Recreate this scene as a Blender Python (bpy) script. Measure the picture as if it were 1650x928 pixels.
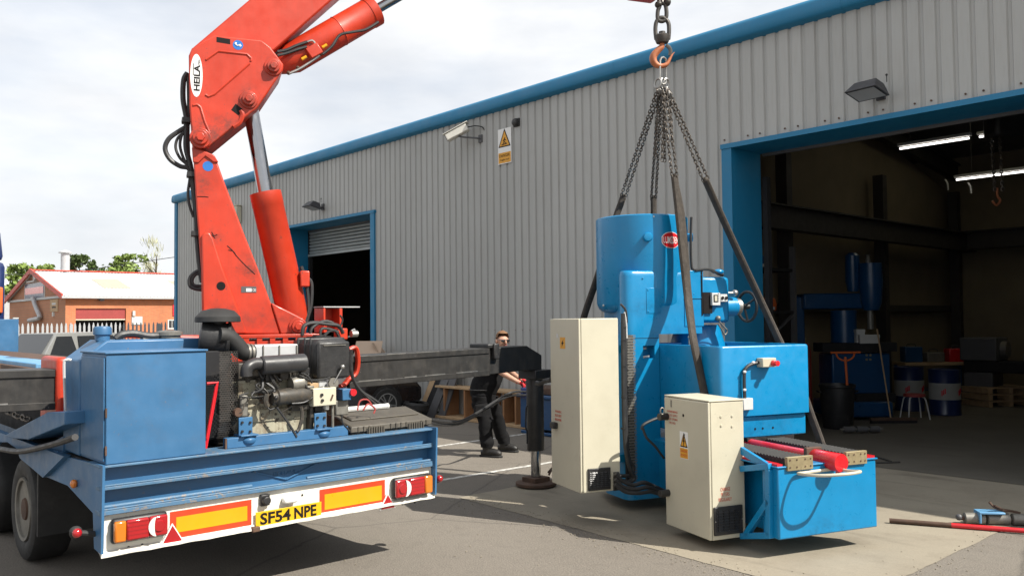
import bpy, bmesh, math, random
from mathutils import Vector, Matrix, Euler, noise
V = Vector
rnd = random.Random(7)
scn = bpy.context.scene
for o in list(bpy.data.objects):
    bpy.data.objects.remove(o)
COL = scn.collection

# ------------------------------------------------------------------ camera, world, sun
FPX, CX, CY, CAMH = 1380.0, 825.0, 464.0, 1.95
yaw, pitch, roll = math.radians(41.94), math.atan(51 / 1380.0), 0.0105
F0 = V((-math.cos(yaw), math.sin(yaw), 0)); R0 = V((math.sin(yaw), math.cos(yaw), 0)); Z = V((0, 0, 1))
CF = F0 * math.cos(pitch) + Z * math.sin(pitch)
_u = -F0 * math.sin(pitch) + Z * math.cos(pitch)
CR = R0 * math.cos(roll) - _u * math.sin(roll)
CU = _u * math.cos(roll) + R0 * math.sin(roll)
CAM = V((0, 0, CAMH))
cam_d = bpy.data.cameras.new('camera'); cam = bpy.data.objects.new('camera', cam_d); COL.objects.link(cam)
cam_d.sensor_width = 36.0; cam_d.lens = 36.0 * FPX / 1650.0; cam_d.clip_start = 0.1; cam_d.clip_end = 2000
mw = Matrix((CR, CU, -CF)).transposed().to_4x4(); mw.translation = CAM
cam.matrix_world = mw
scn.camera = cam

SUN = V((0.9, 0.34, 1.0)).normalized()
elev = math.asin(SUN.z)
world = bpy.data.worlds.new('World'); scn.world = world; world.use_nodes = True
nt = world.node_tree; nt.nodes.clear()
def wn(t, **k):
    n = nt.nodes.new(t)
    for a, b in k.items(): setattr(n, a, b)
    return n
out = wn('ShaderNodeOutputWorld'); bg = wn('ShaderNodeBackground'); bg.inputs['Strength'].default_value = 0.1
sky = wn('ShaderNodeTexSky', sky_type='NISHITA', sun_disc=False)
sky.sun_elevation = elev; sky.sun_rotation = math.atan2(SUN.x, SUN.y)
sky.air_density = 1.0; sky.dust_density = 1.5; sky.ozone_density = 1.0
tc = wn('ShaderNodeTexCoord'); mp = wn('ShaderNodeMapping'); mp.inputs['Scale'].default_value = (1.0, 1.0, 3.2)
n1 = wn('ShaderNodeTexNoise'); n1.inputs['Scale'].default_value = 2.6; n1.inputs['Detail'].default_value = 9; n1.inputs['Roughness'].default_value = 0.56
cr = wn('ShaderNodeValToRGB'); cr.color_ramp.elements[0].position = 0.25; cr.color_ramp.elements[0].color = (.58, .58, .58, 1); cr.color_ramp.elements[1].position = 0.6; cr.color_ramp.elements[1].color = (1, 1, 1, 1)
n2 = wn('ShaderNodeTexNoise'); n2.inputs['Scale'].default_value = 4.5; n2.inputs['Detail'].default_value = 8
cr2 = wn('ShaderNodeValToRGB'); cr2.color_ramp.elements[0].position = .3; cr2.color_ramp.elements[0].color = (5.3, 5.45, 5.7, 1); cr2.color_ramp.elements[1].position = .68; cr2.color_ramp.elements[1].color = (6.9, 6.95, 7.0, 1)
mx = wn('ShaderNodeMixRGB')
L = nt.links.new
L(tc.outputs['Generated'], mp.inputs['Vector']); L(mp.outputs['Vector'], n1.inputs['Vector']); L(mp.outputs['Vector'], n2.inputs['Vector'])
L(n1.outputs['Fac'], cr.inputs['Fac']); L(n2.outputs['Fac'], cr2.inputs['Fac'])
L(cr.outputs['Color'], mx.inputs['Fac']); L(sky.outputs['Color'], mx.inputs['Color1']); L(cr2.outputs['Color'], mx.inputs['Color2'])
L(mx.outputs['Color'], bg.inputs['Color']); L(bg.outputs['Background'], out.inputs['Surface'])

sd = bpy.data.lights.new('sun', 'SUN'); sd.energy = 5.0; sd.angle = math.radians(0.5); sd.color = (1.0, 0.95, 0.86)
so = bpy.data.objects.new('sun', sd); COL.objects.link(so)
so.rotation_euler = SUN.to_track_quat('Z', 'Y').to_euler()
scn.view_settings.view_transform = 'Standard'; scn.view_settings.look = 'None'
scn.view_settings.exposure = 0.68; scn.view_settings.gamma = 1.0; scn.view_settings.use_curve_mapping = False

# ------------------------------------------------------------------ materials
def srgb(r, g, b):
    f = lambda c: (c / 255 / 12.92) if c / 255 <= .04045 else ((c / 255 + .055) / 1.055) ** 2.4
    return (f(r), f(g), f(b))
def newmat(name):
    m = bpy.data.materials.new(name); m.use_nodes = True
    return m, m.node_tree, m.node_tree.nodes['Principled BSDF']
def lk(t, a, b): t.links.new(a, b)
def noise_node(t, scale, detail=6, rough=.55, vec=None, stretch=None):
    n = t.nodes.new('ShaderNodeTexNoise'); n.inputs['Scale'].default_value = scale
    n.inputs['Detail'].default_value = detail; n.inputs['Roughness'].default_value = rough
    c = t.nodes.new('ShaderNodeTexCoord')
    if stretch:
        mpn = t.nodes.new('ShaderNodeMapping'); mpn.inputs['Scale'].default_value = stretch
        lk(t, c.outputs['Object'], mpn.inputs['Vector']); lk(t, mpn.outputs['Vector'], n.inputs['Vector'])
    else: lk(t, c.outputs['Object'], n.inputs['Vector'])
    return n
def ramp(t, src, p0, p1, c0=(0, 0, 0), c1=(1, 1, 1)):
    r = t.nodes.new('ShaderNodeValToRGB'); e = r.color_ramp.elements
    e[0].position = p0; e[1].position = p1; e[0].color = (*c0, 1); e[1].color = (*c1, 1)
    lk(t, src, r.inputs['Fac']); return r.outputs['Color']
def mix(t, fac, a, b, mode='MIX'):
    m = t.nodes.new('ShaderNodeMixRGB'); m.blend_type = mode
    for s, v in (('Fac', fac), ('Color1', a), ('Color2', b)):
        if hasattr(v, 'links'): lk(t, v, m.inputs[s])
        elif isinstance(v, (int, float)): m.inputs[s].default_value = v
        else: m.inputs[s].default_value = (*v, 1)
    return m.outputs['Color']
def bump(t, b, src, strength=.2, dist=.01):
    n = t.nodes.new('ShaderNodeBump'); n.inputs['Strength'].default_value = strength; n.inputs['Distance'].default_value = dist
    lk(t, src, n.inputs['Height']); lk(t, n.outputs['Normal'], b.inputs['Normal'])
ALB = .88
def paint(name, col, rough=.4, var=.16, dirt=.25, dirtcol=(.09, .075, .06), chip=0., chipcol=(.10, .05, .03), metal=0., scale=3., coat=0., streak=0., bmp=.06):
    col = tuple(c_ * ALB for c_ in col)
    m, t, b = newmat(name)
    n = noise_node(t, scale, 7)
    c = mix(t, ramp(t, n.outputs['Fac'], .3, .7), tuple(x * (1 - var) for x in col), tuple(min(1, x * (1 + var * .6)) for x in col))
    if dirt:
        d = noise_node(t, scale * 2.3, 9, .68)
        f = ramp(t, d.outputs['Fac'], .5, .78, (0, 0, 0), (dirt,) * 3)
        c = mix(t, f, c, dirtcol)
    if streak:
        s = noise_node(t, 5, 8, .6, stretch=(6, 6, .45))
        c = mix(t, ramp(t, s.outputs['Fac'], .48, .75, (0, 0, 0), (streak,) * 3), c, dirtcol)
    if chip:
        k = noise_node(t, 26, 10, .72)
        g = noise_node(t, 2.2, 3, .5)
        f = mix(t, 1.0, ramp(t, k.outputs['Fac'], .66 - chip * .1, .69 - chip * .1), ramp(t, g.outputs['Fac'], .42, .62), 'MULTIPLY')
        c = mix(t, f, c, chipcol)
    lk(t, c, b.inputs['Base Color'])
    r = noise_node(t, scale * 4, 6)
    lk(t, ramp(t, r.outputs['Fac'], .25, .75, (max(.02, rough - .1),) * 3, (min(1, rough + .14),) * 3), b.inputs['Roughness'])
    b.inputs['Metallic'].default_value = metal
    b.inputs['Coat Weight'].default_value = coat; b.inputs['Coat Roughness'].default_value = .12
    if bmp:
        q = noise_node(t, 60, 4); q2 = noise_node(t, 7, 5)
        bump(t, b, mix(t, .35, q.outputs['Fac'], q2.outputs['Fac']), bmp * 1.4, .006)
    return m
def emit(name, col, s):
    m, t, b = newmat(name); b.inputs['Base Color'].default_value = (*col, 1)
    b.inputs['Emission Color'].default_value = (*col, 1); b.inputs['Emission Strength'].default_value = s
    return m

M_ = {}
M_['mblue'] = paint('machine_blue_paint', (.001, .222, .475), .32, .07, .10, (.02, .06, .12), coat=.15, bmp=.12, chip=.12, chipcol=(.03, .1, .2))
M_['tblue'] = paint('trailer_blue_paint', (.040, .140, .285), .42, .14, .30, (.07, .09, .12), chip=.3, chipcol=(.16, .13, .11), scale=2.5)
M_['red'] = paint('crane_red_paint', (.55, .038, .011), .42, .2, .3, (.30, .035, .015), chip=.4, chipcol=(.09, .04, .03), scale=2.2, coat=.1, streak=.3)
def spots(mname, pts, col, strength=.7):
    t = M_[mname].node_tree; b = t.nodes['Principled BSDF']; src = b.inputs['Base Color'].links[0].from_socket; tcn = t.nodes.new('ShaderNodeTexCoord')
    nz = noise_node(t, 9, 8, .7); nz2 = noise_node(t, 30, 8, .7)
    for p, r, sq in pts:
        d = t.nodes.new('ShaderNodeVectorMath'); d.operation = 'SUBTRACT'; lk(t, tcn.outputs['Object'], d.inputs[0]); d.inputs[1].default_value = p
        q = t.nodes.new('ShaderNodeVectorMath'); q.operation = 'MULTIPLY'; lk(t, d.outputs[0], q.inputs[0]); q.inputs[1].default_value = (1, .2, sq)
        l = t.nodes.new('ShaderNodeVectorMath'); l.operation = 'LENGTH'; lk(t, q.outputs[0], l.inputs[0])
        g = ramp(t, l.outputs['Value'], r * .25, r, (1,) * 3, (0,) * 3)
        f = mix(t, 1.0, mix(t, 1.0, g, ramp(t, nz.outputs['Fac'], .38, .62), 'MULTIPLY'), ramp(t, nz2.outputs['Fac'], .35, .6, (.3 * strength,) * 3, (strength,) * 3), 'MULTIPLY')
        src = mix(t, f, src, col)
    lk(t, src, b.inputs['Base Color'])
M_['dred'] = paint('bright_red_paint', (.62, .012, .02), .3, .08, .05, chip=.2, coat=.3)
M_['cream'] = paint('cabinet_cream_paint', (.565, .53, .41), .45, .07, .22, (.30, .27, .20), chip=.25, chipcol=(.30, .28, .22), scale=1.6)
M_['white'] = paint('white_paint', (.78, .76, .68), .5, .06, .2, (.35, .28, .2), chip=.45, chipcol=(.22, .1, .05))
M_['clad'] = paint('grey_cladding_coat', (.415, .418, .402), .5, .05, .12, (.26, .25, .215), scale=.6, streak=.30, bmp=.02)
t_ = M_['clad'].node_tree; b_ = t_.nodes['Principled BSDF']; oi_ = t_.nodes.new('ShaderNodeObjectInfo'); l_ = b_.inputs['Base Color'].links[0].from_socket
lk(t_, mix(t_, 1.0, l_, ramp(t_, oi_.outputs['Random'], 0, 1, (.93,) * 3, (1.05,) * 3), 'MULTIPLY'), b_.inputs['Base Color'])
M_['trim'] = paint('blue_trim_coat', (.008, .185, .36), .5, .06, .10, (.02, .08, .14), scale=.8, streak=.1)
M_['black'] = paint('black_paint', (.018, .018, .019), .42, .2, .35, (.09, .08, .07), chip=.25, chipcol=(.2, .18, .16))
M_['oblack'] = paint('outrigger_black_paint', (.024, .023, .022), .45, .2, .35, (.085, .075, .065), chip=.15, chipcol=(.2, .18, .16), streak=.15)
M_['rubber'] = paint('black_rubber', (.02, .02, .02), .65, .2, .3, (.07, .065, .06), bmp=.1)
M_['hose'] = paint('hose_rubber', (.026, .026, .027), .5, .2, .3, (.1, .095, .085))
M_['plastic'] = paint('black_plastic', (.02, .02, .021), .45, .15, .35, (.085, .08, .072), bmp=.25)
M_['case'] = paint('dusty_case_plastic', (.075, .066, .052), .6, .2, .4, (.14, .12, .09), scale=5, bmp=.25)
M_['lampgrey'] = paint('lamp_dark_grey', (.045, .045, .05), .5, .1, .15)
M_['tworn'] = paint('worn_blue_edge_paint', (.075, .17, .285), .5, .2, .4, (.16, .16, .15), chip=1.1, chipcol=(.20, .17, .14), scale=7)
M_['idrum'] = paint('drum_white', (.36, .36, .34), .6, .1, .2)
M_['steel'] = paint('dull_steel', (.42, .41, .39), .38, .15, .35, (.14, .11, .09), metal=.85)
M_['chrome'] = paint('chromed_rod', (.42, .42, .43), .12, .05, .05, metal=1., bmp=0)
M_['chain'] = paint('oiled_chain_steel', (.16, .14, .12), .38, .3, .5, (.08, .055, .04), metal=.75, scale=12)
M_['hookor'] = paint('worn_orange_hook', (.52, .17, .07), .5, .25, .4, (.15, .08, .05), chip=.9, chipcol=(.22, .17, .14), scale=10)
M_['iron'] = paint('dark_forged_iron', (.085, .08, .075), .45, .25, .4, (.14, .09, .06), metal=.6, scale=10)
M_['rust'] = paint('rusty_iron', (.10, .055, .035), .75, .4, .5, (.05, .03, .02), scale=9)
M_['brass'] = paint('grimy_brass_plate', (.34, .28, .16), .5, .2, .4, (.1, .08, .05), metal=.3, scale=10)
M_['webbing'] = paint('dark_sling_webbing', (.045, .036, .028), .8, .3, .4, (.13, .105, .08), scale=14, bmp=.4)
M_['pleat'] = paint('bellows_cloth', (.014, .014, .014), .6, .3, .4, (.07, .065, .06), scale=14)
M_['engine'] = paint('engine_cream_rusty', (.37, .35, .26), .55, .3, .95, (.12, .06, .025), chip=1.0, chipcol=(.05, .035, .025), scale=5, streak=.5)
M_['engdark'] = paint('oily_engine_dark', (.05, .045, .038), .5, .4, .6, (.14, .10, .06), scale=9)
M_['alu'] = paint('cast_alloy_grey', (.24, .23, .205), .5, .15, .55, (.12, .1, .07), metal=.5, scale=7)
M_['dullsilencer'] = paint('silencer_heat_paint', (.035, .035, .037), .36, .15, .2, (.1, .09, .08))
M_['wood'] = paint('raw_pine', (.50, .34, .19), .7, .2, .3, (.25, .14, .07), scale=4, streak=.3)
M_['ply'] = paint('red_pine_board', (.34, .17, .075), .7, .2, .3, (.15, .07, .035), scale=4, streak=.3)
M_['card'] = paint('brown_cardboard', (.56, .42, .31), .8, .06, .1, (.35, .25, .18))
M_['yellow'] = paint('retro_yellow', (.72, .33, .004), .35, .04, .06, bmp=0)
M_['orangeb'] = paint('retro_red_border', (.62, .05, .012), .4, .06, .08, bmp=0)
M_['plate'] = paint('plate_yellow', (.72, .42, .008), .35, .05, .08, bmp=0)
M_['ink'] = paint('black_ink', (.014, .012, .012), .5, 0, 0, bmp=0)
M_['redink'] = paint('red_ink', (.55, .07, .04), .6, .1, 0, bmp=0)
M_['signwhite'] = paint('sign_white', (.82, .82, .80), .4, .03, .05, bmp=0)
M_['stickerblue'] = paint('sticker_blue', (.02, .16, .52), .4, .1, .1, bmp=0)
M_['lensred'] = paint('red_lens', (.36, .006, .010), .12, .08, .05, coat=.8, bmp=0)
M_['lensamber'] = paint('amber_lens', (.62, .17, .008), .12, .08, .05, coat=.8, bmp=0)
M_['lensclear'] = paint('clear_lens', (.75, .72, .68), .12, .05, .05, coat=.8, bmp=0)
M_['skin'] = paint('skin', (.52, .29, .20), .5, .08, .1, (.45, .2, .14), bmp=0)
M_['hair'] = paint('short_ginger_hair', (.20, .10, .045), .8, .2, 0, scale=30)
M_['cloth'] = paint('black_workwear', (.011, .011, .012), .95, .3, .25, (.03, .028, .026), scale=6, bmp=.3)
M_['glove'] = paint('red_glove', (.55, .012, .02), .7, .15, .1)
M_['boot'] = paint('black_boot', (.016, .015, .014), .5, .2, .3, (.06, .05, .04))
M_['glass'] = paint('dark_glass', (.015, .017, .02), .06, 0, 0, coat=1., bmp=0)
M_['carblack'] = paint('black_car_paint', (.012, .012, .014), .18, .05, .1, (.05, .05, .05), coat=1., bmp=0)
M_['carsilver'] = paint('silver_car_paint', (.24, .245, .24), .3, .05, .1, coat=.8, bmp=0)
M_['greymet'] = paint('galvanised_grey', (.50, .51, .52), .5, .1, .15, (.3, .29, .27), metal=.2)
M_['dgrey'] = paint('dark_grey_coat', (.10, .10, .105), .5, .15, .2)
M_['shutgrey'] = paint('shutter_galvanised', (.36, .39, .39), .4, .1, .15, (.2, .2, .19), metal=.3)
M_['redbrown'] = paint('red_shutter', (.34, .05, .045), .6, .1, .1)
M_['redtrim'] = paint('red_barge_trim', (.55, .075, .05), .5, .08, .1)
M_['roofw'] = paint('white_roof_sheet', (.84, .84, .83), .5, .03, .05)
M_['rooflight'] = paint('rooflight_grp', (.42, .39, .31), .5, .05, .1)
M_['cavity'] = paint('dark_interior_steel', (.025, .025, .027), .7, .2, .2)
M_['iwall'] = paint('interior_wall_cream', (.21, .172, .118), .85, .12, .3, (.1, .085, .06), scale=1.5)
M_['ibeam'] = paint('interior_beam', (.035, .032, .03), .6, .2, .2)
M_['iblue'] = paint('workshop_blue', (.005, .06, .17), .35, .1, .1, coat=.2)
M_['navy'] = paint('navy_blue_paint', (.010, .024, .10), .35, .1, .1, coat=.3)
M_['bark'] = paint('bark', (.10, .075, .05), .9, .3, .3)
M_['paleblue'] = paint('pale_blue_paint', (.13, .33, .55), .45, .1, .2)
M_['orange'] = paint('orange_paint', (.62, .12, .02), .5, .1, .2)
M_['boxwhite'] = paint('white_box', (.6, .6, .58), .6, .05, .1)

for k_ in ('ink', 'cloth', 'cavity'): M_[k_].node_tree.nodes['Principled BSDF'].inputs['Specular IOR Level'].default_value = .15
def leafmat(name, c):
    m, t, b = newmat(name); n = noise_node(t, 1.2, 5)
    lk(t, mix(t, ramp(t, n.outputs['Fac'], .3, .7), tuple(x * .55 for x in c), tuple(x * 1.35 for x in c)), b.inputs['Base Color'])
    b.inputs['Roughness'].default_value = .6
    b.inputs['Subsurface Weight'].default_value = 0
    return m
M_['leaf'] = leafmat('leaf_green', (.17, .24, .05)); M_['leafd'] = leafmat('leaf_dark', (.085, .13, .035)); M_['leafp'] = leafmat('leaf_silver', (.38, .38, .22))

def asphalt():
    m, t, b = newmat('asphalt')
    a = noise_node(t, .35, 6); f = noise_node(t, 70, 6, .75); g = noise_node(t, 7, 9, .7)
    c = mix(t, ramp(t, a.outputs['Fac'], .3, .7), (.150, .131, .108), (.192, .170, .142))
    c = mix(t, ramp(t, g.outputs['Fac'], .5, .72, (0,) * 3, (.5,) * 3), c, (.122, .107, .09))
    c = mix(t, 1.0, c, ramp(t, f.outputs['Fac'], .3, .7, (.55,) * 3, (1.45,) * 3), 'MULTIPLY')
    vo = t.nodes.new('ShaderNodeTexVoronoi'); vo.inputs['Scale'].default_value = 26; tcn = t.nodes.new('ShaderNodeTexCoord'); lk(t, tcn.outputs['Object'], vo.inputs['Vector'])
    c = mix(t, ramp(t, vo.outputs['Distance'], .05, .09, (.6,) * 3, (0,) * 3), c, (.26, .24, .2))
    # worn tyre paths
    w = noise_node(t, .9, 4, .5, stretch=(.25, 1, 1))
    c = mix(t, ramp(t, w.outputs['Fac'], .55, .75, (0,) * 3, (.35,) * 3), c, (.21, .19, .16))
    cr_ = t.nodes.new('ShaderNodeTexVoronoi'); cr_.feature = 'DISTANCE_TO_EDGE'; cr_.inputs['Scale'].default_value = .33
    dn = noise_node(t, 2.2, 6); dmix = t.nodes.new('ShaderNodeMixRGB'); dmix.inputs['Fac'].default_value = .12
    lk(t, tcn.outputs['Object'], dmix.inputs['Color1']); lk(t, dn.outputs['Color'], dmix.inputs['Color2']); lk(t, dmix.outputs['Color'], cr_.inputs['Vector'])
    c = mix(t, ramp(t, cr_.outputs['Distance'], .002, .005, (.5,) * 3, (0,) * 3), c, (.05, .045, .04))
    lk(t, c, b.inputs['Base Color']); b.inputs['Roughness'].default_value = .88
    o_ = noise_node(t, 1.7, 5, .6)
    b2 = mix(t, ramp(t, o_.outputs['Fac'], .66, .74, (0,) * 3, (.55,) * 3), c, (.045, .04, .035)); lk(t, b2, b.inputs['Base Color'])
    bump(t, b, f.outputs['Fac'], .9, .012); return m
def concrete(name, c0, c1, stain):
    m, t, b = newmat(name)
    a = noise_node(t, .8, 8, .6); f = noise_node(t, 90, 4); g = noise_node(t, 2.4, 9, .7); s = noise_node(t, 1.3, 6, .6, stretch=(.4, 2.2, 1))
    c = mix(t, ramp(t, a.outputs['Fac'], .3, .7), c0, c1)
    c = mix(t, ramp(t, g.outputs['Fac'], .52, .75, (0,) * 3, (.55,) * 3), c, stain)
    c = mix(t, ramp(t, s.outputs['Fac'], .58, .74, (0,) * 3, (.55,) * 3), c, tuple(x * .6 for x in stain))
    sp = noise_node(t, 9, 5, .8)
    c = mix(t, ramp(t, sp.outputs['Fac'], .70, .73, (0,) * 3, (.7,) * 3), c, tuple(x * .3 for x in stain))
    c = mix(t, 1.0, c, ramp(t, f.outputs['Fac'], .25, .75, (.86,) * 3, (1.1,) * 3), 'MULTIPLY')
    lk(t, c, b.inputs['Base Color']); b.inputs['Roughness'].default_value = .8
    bump(t, b, f.outputs['Fac'], .25, .003); return m
M_['asphalt'] = asphalt()
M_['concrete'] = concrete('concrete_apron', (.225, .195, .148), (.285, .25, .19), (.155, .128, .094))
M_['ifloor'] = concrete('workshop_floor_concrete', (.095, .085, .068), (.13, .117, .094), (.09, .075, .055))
def linepaint():
    m, t, b = newmat('worn_line_paint'); n = noise_node(t, 14, 8, .7)
    lk(t, mix(t, ramp(t, n.outputs['Fac'], .42, .6), (.62, .61, .57), (.26, .25, .23)), b.inputs['Base Color']); b.inputs['Roughness'].default_value = .8; return m
M_['line'] = linepaint()
def brickmat():
    m, t, b = newmat('orange_brick'); bt = t.nodes.new('ShaderNodeTexBrick'); c = t.nodes.new('ShaderNodeTexCoord'); mpn = t.nodes.new('ShaderNodeMapping')
    mpn.inputs['Rotation'].default_value = (math.radians(90), 0, 0)
    lk(t, c.outputs['Object'], mpn.inputs['Vector'])
    cmb = t.nodes.new('ShaderNodeVectorMath'); 
    lk(t, mpn.outputs['Vector'], bt.inputs['Vector'])
    bt.inputs['Color1'].default_value = (.56, .17, .055, 1); bt.inputs['Color2'].default_value = (.46, .13, .042, 1); bt.inputs['Mortar'].default_value = (.3, .2, .14, 1)
    bt.inputs['Scale'].default_value = 1; bt.inputs['Brick Width'].default_value = .225; bt.inputs['Row Height'].default_value = .075; bt.inputs['Mortar Size'].default_value = .01
    n = noise_node(t, .4, 5)
    lk(t, mix(t, 1.0, bt.outputs['Color'], ramp(t, n.outputs['Fac'], .3, .7, (.85,) * 3, (1.1,) * 3), 'MULTIPLY'), b.inputs['Base Color']); b.inputs['Roughness'].default_value = .85; return m
M_['brick'] = brickmat()
def translucent():
    m, t, b = newmat('grp_skylight'); tr = t.nodes.new('ShaderNodeBsdfTranslucent'); tr.inputs['Color'].default_value = (.55, .52, .36, 1)
    o = t.nodes['Material Output']; mxs = t.nodes.new('ShaderNodeMixShader'); mxs.inputs[0].default_value = .55
    b.inputs['Base Color'].default_value = (.5, .48, .36, 1)
    lk(t, b.outputs[0], mxs.inputs[1]); lk(t, tr.outputs[0], mxs.inputs[2]); lk(t, mxs.outputs[0], o.inputs['Surface']); return m
M_['skylight'] = translucent()
M_['tube'] = emit('fluorescent_tube', (1, .95, .9), 2.2)

# ------------------------------------------------------------------ mesh helpers
def catmull(pts, n=6, closed=False):
    P = [V(p) for p in pts]; out = []
    N = len(P); rng = range(N) if closed else range(N - 1)
    for i in rng:
        if closed: a, b, c, d = P[(i - 1) % N], P[i], P[(i + 1) % N], P[(i + 2) % N]
        else: a, b, c, d = P[max(i - 1, 0)], P[i], P[i + 1], P[min(i + 2, N - 1)]
        for k in range(n):
            t = k / n
            out.append(.5 * ((2 * b) + (c - a) * t + (2 * a - 5 * b + 4 * c - d) * t * t + (3 * b - a - 3 * c + d) * t ** 3))
    if not closed: out.append(P[-1])
    return out
def frame_of(d):
    d = V(d).normalized(); a = V((0, 0, 1)) if abs(d.z) < .9 else V((1, 0, 0))
    x = a.cross(d).normalized(); return x, d.cross(x), d
class MB:
    def __init__(s): s.bm = bmesh.new()
    def face(s, pts):
        return s.bm.faces.new([s.bm.verts.new(p) for p in pts])
    def box(s, x0, x1, y0, y1, z0, z1):
        c = [s.bm.verts.new((x, y, z)) for z in (z0, z1) for y in (y0, y1) for x in (x0, x1)]
        for f in ((0, 2, 3, 1), (4, 5, 7, 6), (0, 1, 5, 4), (2, 6, 7, 3), (0, 4, 6, 2), (1, 3, 7, 5)): s.bm.faces.new([c[i] for i in f])
        return s
    def obox(s, c, ax, ay, az):
        c = V(c); ax, ay, az = V(ax), V(ay), V(az)
        v = [s.bm.verts.new(c + ax * i + ay * j + az * k) for k in (-1, 1) for j in (-1, 1) for i in (-1, 1)]
        for f in ((0, 2, 3, 1), (4, 5, 7, 6), (0, 1, 5, 4), (2, 6, 7, 3), (0, 4, 6, 2), (1, 3, 7, 5)): s.bm.faces.new([v[i] for i in f])
        return s
    def bar(s, p, q, w, t=None, up=(0, 0, 1)):
        p, q = V(p), V(q); d = (q - p); l = d.length; d = d / l; x = V(up).cross(d)
        if x.length < 1e-4: x = V((1, 0, 0)).cross(d)
        x.normalize(); y = d.cross(x); t = t or w
        return s.obox((p + q) / 2, x * w / 2, y * t / 2, d * l / 2)
    def prism(s, pts, vec):
        vec = V(vec); a = [s.bm.verts.new(V(p)) for p in pts]; b = [s.bm.verts.new(V(p) + vec) for p in pts]; n = len(a)
        s.bm.faces.new(a); s.bm.faces.new(b[::-1])
        for i in range(n): s.bm.faces.new([a[i], b[i], b[(i + 1) % n], a[(i + 1) % n]][::-1])
        return s
    def ring(s, c, x, y, r, n, ry=None):
        ry = ry or r
        return [s.bm.verts.new(c + x * (math.cos(2 * math.pi * i / n) * r) + y * (math.sin(2 * math.pi * i / n) * ry)) for i in range(n)]
    def bridge(s, a, b):
        n = len(a)
        for i in range(n): s.bm.faces.new([a[i], a[(i + 1) % n], b[(i + 1) % n], b[i]])
    def cyl(s, p, q, r, r2=None, n=18, cap=True):
        p, q = V(p), V(q); x, y, d = frame_of(q - p)
        a = s.ring(p, x, y, r, n); b = s.ring(q, x, y, r if r2 is None else r2, n); s.bridge(a, b)
        if cap: s.bm.faces.new(a[::-1]); s.bm.faces.new(b)
        return s
    def lathe(s, prof, c=(0, 0, 0), d=(0, 0, 1), n=24, cap=True):
        c = V(c); x, y, d = frame_of(d); prev = None; rings = []
        for r, h in prof:
            k = s.ring(c + d * h, x, y, max(r, 1e-4), n)
            if prev: s.bridge(prev, k)
            prev = k; rings.append(k)
        if cap: s.bm.faces.new(rings[0][::-1]); s.bm.faces.new(rings[-1])
        return s
    def tube(s, pts, r, n=8, smooth=6, closed=False, flat=1.0):
        P = catmull(pts, smooth, closed) if smooth else [V(p) for p in pts]
        N = len(P); rings = []; x = None
        for i, p in enumerate(P):
            d = (P[(i + 1) % N] - P[i - 1]) if closed else (P[min(i + 1, N - 1)] - P[max(i - 1, 0)])
            if d.length < 1e-9: d = V((0, 0, 1))
            d.normalize()
            if x is None: x, y, _ = frame_of(d)
            else:
                x = x - d * x.dot(d); x.normalize(); y = d.cross(x)
            rr = r(i / (N - 1)) if callable(r) else r
            rings.append(s.ring(p, x, y, rr, n, rr * flat))
        for i in range(N - 1): s.bridge(rings[i], rings[i + 1])
        if closed: s.bridge(rings[-1], rings[0])
        else: s.bm.faces.new(rings[0][::-1]); s.bm.faces.new(rings[-1])
        return s
    def sphere(s, c, rx, ry=None, rz=None, u=14, v=9, rot=None):
        ry = ry or rx; rz = rz or rx
        m = Matrix.Translation(V(c)) @ (rot.to_4x4() if rot else Matrix.Identity(4)) @ Matrix.Diagonal((rx, ry, rz, 1))
        bmesh.ops.create_uvsphere(s.bm, u_segments=u, v_segments=v, radius=1, matrix=m); return s
    def link(s, c, d, nrm, L=.05, W=.03, r=.006, n=6):
        c, d = V(c), V(d).normalized(); w = (V(nrm) - d * V(nrm).dot(d)).normalized(); a = (L - W) / 2; pts = []
        for k in range(5): t = math.pi * k / 4; pts.append(c + d * (a + math.sin(t) * W / 2) + w * (math.cos(t) * W / 2))
        for k in range(5): t = math.pi + math.pi * k / 4; pts.append(c + d * (-a + math.sin(t) * W / 2) + w * (math.cos(t) * W / 2))
        return s.tube(pts, r, n, 0, True)
    def chain(s, p, q, pitch=.034, W=.026, r=.0058, sag=0.):
        p, q = V(p), V(q); d = q - p; n = max(2, int(d.length / pitch)); x, y, dd = frame_of(d)
        for i in range(n + 1):
            t = i / n; pos = p + d * t - V((0, 0, sag * 4 * t * (1 - t)))
            a = .6 + rnd.uniform(-.25, .25)
            nn = x * math.cos(a) + y * math.sin(a) if i % 2 else -x * math.sin(a) + y * math.cos(a)
            s.link(pos, d, nn, pitch * 1.42, W, r, 5)
        return s
    def perf(s, f, nu, nv, hole=.62):
        for i in range(nu):
            for j in range(nv):
                sh = .5 if j % 2 else 0
                u0, u1, v0, v1 = (i + sh) / (nu + .5), (i + 1 + sh) / (nu + .5), j / nv, (j + 1) / nv
                k = (1 - hole) / 2; du, dv = (u1 - u0) * k, (v1 - v0) * k
                o = [s.bm.verts.new(f(*p)) for p in ((u0, v0), (u1, v0), (u1, v1), (u0, v1))]
                q = [s.bm.verts.new(f(*p)) for p in ((u0 + du, v0 + dv), (u1 - du, v0 + dv), (u1 - du, v1 - dv), (u0 + du, v1 - dv))]
                for a in range(4): s.bm.faces.new([o[a], o[(a + 1) % 4], q[(a + 1) % 4], q[a]])
        return s
    def mesh(s, name, smooth=35, recalc=True):
        if recalc: bmesh.ops.recalc_face_normals(s.bm, faces=s.bm.faces)
        me = bpy.data.meshes.new(name); s.bm.to_mesh(me); s.bm.free()
        if smooth and len(me.polygons):
            me.polygons.foreach_set('use_smooth', [True] * len(me.polygons)); me.set_sharp_from_angle(angle=math.radians(smooth))
        return me

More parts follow.
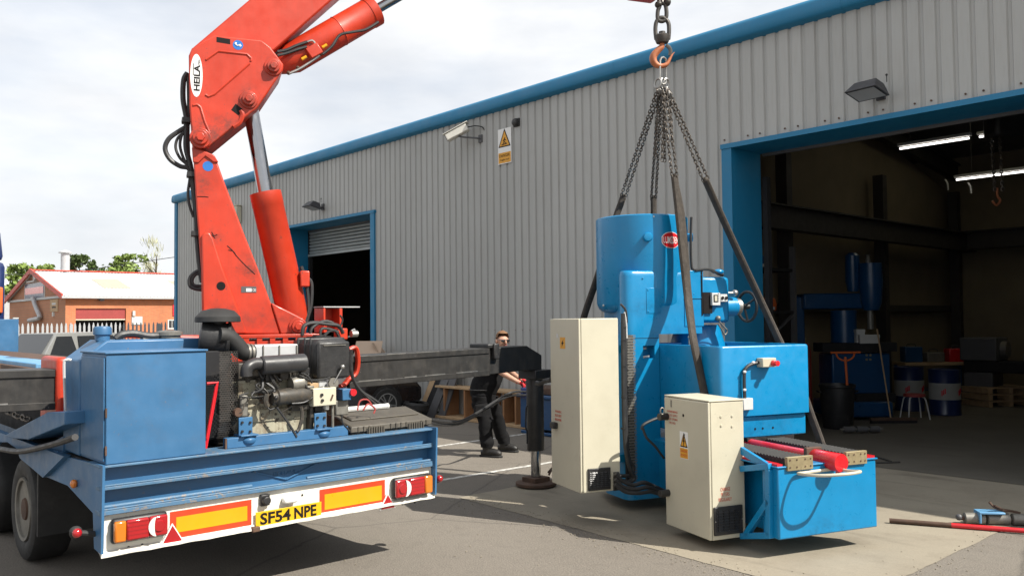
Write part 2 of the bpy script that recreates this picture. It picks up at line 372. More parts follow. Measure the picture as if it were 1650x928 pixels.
def setp(o, label=None, cat=None, group=None, kind=None):
    for k, v in (('label', label), ('category', cat), ('group', group), ('kind', kind)):
        if v: o[k] = v
def add_mods(o, bevel):
    if bevel:
        b = o.modifiers.new('bevel', 'BEVEL'); b.width = bevel; b.segments = 2; b.limit_method = 'ANGLE'; b.angle_limit = math.radians(40)
def px_on(M, x, y, axis, val):
    inv = M.inverted(); o = inv @ CAM; d = inv.to_3x3() @ (CF + CR * ((x - CX) / FPX) - CU * ((y - CY) / FPX))
    return o + d * ((val - o[axis]) / d[axis])
class Thing:
    def __init__(s, name, label, cat, loc=(0, 0, 0), rot=0., group=None):
        s.root = bpy.data.objects.new(name, None); COL.objects.link(s.root); s.root.empty_display_size = .2
        s.root.location = loc; s.root.rotation_euler = (0, 0, rot); setp(s.root, label, cat, group)
        s.M = Matrix.Translation(loc) @ Matrix.Rotation(rot, 4, 'Z')
    def px(s, x, y, axis, val): return px_on(s.M, x, y, axis, val)
    def part(s, name, mb, mat, parent=None, world=False, bevel=0, label=None, kind=None, smooth=35, recalc=True):
        me = mb.mesh(name, smooth, recalc) if isinstance(mb, MB) else mb
        if world: me.transform(s.M.inverted())
        o = bpy.data.objects.new(name, me); COL.objects.link(o); o.parent = parent or s.root
        me.materials.append(M_[mat] if isinstance(mat, str) else mat); add_mods(o, bevel); setp(o, label, None, None, kind)
        return o
def solo(name, label, cat, mb, mat, group=None, kind=None, bevel=0, base=None, smooth=35):
    me = mb.mesh(name, smooth); base = V(base) if base is not None else V((0, 0, 0)); me.transform(Matrix.Translation(-base))
    o = bpy.data.objects.new(name, me); COL.objects.link(o); o.location = base
    me.materials.append(M_[mat]); add_mods(o, bevel); setp(o, label, cat, group, kind); return o
def dup(root, loc, rot=None, label=None):
    r = root.copy(); COL.objects.link(r); r.location = loc
    if rot is not None: r.rotation_euler = (0, 0, rot)
    if label: r['label'] = label
    for ch in list(root.children):
        c = ch.copy(); COL.objects.link(c); c.parent = r
        for g in list(ch.children):
            d = g.copy(); COL.objects.link(d); d.parent = c
    return r
_I = Matrix.Identity(4)
def WX(x, y, X): return px_on(_I, x, y, 0, X)
def WY(x, y, Y): return px_on(_I, x, y, 1, Y)
def WZ(x, y, Zv): return px_on(_I, x, y, 2, Zv)
def text_mesh(txt, o, xd, yd, w, hgt, depth=.001, shear=0., align='CENTER', bold=.0):
    """lettering as a mesh: o = centre, xd / yd directions of the line and of 'up', fitted to w x hgt"""
    cu = bpy.data.curves.new('lettering', 'FONT'); cu.body = txt; cu.extrude = .02; cu.align_x = 'CENTER'; cu.offset = bold; cu.shear = shear; cu.resolution_u = 3; cu.space_line = .85
    ob = bpy.data.objects.new('lettering', cu); COL.objects.link(ob)
    dg = bpy.context.evaluated_depsgraph_get(); me = bpy.data.meshes.new_from_object(ob.evaluated_get(dg))
    bpy.data.objects.remove(ob); bpy.data.curves.remove(cu)
    xs = [v.co.x for v in me.vertices]; ys = [v.co.y for v in me.vertices]
    x0, x1, y0, y1 = min(xs), max(xs), min(ys), max(ys); xd, yd = V(xd).normalized(), V(yd).normalized(); nd = xd.cross(yd)
    for v in me.vertices:
        a = (v.co.x - (x0 + x1) / 2) / (x1 - x0) * w; b = (v.co.y - (y0 + y1) / 2) / (y1 - y0) * hgt
        v.co = V(o) + xd * a + yd * b + nd * (depth * (1 if v.co.z > 0 else 0))
    me.materials.clear(); return me
# ------------------------------------------------------------------ ground
def sheet(name, x0, x1, y0, y1, z, mat, n=1):
    mb = MB(); mb.face([(x0, y0, z), (x1, y0, z), (x1, y1, z), (x0, y1, z)])
    return solo(name, None, None, mb, mat, kind='structure', smooth=0)
sheet('ground', -400, 300, -300, 400, 0, 'asphalt')
mb = MB(); edge = [(-7.5, 10.9)] + [(-7.5 + rnd.uniform(-.02, .02), 10.9 - .25 * i) for i in range(1, 20)] + [(-7.47, 5.9)]
for i in range(1, 120): edge.append((-7.47 + i * 4.6 / 120, 5.9 - .0019 * i + .010 * noise.noise(V((i * .11, 0, 1))) + rnd.uniform(-.003, .003)))
edge += [(-2.87, 5.66)] + [(-2.87 + .012 * noise.noise(V((i * .15, 3, 1))) + rnd.uniform(-.004, .004), 5.66 + .06 * i) for i in range(1, 86)] + [(-2.87, 10.9)]
mb.face([(x, y, .004) for x, y in edge]); solo('concrete_apron', None, None, mb, 'concrete', kind='structure', smooth=0)
mb = MB()
for i in range(520):
    if i % 3: x = rnd.uniform(-7.4, -2.9); c = V((x, 5.88 - (x + 7.47) * .05 + rnd.gauss(0, .14), .006))
    elif i % 2: c = V((-2.85 + rnd.gauss(.05, .10), rnd.uniform(5.7, 10.5), .006))
    else: c = V((rnd.uniform(-7, -2), rnd.uniform(3.2, 9), .006))
    mb.sphere(c, rnd.uniform(.003, .010), rnd.uniform(.003, .009), rnd.uniform(.002, .006), 5, 3)
solo('gravel_crumbs', None, None, mb, 'concrete', kind='stuff', smooth=0)
for x, y0, y1, sl in ((-10.70, 7.4, 10.55, -.062), (-8.45, 5.4, 10.6, .035), (-13.0, 6.5, 9.9, 0), (-15.3, 6.5, 9.9, 0)):
    mb = MB(); w = .045; mb.face([(x - w, y0, .004), (x + w, y0, .004), (x + w + sl * 2, y1, .004), (x - w + sl * 2, y1, .004)])
    solo('parking_line', None, None, mb, 'line', kind='structure', smooth=0)
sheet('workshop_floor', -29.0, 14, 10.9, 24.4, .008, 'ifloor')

# ------------------------------------------------------------------ industrial unit (grey clad workshop)
YW = 10.9
unit = Thing('industrial_unit', 'long grey ribbed metal workshop building with blue eaves trim and two open doorways', 'building', (-10, YW, 0))
def corr(x0, x1, z0, z1, y=YW):
    xs = []; k = math.floor(x0 / .2) - 1
    prof = ((0, 0), (.135, 0), (.15, .024), (.185, .024))
    pts = []
    while k * .2 < x1 + .2:
        for dx, dy in prof: pts.append((k * .2 + dx, dy))
        k += 1
    cl = []
    for (xa, ya), (xb, yb) in zip(pts, pts[1:]):
        if xb <= x0 or xa >= x1: continue
        for q in (max(xa, x0), min(xb, x1)):
            t = (q - xa) / (xb - xa) if xb > xa else 0
            p = (q, ya + (yb - ya) * t)
            if not cl or abs(cl[-1][0] - p[0]) > 1e-6: cl.append(p)
    mb = MB(); lo = [mb.bm.verts.new((x, y + d, z0)) for x, d in cl]; hi = [mb.bm.verts.new((x, y + d, z1)) for x, d in cl]
    for i in range(len(cl) - 1): mb.bm.faces.new([lo[i], lo[i + 1], hi[i + 1], hi[i]])
    return mb
DL = (-21.5, -16.86, 4.46); DR = (-7.37, -2.95, 4.46)
xs = [-29.02 + i for i in range(44)]
cuts = sorted([x for x in xs if x < 14] + [DL[0], DL[1], DR[0], DR[1], 14.0])
for a, b in zip(cuts, cuts[1:]):
    if b - a < .02: continue
    m = (a + b) / 2; z0 = 0.05
    for d in (DL, DR):
        if d[0] < m < d[1]: z0 = d[2] + .07
    unit.part('cladding_sheet', corr(a, b, z0, 6.06), 'clad', world=True, smooth=0, recalc=False)
# eaves flashing: a folded profile with a rounded nose
prof = [(.02, 6.0), (-.10, 6.03), (-.13, 6.06), (-.13, 6.15), (-.115, 6.24), (-.07, 6.29), (.0, 6.31), (.4, 6.36), (.4, 6.30), (.02, 6.22)]
for xa in range(-8, 4):
    x0 = -29.25 if xa == -8 else xa * 4.0 + 2.6; x1 = (xa + 1) * 4.0 + 2.597 if xa < 3 else 14.3
    mb = MB(); mb.prism([(x0, YW + y, z) for y, z in prof], (x1 - x0, 0, 0)); unit.part('eaves_flashing', mb, 'trim', world=True, smooth=50)
mb = MB(); mb.box(-29.22, -29.02, YW - .04, YW + .25, 0, 6.0); mb.box(-29.235, -29.0, YW - .055, YW + .26, 1.55, 1.58); unit.part('corner_flashing', mb, 'trim', world=True)
mb = MB(); mb.prism([(-29.1, YW + .3, 6.2), (-29.1, 17.5, 7.0), (-29.1, 24.5, 6.2), (-29.1, 24.5, 6.15), (-29.1, 17.5, 6.95), (-29.1, YW + .3, 6.15)][::-1], (21.9, 0, 0)); unit.part('roof', mb, 'dgrey', world=True)
def roofz(y): return 6.2 + .8 * (1 - abs(y - 17.5) / 6.7) - .02
# roof over the right bay, with translucent rooflight strips
for x0, x1 in ((-6.1, -2.2), (-1.1, 3.2), (4.2, 14.2)):
    mb = MB(); mb.prism([(x0, YW + .3, 6.2), (x0, 17.5, 7.0), (x0, 24.5, 6.2), (x0, 24.5, 6.15), (x0, 17.5, 6.95), (x0, YW + .3, 6.15)][::-1], (x1 - x0, 0, 0)); unit.part('roof', mb, 'dgrey', world=True)
for x0, x1 in ((-7.2, -6.1), (-2.2, -1.1), (3.2, 4.2)):
    for ya, yb in ((YW + .3, 17.5), (22.5, 24.5)):
        mb = MB(); mb.prism([(x0, ya, roofz(ya) + .02), (x0, yb, roofz(yb) + .02), (x0, yb, roofz(yb) - .03), (x0, ya, roofz(ya) - .03)][::-1], (x1 - x0, 0, 0)); unit.part('roof', mb, 'dgrey', world=True)
    mb = MB(); mb.face([(x0, 17.5, 6.98), (x1, 17.5, 6.98), (x1, 22.5, roofz(22.5)), (x0, 22.5, roofz(22.5))])
    unit.part('rooflight', mb, 'skylight', world=True, smooth=0)
for nm, b in (('end_wall', (-29.0, -28.85, YW + .06, 24.5, 0, 6.2)), ('back_wall', (-29, 14.2, 24.3, 24.5, 0, 6.3)), ('end_wall', (14.0, 14.2, YW + .06, 24.5, 0, 6.2))):
    mb = MB(); mb.box(*b); unit.part(nm, mb, 'iwall', world=True)
mb = MB(); mb.box(-9.5, -9.3, YW + .3, 24.29, 0, 5.3); mb.prism([(-9.5, YW + .3, 5.3), (-9.5, 17.5, 6.9), (-9.5, 24.29, 5.3)], (.2, 0, 0)); unit.part('partition_wall', mb, 'iwall', world=True)
# inner liner behind the cladding
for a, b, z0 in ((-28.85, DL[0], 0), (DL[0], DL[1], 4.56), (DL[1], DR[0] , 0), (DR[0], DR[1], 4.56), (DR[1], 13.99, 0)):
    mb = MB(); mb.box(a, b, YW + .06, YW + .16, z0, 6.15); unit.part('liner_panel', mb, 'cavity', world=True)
# portal frames and beams inside
def beam_i(mb, p, q, hgt, wid, up=(0, 0, 1)):
    p, q = V(p), V(q); u = V(up)
    mb.bar(p + u * hgt / 2, q + u * hgt / 2, wid, .03); mb.bar(p - u * hgt / 2, q - u * hgt / 2, wid, .03); mb.bar(p, q, .03, hgt)
for X in (-9.0, -3.2, 3.4):
    for Y in (15.4, 19.6, 23.9):
        mb = MB(); mb.box(X - .12, X + .12, Y - .1, Y + .1, .01, 5.2); unit.part('steel_column', mb, 'ibeam', world=True)
    mb = MB(); beam_i(mb, (X, YW + .5, 5.75), (X, 17.5, 6.55), .4, .2); beam_i(mb, (X, 17.5, 6.55), (X, 24.2, 5.75), .4, .2); unit.part('rafter', mb, 'ibeam', world=True)
for Y in (12.6, 14.2, 15.9, 19.2, 20.9, 22.5):
    mb = MB(); mb.bar((-9.3, Y, roofz(Y) - .12), (14, Y, roofz(Y) - .12), .06, .2); unit.part('purlin', mb, 'ibeam', world=True)
mb = MB(); beam_i(mb, (-8.7, 12.2, 3.85), (-8.7, 24.2, 3.85), .45, .25); unit.part('crane_runway_beam', mb, 'ibeam', world=True)
mb = MB(); beam_i(mb, (-9, 23.9, 3.9), (14, 23.9, 3.9), .45, .25); unit.part('crane_runway_beam', mb, 'ibeam', world=True)
mb = MB(); mb.box(-9.27, -9.1, 12.2, 24.2, 2.05, 2.2); unit.part('wall_rail', mb, 'ibeam', world=True)
mb = MB(); mb.bar((-8.7, 13.2, 3.5), (-8.7, 12.3, 2.5), .1); mb.box(-8.82, -8.58, 12.2, 12.42, 0, 3.63); unit.part('beam_post', mb, 'ibeam', world=True)
# door surrounds
def door_frame(d, shutter_y):
    a, b, h = d; T = .17
    mb = MB(); mb.box(a, a + T, YW - .035, YW + .04, 0, h - .002); mb.box(a + T - .02, a + T, YW + .042, shutter_y, 0, h); unit.part('door_jamb', mb, 'trim', world=True)
    mb = MB(); mb.box(b - T, b, YW - .035, YW + .04, 0, h - .002); mb.box(b - T, b - T + .02, YW + .042, shutter_y, 0, h); unit.part('door_jamb', mb, 'trim', world=True)
    mb = MB(); mb.box(a - .01, b + .01, YW - .05, YW + .04, h, h + .07); mb.box(a + .02, b - .02, YW + .042, shutter_y, h + .002, h + .03); unit.part('door_lintel', mb, 'trim', world=True)
door_frame(DL, 11.6); door_frame(DR, 11.65)
mb = MB()
for i in range(24):
    if i % 3 != 1:
        x = DR[0] + .06 + i * .2; mb.cyl((x - .02, YW - .004, 4.60), (x - .02, YW - .016, 4.60), .013, n=6)
for i in range(26):
    if rnd.random() < .6: x = -14.9 + i * .2 + .06; mb.cyl((x, YW - .003, 1.75), (x, YW - .01, 1.75), .007, n=6)
unit.part('fixing_screw', mb, 'rust', world=True, kind='stuff')
# roller shutters
sh = MB(); sh.box(DL[0] + .17, DL[1] - .17, 11.6, 11.95, 4.42, 4.75); shu = unit.part('shutter_housing', sh, 'dgrey', world=True, bevel=.02)
zz = 3.80
for i in range(7):
    mb = MB(); x0, x1 = DL[0] + .18, DL[1] - .18
    pr = [(11.63, zz + .004), (11.605, zz + .02), (11.60, zz + .045), (11.605, zz + .07), (11.63, zz + .084), (11.65, zz + .084), (11.65, zz + .004)]
    mb.prism([(x0, y, z) for y, z in pr], (x1 - x0, 0, 0)); unit.part('slat', mb, 'shutgrey', shu, world=True, smooth=60); zz += .089
mb = MB(); mb.box(DL[0] + .18, DL[1] - .18, 11.59, 11.66, 3.74, 3.80); unit.part('bottom_bar', mb, 'shutgrey', shu, world=True)
ht_, hb_ = WY(1500, 189, 11.66).z, WY(1500, 207, 11.66).z
sh = MB(); sh.box(DR[0] + .19, DR[1] + 1, 11.66, 11.72, hb_, ht_); shr = unit.part('shutter_housing', sh, 'dgrey', world=True, bevel=.01)
sh = MB(); sh.box(DR[0] + .19, DR[1] + 1, 11.73, 12.1, ht_ - .02, 4.75); unit.part('shutter_roll', sh, 'dgrey', shr, world=True, bevel=.01)
mb = MB(); mb.box(DR[0] + .19, DR[0] + .27, 11.66, 11.76, 0, 4.1); unit.part('shutter_guide', mb, 'cavity', world=True)
mb = MB(); mb.box(DL[0] + .17, DL[0] + .25, 11.6, 11.7, 0, 4.4); unit.part('shutter_guide', mb, 'cavity', world=True)

# ------------------------------------------------------------------ things on the wall
def floodlight(label, c, ang, s=1.0):
    t = Thing('floodlight', label, 'floodlight', c, ang, 'floodlights above the doorways')
    # local: x along wall, -y out of the wall; head tilted down
    h = Matrix.Rotation(math.radians(-14), 3, 'X')
    def q(x, y, z): v = h @ V((x, y, z)); return V((v.x, v.y - .26, v.z)) * s
    mb = MB(); f = [q(-.19, -.17, -.05), q(.19, -.17, -.05), q(.19, .13, -.05), q(-.19, .13, -.05)]; g = [q(-.13, -.08, .09), q(.13, -.08, .09), q(.13, .08, .09), q(-.13, .08, .09)]
    a = [mb.bm.verts.new(p) for p in f]; b = [mb.bm.verts.new(p) for p in g]; mb.bm.faces.new(a[::-1]); mb.bm.faces.new(b)
    for i in range(4): mb.bm.faces.new([a[i], a[(i + 1) % 4], b[(i + 1) % 4], b[i]])
    t.part('housing', mb, 'lampgrey', bevel=.012)
    mb = MB(); mb.face([q(-.16, -.145, -.0535), q(.16, -.145, -.0535), q(.16, .1, -.0535), q(-.16, .1, -.0535)]); t.part('lens', mb, 'greymet', smooth=0)
    mb = MB(); mb.box(-.03 * s, .03 * s, -.30 * s, 0.02, -.03 * s, .0); mb.box(-.05 * s, .05 * s, -.03, .02, -.07 * s, .07 * s); t.part('bracket', mb, 'lampgrey')
    mb = MB(); mb.cyl(V((.15, -.14, .08)) * s, V((.15, -.14, .16)) * s, .006, n=6); mb.sphere(V((.15, -.14, .16)) * s, .016, u=8, v=6); t.part('photocell', mb, 'black')
p = WY(1420, 152, YW); floodlight('large grey floodlight on the wall above the big open doorway at right', (p.x, YW, p.z), math.radians(-6), 1.15)
p = WY(521, 334, YW); floodlight('small floodlight on the wall above the half raised roller shutter', (p.x, YW, p.z), 0, 1.15)
p = WY(775, 214, YW)
t = Thing('cctv_camera', 'white box security camera on a wall bracket beside the danger sign', 'security camera', (p.x, YW, p.z))
d = V((-.72, -.52, -.42)).normalized(); c0 = V((-.38, -.30, .02))
x, y, dd = frame_of(d)
mb = MB(); mb.obox(c0, x * .085, y * .075, d * .24); t.part('housing', mb, 'white', bevel=.02)
mb = MB(); mb.obox(c0 + V((0, 0, .095)) + d * .03, x * .10, y * .008, d * .28); t.part('sunshield', mb, 'white', bevel=.006)
mb = MB(); mb.cyl(c0 + d * .235, c0 + d * .25, .06, n=16); t.part('lens', mb, 'glass')
mb = MB(); mb.tube([c0 - V((0, 0, .06)), c0 + V((.12, .06, -.10)), (-.02, -.10, -.12), (0, .03, -.12)], .018, 8); mb.box(-.05, .05, -.03, .03, -.2, -.05); t.part('bracket', mb, 'dgrey')
mb = MB(); mb.tube([c0 - d * .24, c0 + V((.26, .14, .10)), (-.05, -.1, .13), (.08, -.03, .09), (.1, .02, 0)], .011, 6); t.part('cable', mb, 'hose')
p = WY(833, 198, YW)
t = Thing('alarm_siren', 'small round black siren on the wall just above the danger sign', 'siren', (p.x, YW, p.z))
mb = MB(); mb.lathe([(.075, .02), (.08, -.04), (.065, -.08), (.03, -.10)], (0, 0, 0), (0, 1, 0), 16); t.part('body', mb, 'black'); mb = MB(); mb.box(-.08, .08, -.02, .03, -.08, .08); t.part('base_plate', mb, 'black', bevel=.01)
p = WY(386, 346, YW)
t = Thing('meter_box', 'small cream box on the wall behind the red crane arm', 'box', (p.x, YW, p.z))
mb = MB(); mb.box(-.14, .14, -.16, .0, -.24, .24); t.part('body', mb, 'cream', bevel=.015); mb = MB(); mb.box(-.15, .15, -.17, .0, .242, .27); t.part('lid', mb, 'cream', bevel=.008)
# danger sign
a = WY(802, 208, YW - .02); b = WY(824, 263, YW - .02); sx0, sx1, sz1, sz0 = a.x, b.x, WY(813, 207, YW - .02).z, WY(813, 264, YW - .02).z
t = Thing('danger_sign', 'white and yellow danger fragile roof warning sign on the grey wall', 'sign', ((sx0 + sx1) / 2, YW - .01, (sz0 + sz1) / 2))
w, hh = (sx1 - sx0) / 2, (sz1 - sz0) / 2
mb = MB(); mb.box(-w, w, -.008, .0, -hh, hh); t.part('board', mb, 'signwhite', bevel=.002)
tri = lambda s, cz, yv: [(0, yv, cz + s * 1.0), (-s * .866, yv, cz - s * .5), (s * .866, yv, cz - s * .5)]
S = w * 1.05; cz = hh * .30
mb = MB(); mb.prism([(x, -.0085, z * 1.18 - cz * .18) for x, _, z in tri(S, cz, 0)], (0, -.0015, 0)); t.part('triangle', mb, 'ink')
mb = MB(); mb.prism([(x, -.0105, z * 1.18 - cz * .18 - .002) for x, _, z in tri(S * .80, cz, 0)], (0, -.001, 0)); t.part('triangle_face', mb, 'yellow')
mb = MB(); mb.sphere((.01, -.013, cz + S * .22), S * .08, .002, S * .08, 10, 6)
for pq in (((.0, cz + S * .14), (-.01, cz - S * .1)), ((-.01, cz - S * .1), (S * .2, cz - S * .24)), ((-.01, cz - S * .1), (-S * .2, cz - S * .3)), ((.0, cz + S * .12), (S * .22, cz + S * .02)), ((0, cz + S * .12), (-S * .2, cz)), ((-S * .4, cz - S * .36), (S * .4, cz - S * .30))):
    mb.bar((pq[0][0], -.013, pq[0][1]), (pq[1][0], -.013, pq[1][1]), S * .085, .002, up=(0, 1, 0))
t.part('falling_figure', mb, 'ink')
mb = MB(); mb.box(-w * .92, w * .92, -.0105, -.008, -hh * .95, -hh * .36); t.part('yellow_panel', mb, 'yellow')
t.part('lettering', text_mesh('DANGER', (0, -.011, -hh * .53), (1, 0, 0), (0, 0, 1), w * 1.55, hh * .17, .0015), 'ink'); t.part('lettering', text_mesh('Fragile roof', (0, -.011, -hh * .78), (1, 0, 0), (0, 0, 1), w * 1.35, hh * .13, .0015), 'ink')
# ------------------------------------------------------------------ trailer
XR = -5.8
tr = Thing('crane_trailer', 'blue low loader trailer with white rear panel, lamps and yellow number plate', 'trailer', (XR, 3.01, 0))
P = lambda nm, mb, mat, par=None, **k: tr.part(nm, mb, mat, par, world=True, **k)
YL, YR = 1.70, 4.32
mb = MB(); mb.box(XR - .10, XR - .085, YL + .01, YR - .01, .735, 1.03); P('rear_beam_web', mb, 'tblue', bevel=.002)
for z, th, ov, d0 in ((1.035, .016, .012, .0), (.895, .022, .012, .0), (.738, .03, .02, .006)):
    mb = MB(); mb.box(XR - .28 if z > 1 else XR - .086, XR + d0, YL - .005, YR + ov, z, z + th)
    if z < 1: mb.box(XR - .014, XR + d0, YL - .005, YR + ov, z + th + .0, z + th + .012)
    if z < .8: mb.tube([(XR - .02, YL, z + th + .02), (XR - .02, YL + 1.02, z + th + .02)], .014, 8, 0); mb.tube([(XR - .02, YL + 1.45, z + th + .02), (XR - .02, YR, z + th + .02)], .012, 8, 0)
    P('rear_beam_flange', mb, 'tworn', bevel=.004)
# emblem on the beam
ec = WX(462, 768, XR - .07); ey, ez = ec.y, .835
mb = MB()
for p, q in (((-.27, .045), (0, -.045)), ((.27, .045), (0, -.045)), ((-.27, .045), (.27, .045))):
    mb.bar((XR - .078, ey + p[0], ez + p[1]), (XR - .078, ey + q[0], ez + q[1]), .012, .014, up=(1, 0, 0))
emb = P('maker_emblem', mb, 'tblue', bevel=.002)
P('lettering', text_mesh('HOLLAND', (XR - .0848, ey, ez + .002), (0, 1, 0), (0, 0, 1), .20, .028, .006), 'tblue', emb)
P('lettering', text_mesh('NOOTEBOOM', (XR - .0848, ey, ez + .062), (0, 1, 0), (0, 0, 1), .30, .026, .006), 'tblue', emb)
# white rear panel with folded lip
mb = MB(); mb.box(XR - .05, XR - .03, YL + .005, YR - .01, .50, .735); P('rear_panel', mb, 'white')
mb = MB(); n = 60; top = [(XR - .031, YL + .003 + i * (YR - YL - .01) / n, .505) for i in range(n + 1)]
for i in range(n):
    dz0, dz1 = [.006 * noise.noise(V((k * .35, 2.2, 0))) for k in (i, i + 1)]
    y0, y1 = top[i][1], top[i + 1][1]
    mb.face([(XR - .031, y0, .50), (XR - .031, y1, .50), (XR + .012, y1, .478 + dz1), (XR + .012, y0, .478 + dz0)])
    mb.face([(XR + .012, y0, .478 + dz0), (XR + .012, y1, .478 + dz1), (XR + .012, y1, .49 + dz1), (XR + .012, y0, .49 + dz0)])
    mb.face([(XR + .012, y0, .49 + dz0), (XR + .012, y1, .49 + dz1), (XR - .031, y1, .512), (XR - .031, y0, .512)])
P('panel_lip', mb, 'white', smooth=60)
mb = MB()
for x, y in ((207, 881), (229, 877), (648, 812), (668, 809), (487, 797)):
    p = WX(x, y, XR - .029); mb.cyl(p, p + V((.003, 0, 0)), .008, n=8)
P('drilled_hole', mb, 'ink')
# lamp clusters
def lamp(x0, y0, x1, y1, mir, label):
    a = WX(x0, y0, XR); b = WX(x1, y1, XR); yc0, yc1, zt, zb = a.y, b.y, a.z, b.z; w = yc1 - yc0; zc = (zt + zb) / 2; hz = (zt - zb) / 2
    mb = MB(); mb.box(XR - .03, XR + .02, yc0 - .008, yc1 + .008, zc - hz - .008, zc + hz + .008); body = P('lamp_cluster', mb, 'black', bevel=.02, label=label)
    u = (lambda s: yc0 + w * s) if not mir else (lambda s: yc1 - w * s)
    def seg(nm, s0, s1, mat, d=.05):
        y0_, y1_ = sorted((u(s0), u(s1))); m = MB(); m.box(XR + .012, XR + d, y0_, y1_, zc - hz * .92, zc + hz * .92); P(nm, m, mat, body, bevel=.012)
    seg('amber_lens', .0, .215, 'lensamber', .052); seg('red_lens', .22, .64, 'lensred'); seg('red_lens', .645, 1, 'lensred', .046)
    for k in range(5):
        y0_, y1_ = sorted((u(.24), u(.62))); m = MB(); z_ = zc - hz * .75 + k * hz * .36; m.box(XR + .0495, XR + .0535, y0_, y1_, z_, z_ + hz * .1); P('lens_rib', m, 'lensred', body)
    cy = u(.83); m = MB(); m.cyl((XR + .045, cy, zc), (XR + .056, cy, zc), hz * .55, hz * .45, 20); P('stop_lens', m, 'lensred', body)
    m = MB(); pts = []
    cyy = u(.68)
    for k in range(13): t_ = math.radians(-75 + k * 12.5) ; pts.append((XR + .0465, cyy + (-1 if not mir else 1) * (hz * .80 * math.cos(t_) - hz * .5), zc + hz * .88 * math.sin(t_)))
    for k in range(9): t_ = math.radians(75 - k * 18.75); pts.append((XR + .0465, cyy + (-1 if not mir else 1) * (hz * .22 * math.cos(t_) - hz * .45), zc + hz * .88 * math.sin(t_)))
    m.prism(pts, (.008, 0, 0)); P('reversing_lens', m, 'lensclear', body, bevel=.0)
lamp(181, 838, 267, 860, False, 'left lamp cluster on the white rear panel'); lamp(634, 772, 692, 793, True, 'right lamp cluster on the white rear panel')
def reflpanel(x0, yt0, yb0, x1, yt1, yb1):
    a, b, c = WX(x0, yt0, XR - .028), WX(x1, yt1, XR - .028), WX(x0, yb0, XR - .028); zt, zb = (a.z + b.z) / 2, c.z
    mb = MB(); mb.box(XR - .030, XR - .026, a.y, b.y, zb, zt); q = P('reflective_panel', mb, 'orangeb')
    bd = .04; mb = MB(); mb.box(XR - .027, XR - .0235, a.y + bd, b.y - bd * .8, zb + bd * .9, zt - bd); P('yellow_centre', mb, 'yellow', q)
reflpanel(274, 826, 868, 405, 803, 845); reflpanel(515, 787, 830, 620, 774, 815)
for xs_, label in (((257, 297, 278, 880, 842), 0), ((611, 637, 627, 822, 793), 1)):
    x0, x1, xt, yb, yt = xs_; a = WX(x0, yb, XR - .015); b = WX(x1, yb - 6, XR - .015); tz = WX(xt, yt, XR - .015).z; yc = (a.y + b.y) / 2; s = (b.y - a.y) / 2; zb = a.z
    mb = MB(); mb.prism([(XR - .02, yc - s, zb), (XR - .02, yc + s, zb), (XR - .02, yc, tz)], (.012, 0, 0)); q = P('triangle_reflector', mb, 'signwhite', bevel=.003)
    k = .84; mb = MB(); czz = zb + (tz - zb) / 3; mb.prism([(XR - .008, yc - s * k, czz + (zb - czz) * k), (XR - .008, yc + s * k, czz + (zb - czz) * k), (XR - .008, yc, czz + (tz - czz) * k)], (.006, 0, 0)); P('red_prism', mb, 'lensred', q, bevel=.002)
# number plate
pc = WX(467, 829, XR); mb = MB(); mb.box(XR - .01, XR - .004, pc.y - .262, pc.y + .262, pc.z - .057, pc.z + .057); pl = P('number_plate', mb, 'plate', bevel=.002)
P('lettering', text_mesh('SF54', (XR - .0038, pc.y - .110, pc.z + .004), (0, 1, 0), (0, 0, 1), .238, .083, .0014, bold=.03), 'ink', pl)
P('lettering', text_mesh('NPE', (XR - .0038, pc.y + .128, pc.z + .004), (0, 1, 0), (0, 0, 1), .182, .083, .0014, bold=.03), 'ink', pl)
P('lettering', text_mesh('CRANES UK', (XR - .0038, pc.y + .02, pc.z - .046), (0, 1, 0), (0, 0, 1), .11, .009, .0012), 'ink', pl) if 0 else None
q = WX(467, 805, XR); mb = MB(); mb.box(XR - .03, XR + .03, q.y - .055, q.y + .055, q.z - .022, q.z + .025); P('plate_lamp', mb, 'signwhite', bevel=.016)
q = WX(428, 808, XR); mb = MB(); mb.cyl((XR - .03, q.y, q.z + .01), (XR + .03, q.y, q.z + .01), .03, n=14); mb.box(XR - .03, XR, q.y - .035, q.y + .035, q.z - .03, q.z + .05); P('trailer_socket', mb, 'black', bevel=.006)
q = WX(411, 852, XR); mb = MB(); mb.box(XR - .03, XR + .025, q.y - .03, q.y + .03, q.z - .018, q.z + .018); P('plate_clip', mb, 'rust', bevel=.006)
# marker lamps on stalks
for (x, y), yy, X0 in (((122, 857), YL, XR - .1), ((705, 770), YR, XR - .06)):
    p = WX(x, y, X0); q = V((XR - .1, yy, p.z - .03))
    mb = MB(); mb.tube([q, p], .018, 8, 0); st = P('marker_stalk', mb, 'rubber')
    mb = MB(); mb.sphere(p, .035, .04, .04, 12, 8); P('marker_rubber', mb, 'rubber', st); mb = MB(); mb.sphere(p + V((.03, 0, 0)), .028, .03, .03, 12, 8); P('red_lens', mb, 'lensred', st)
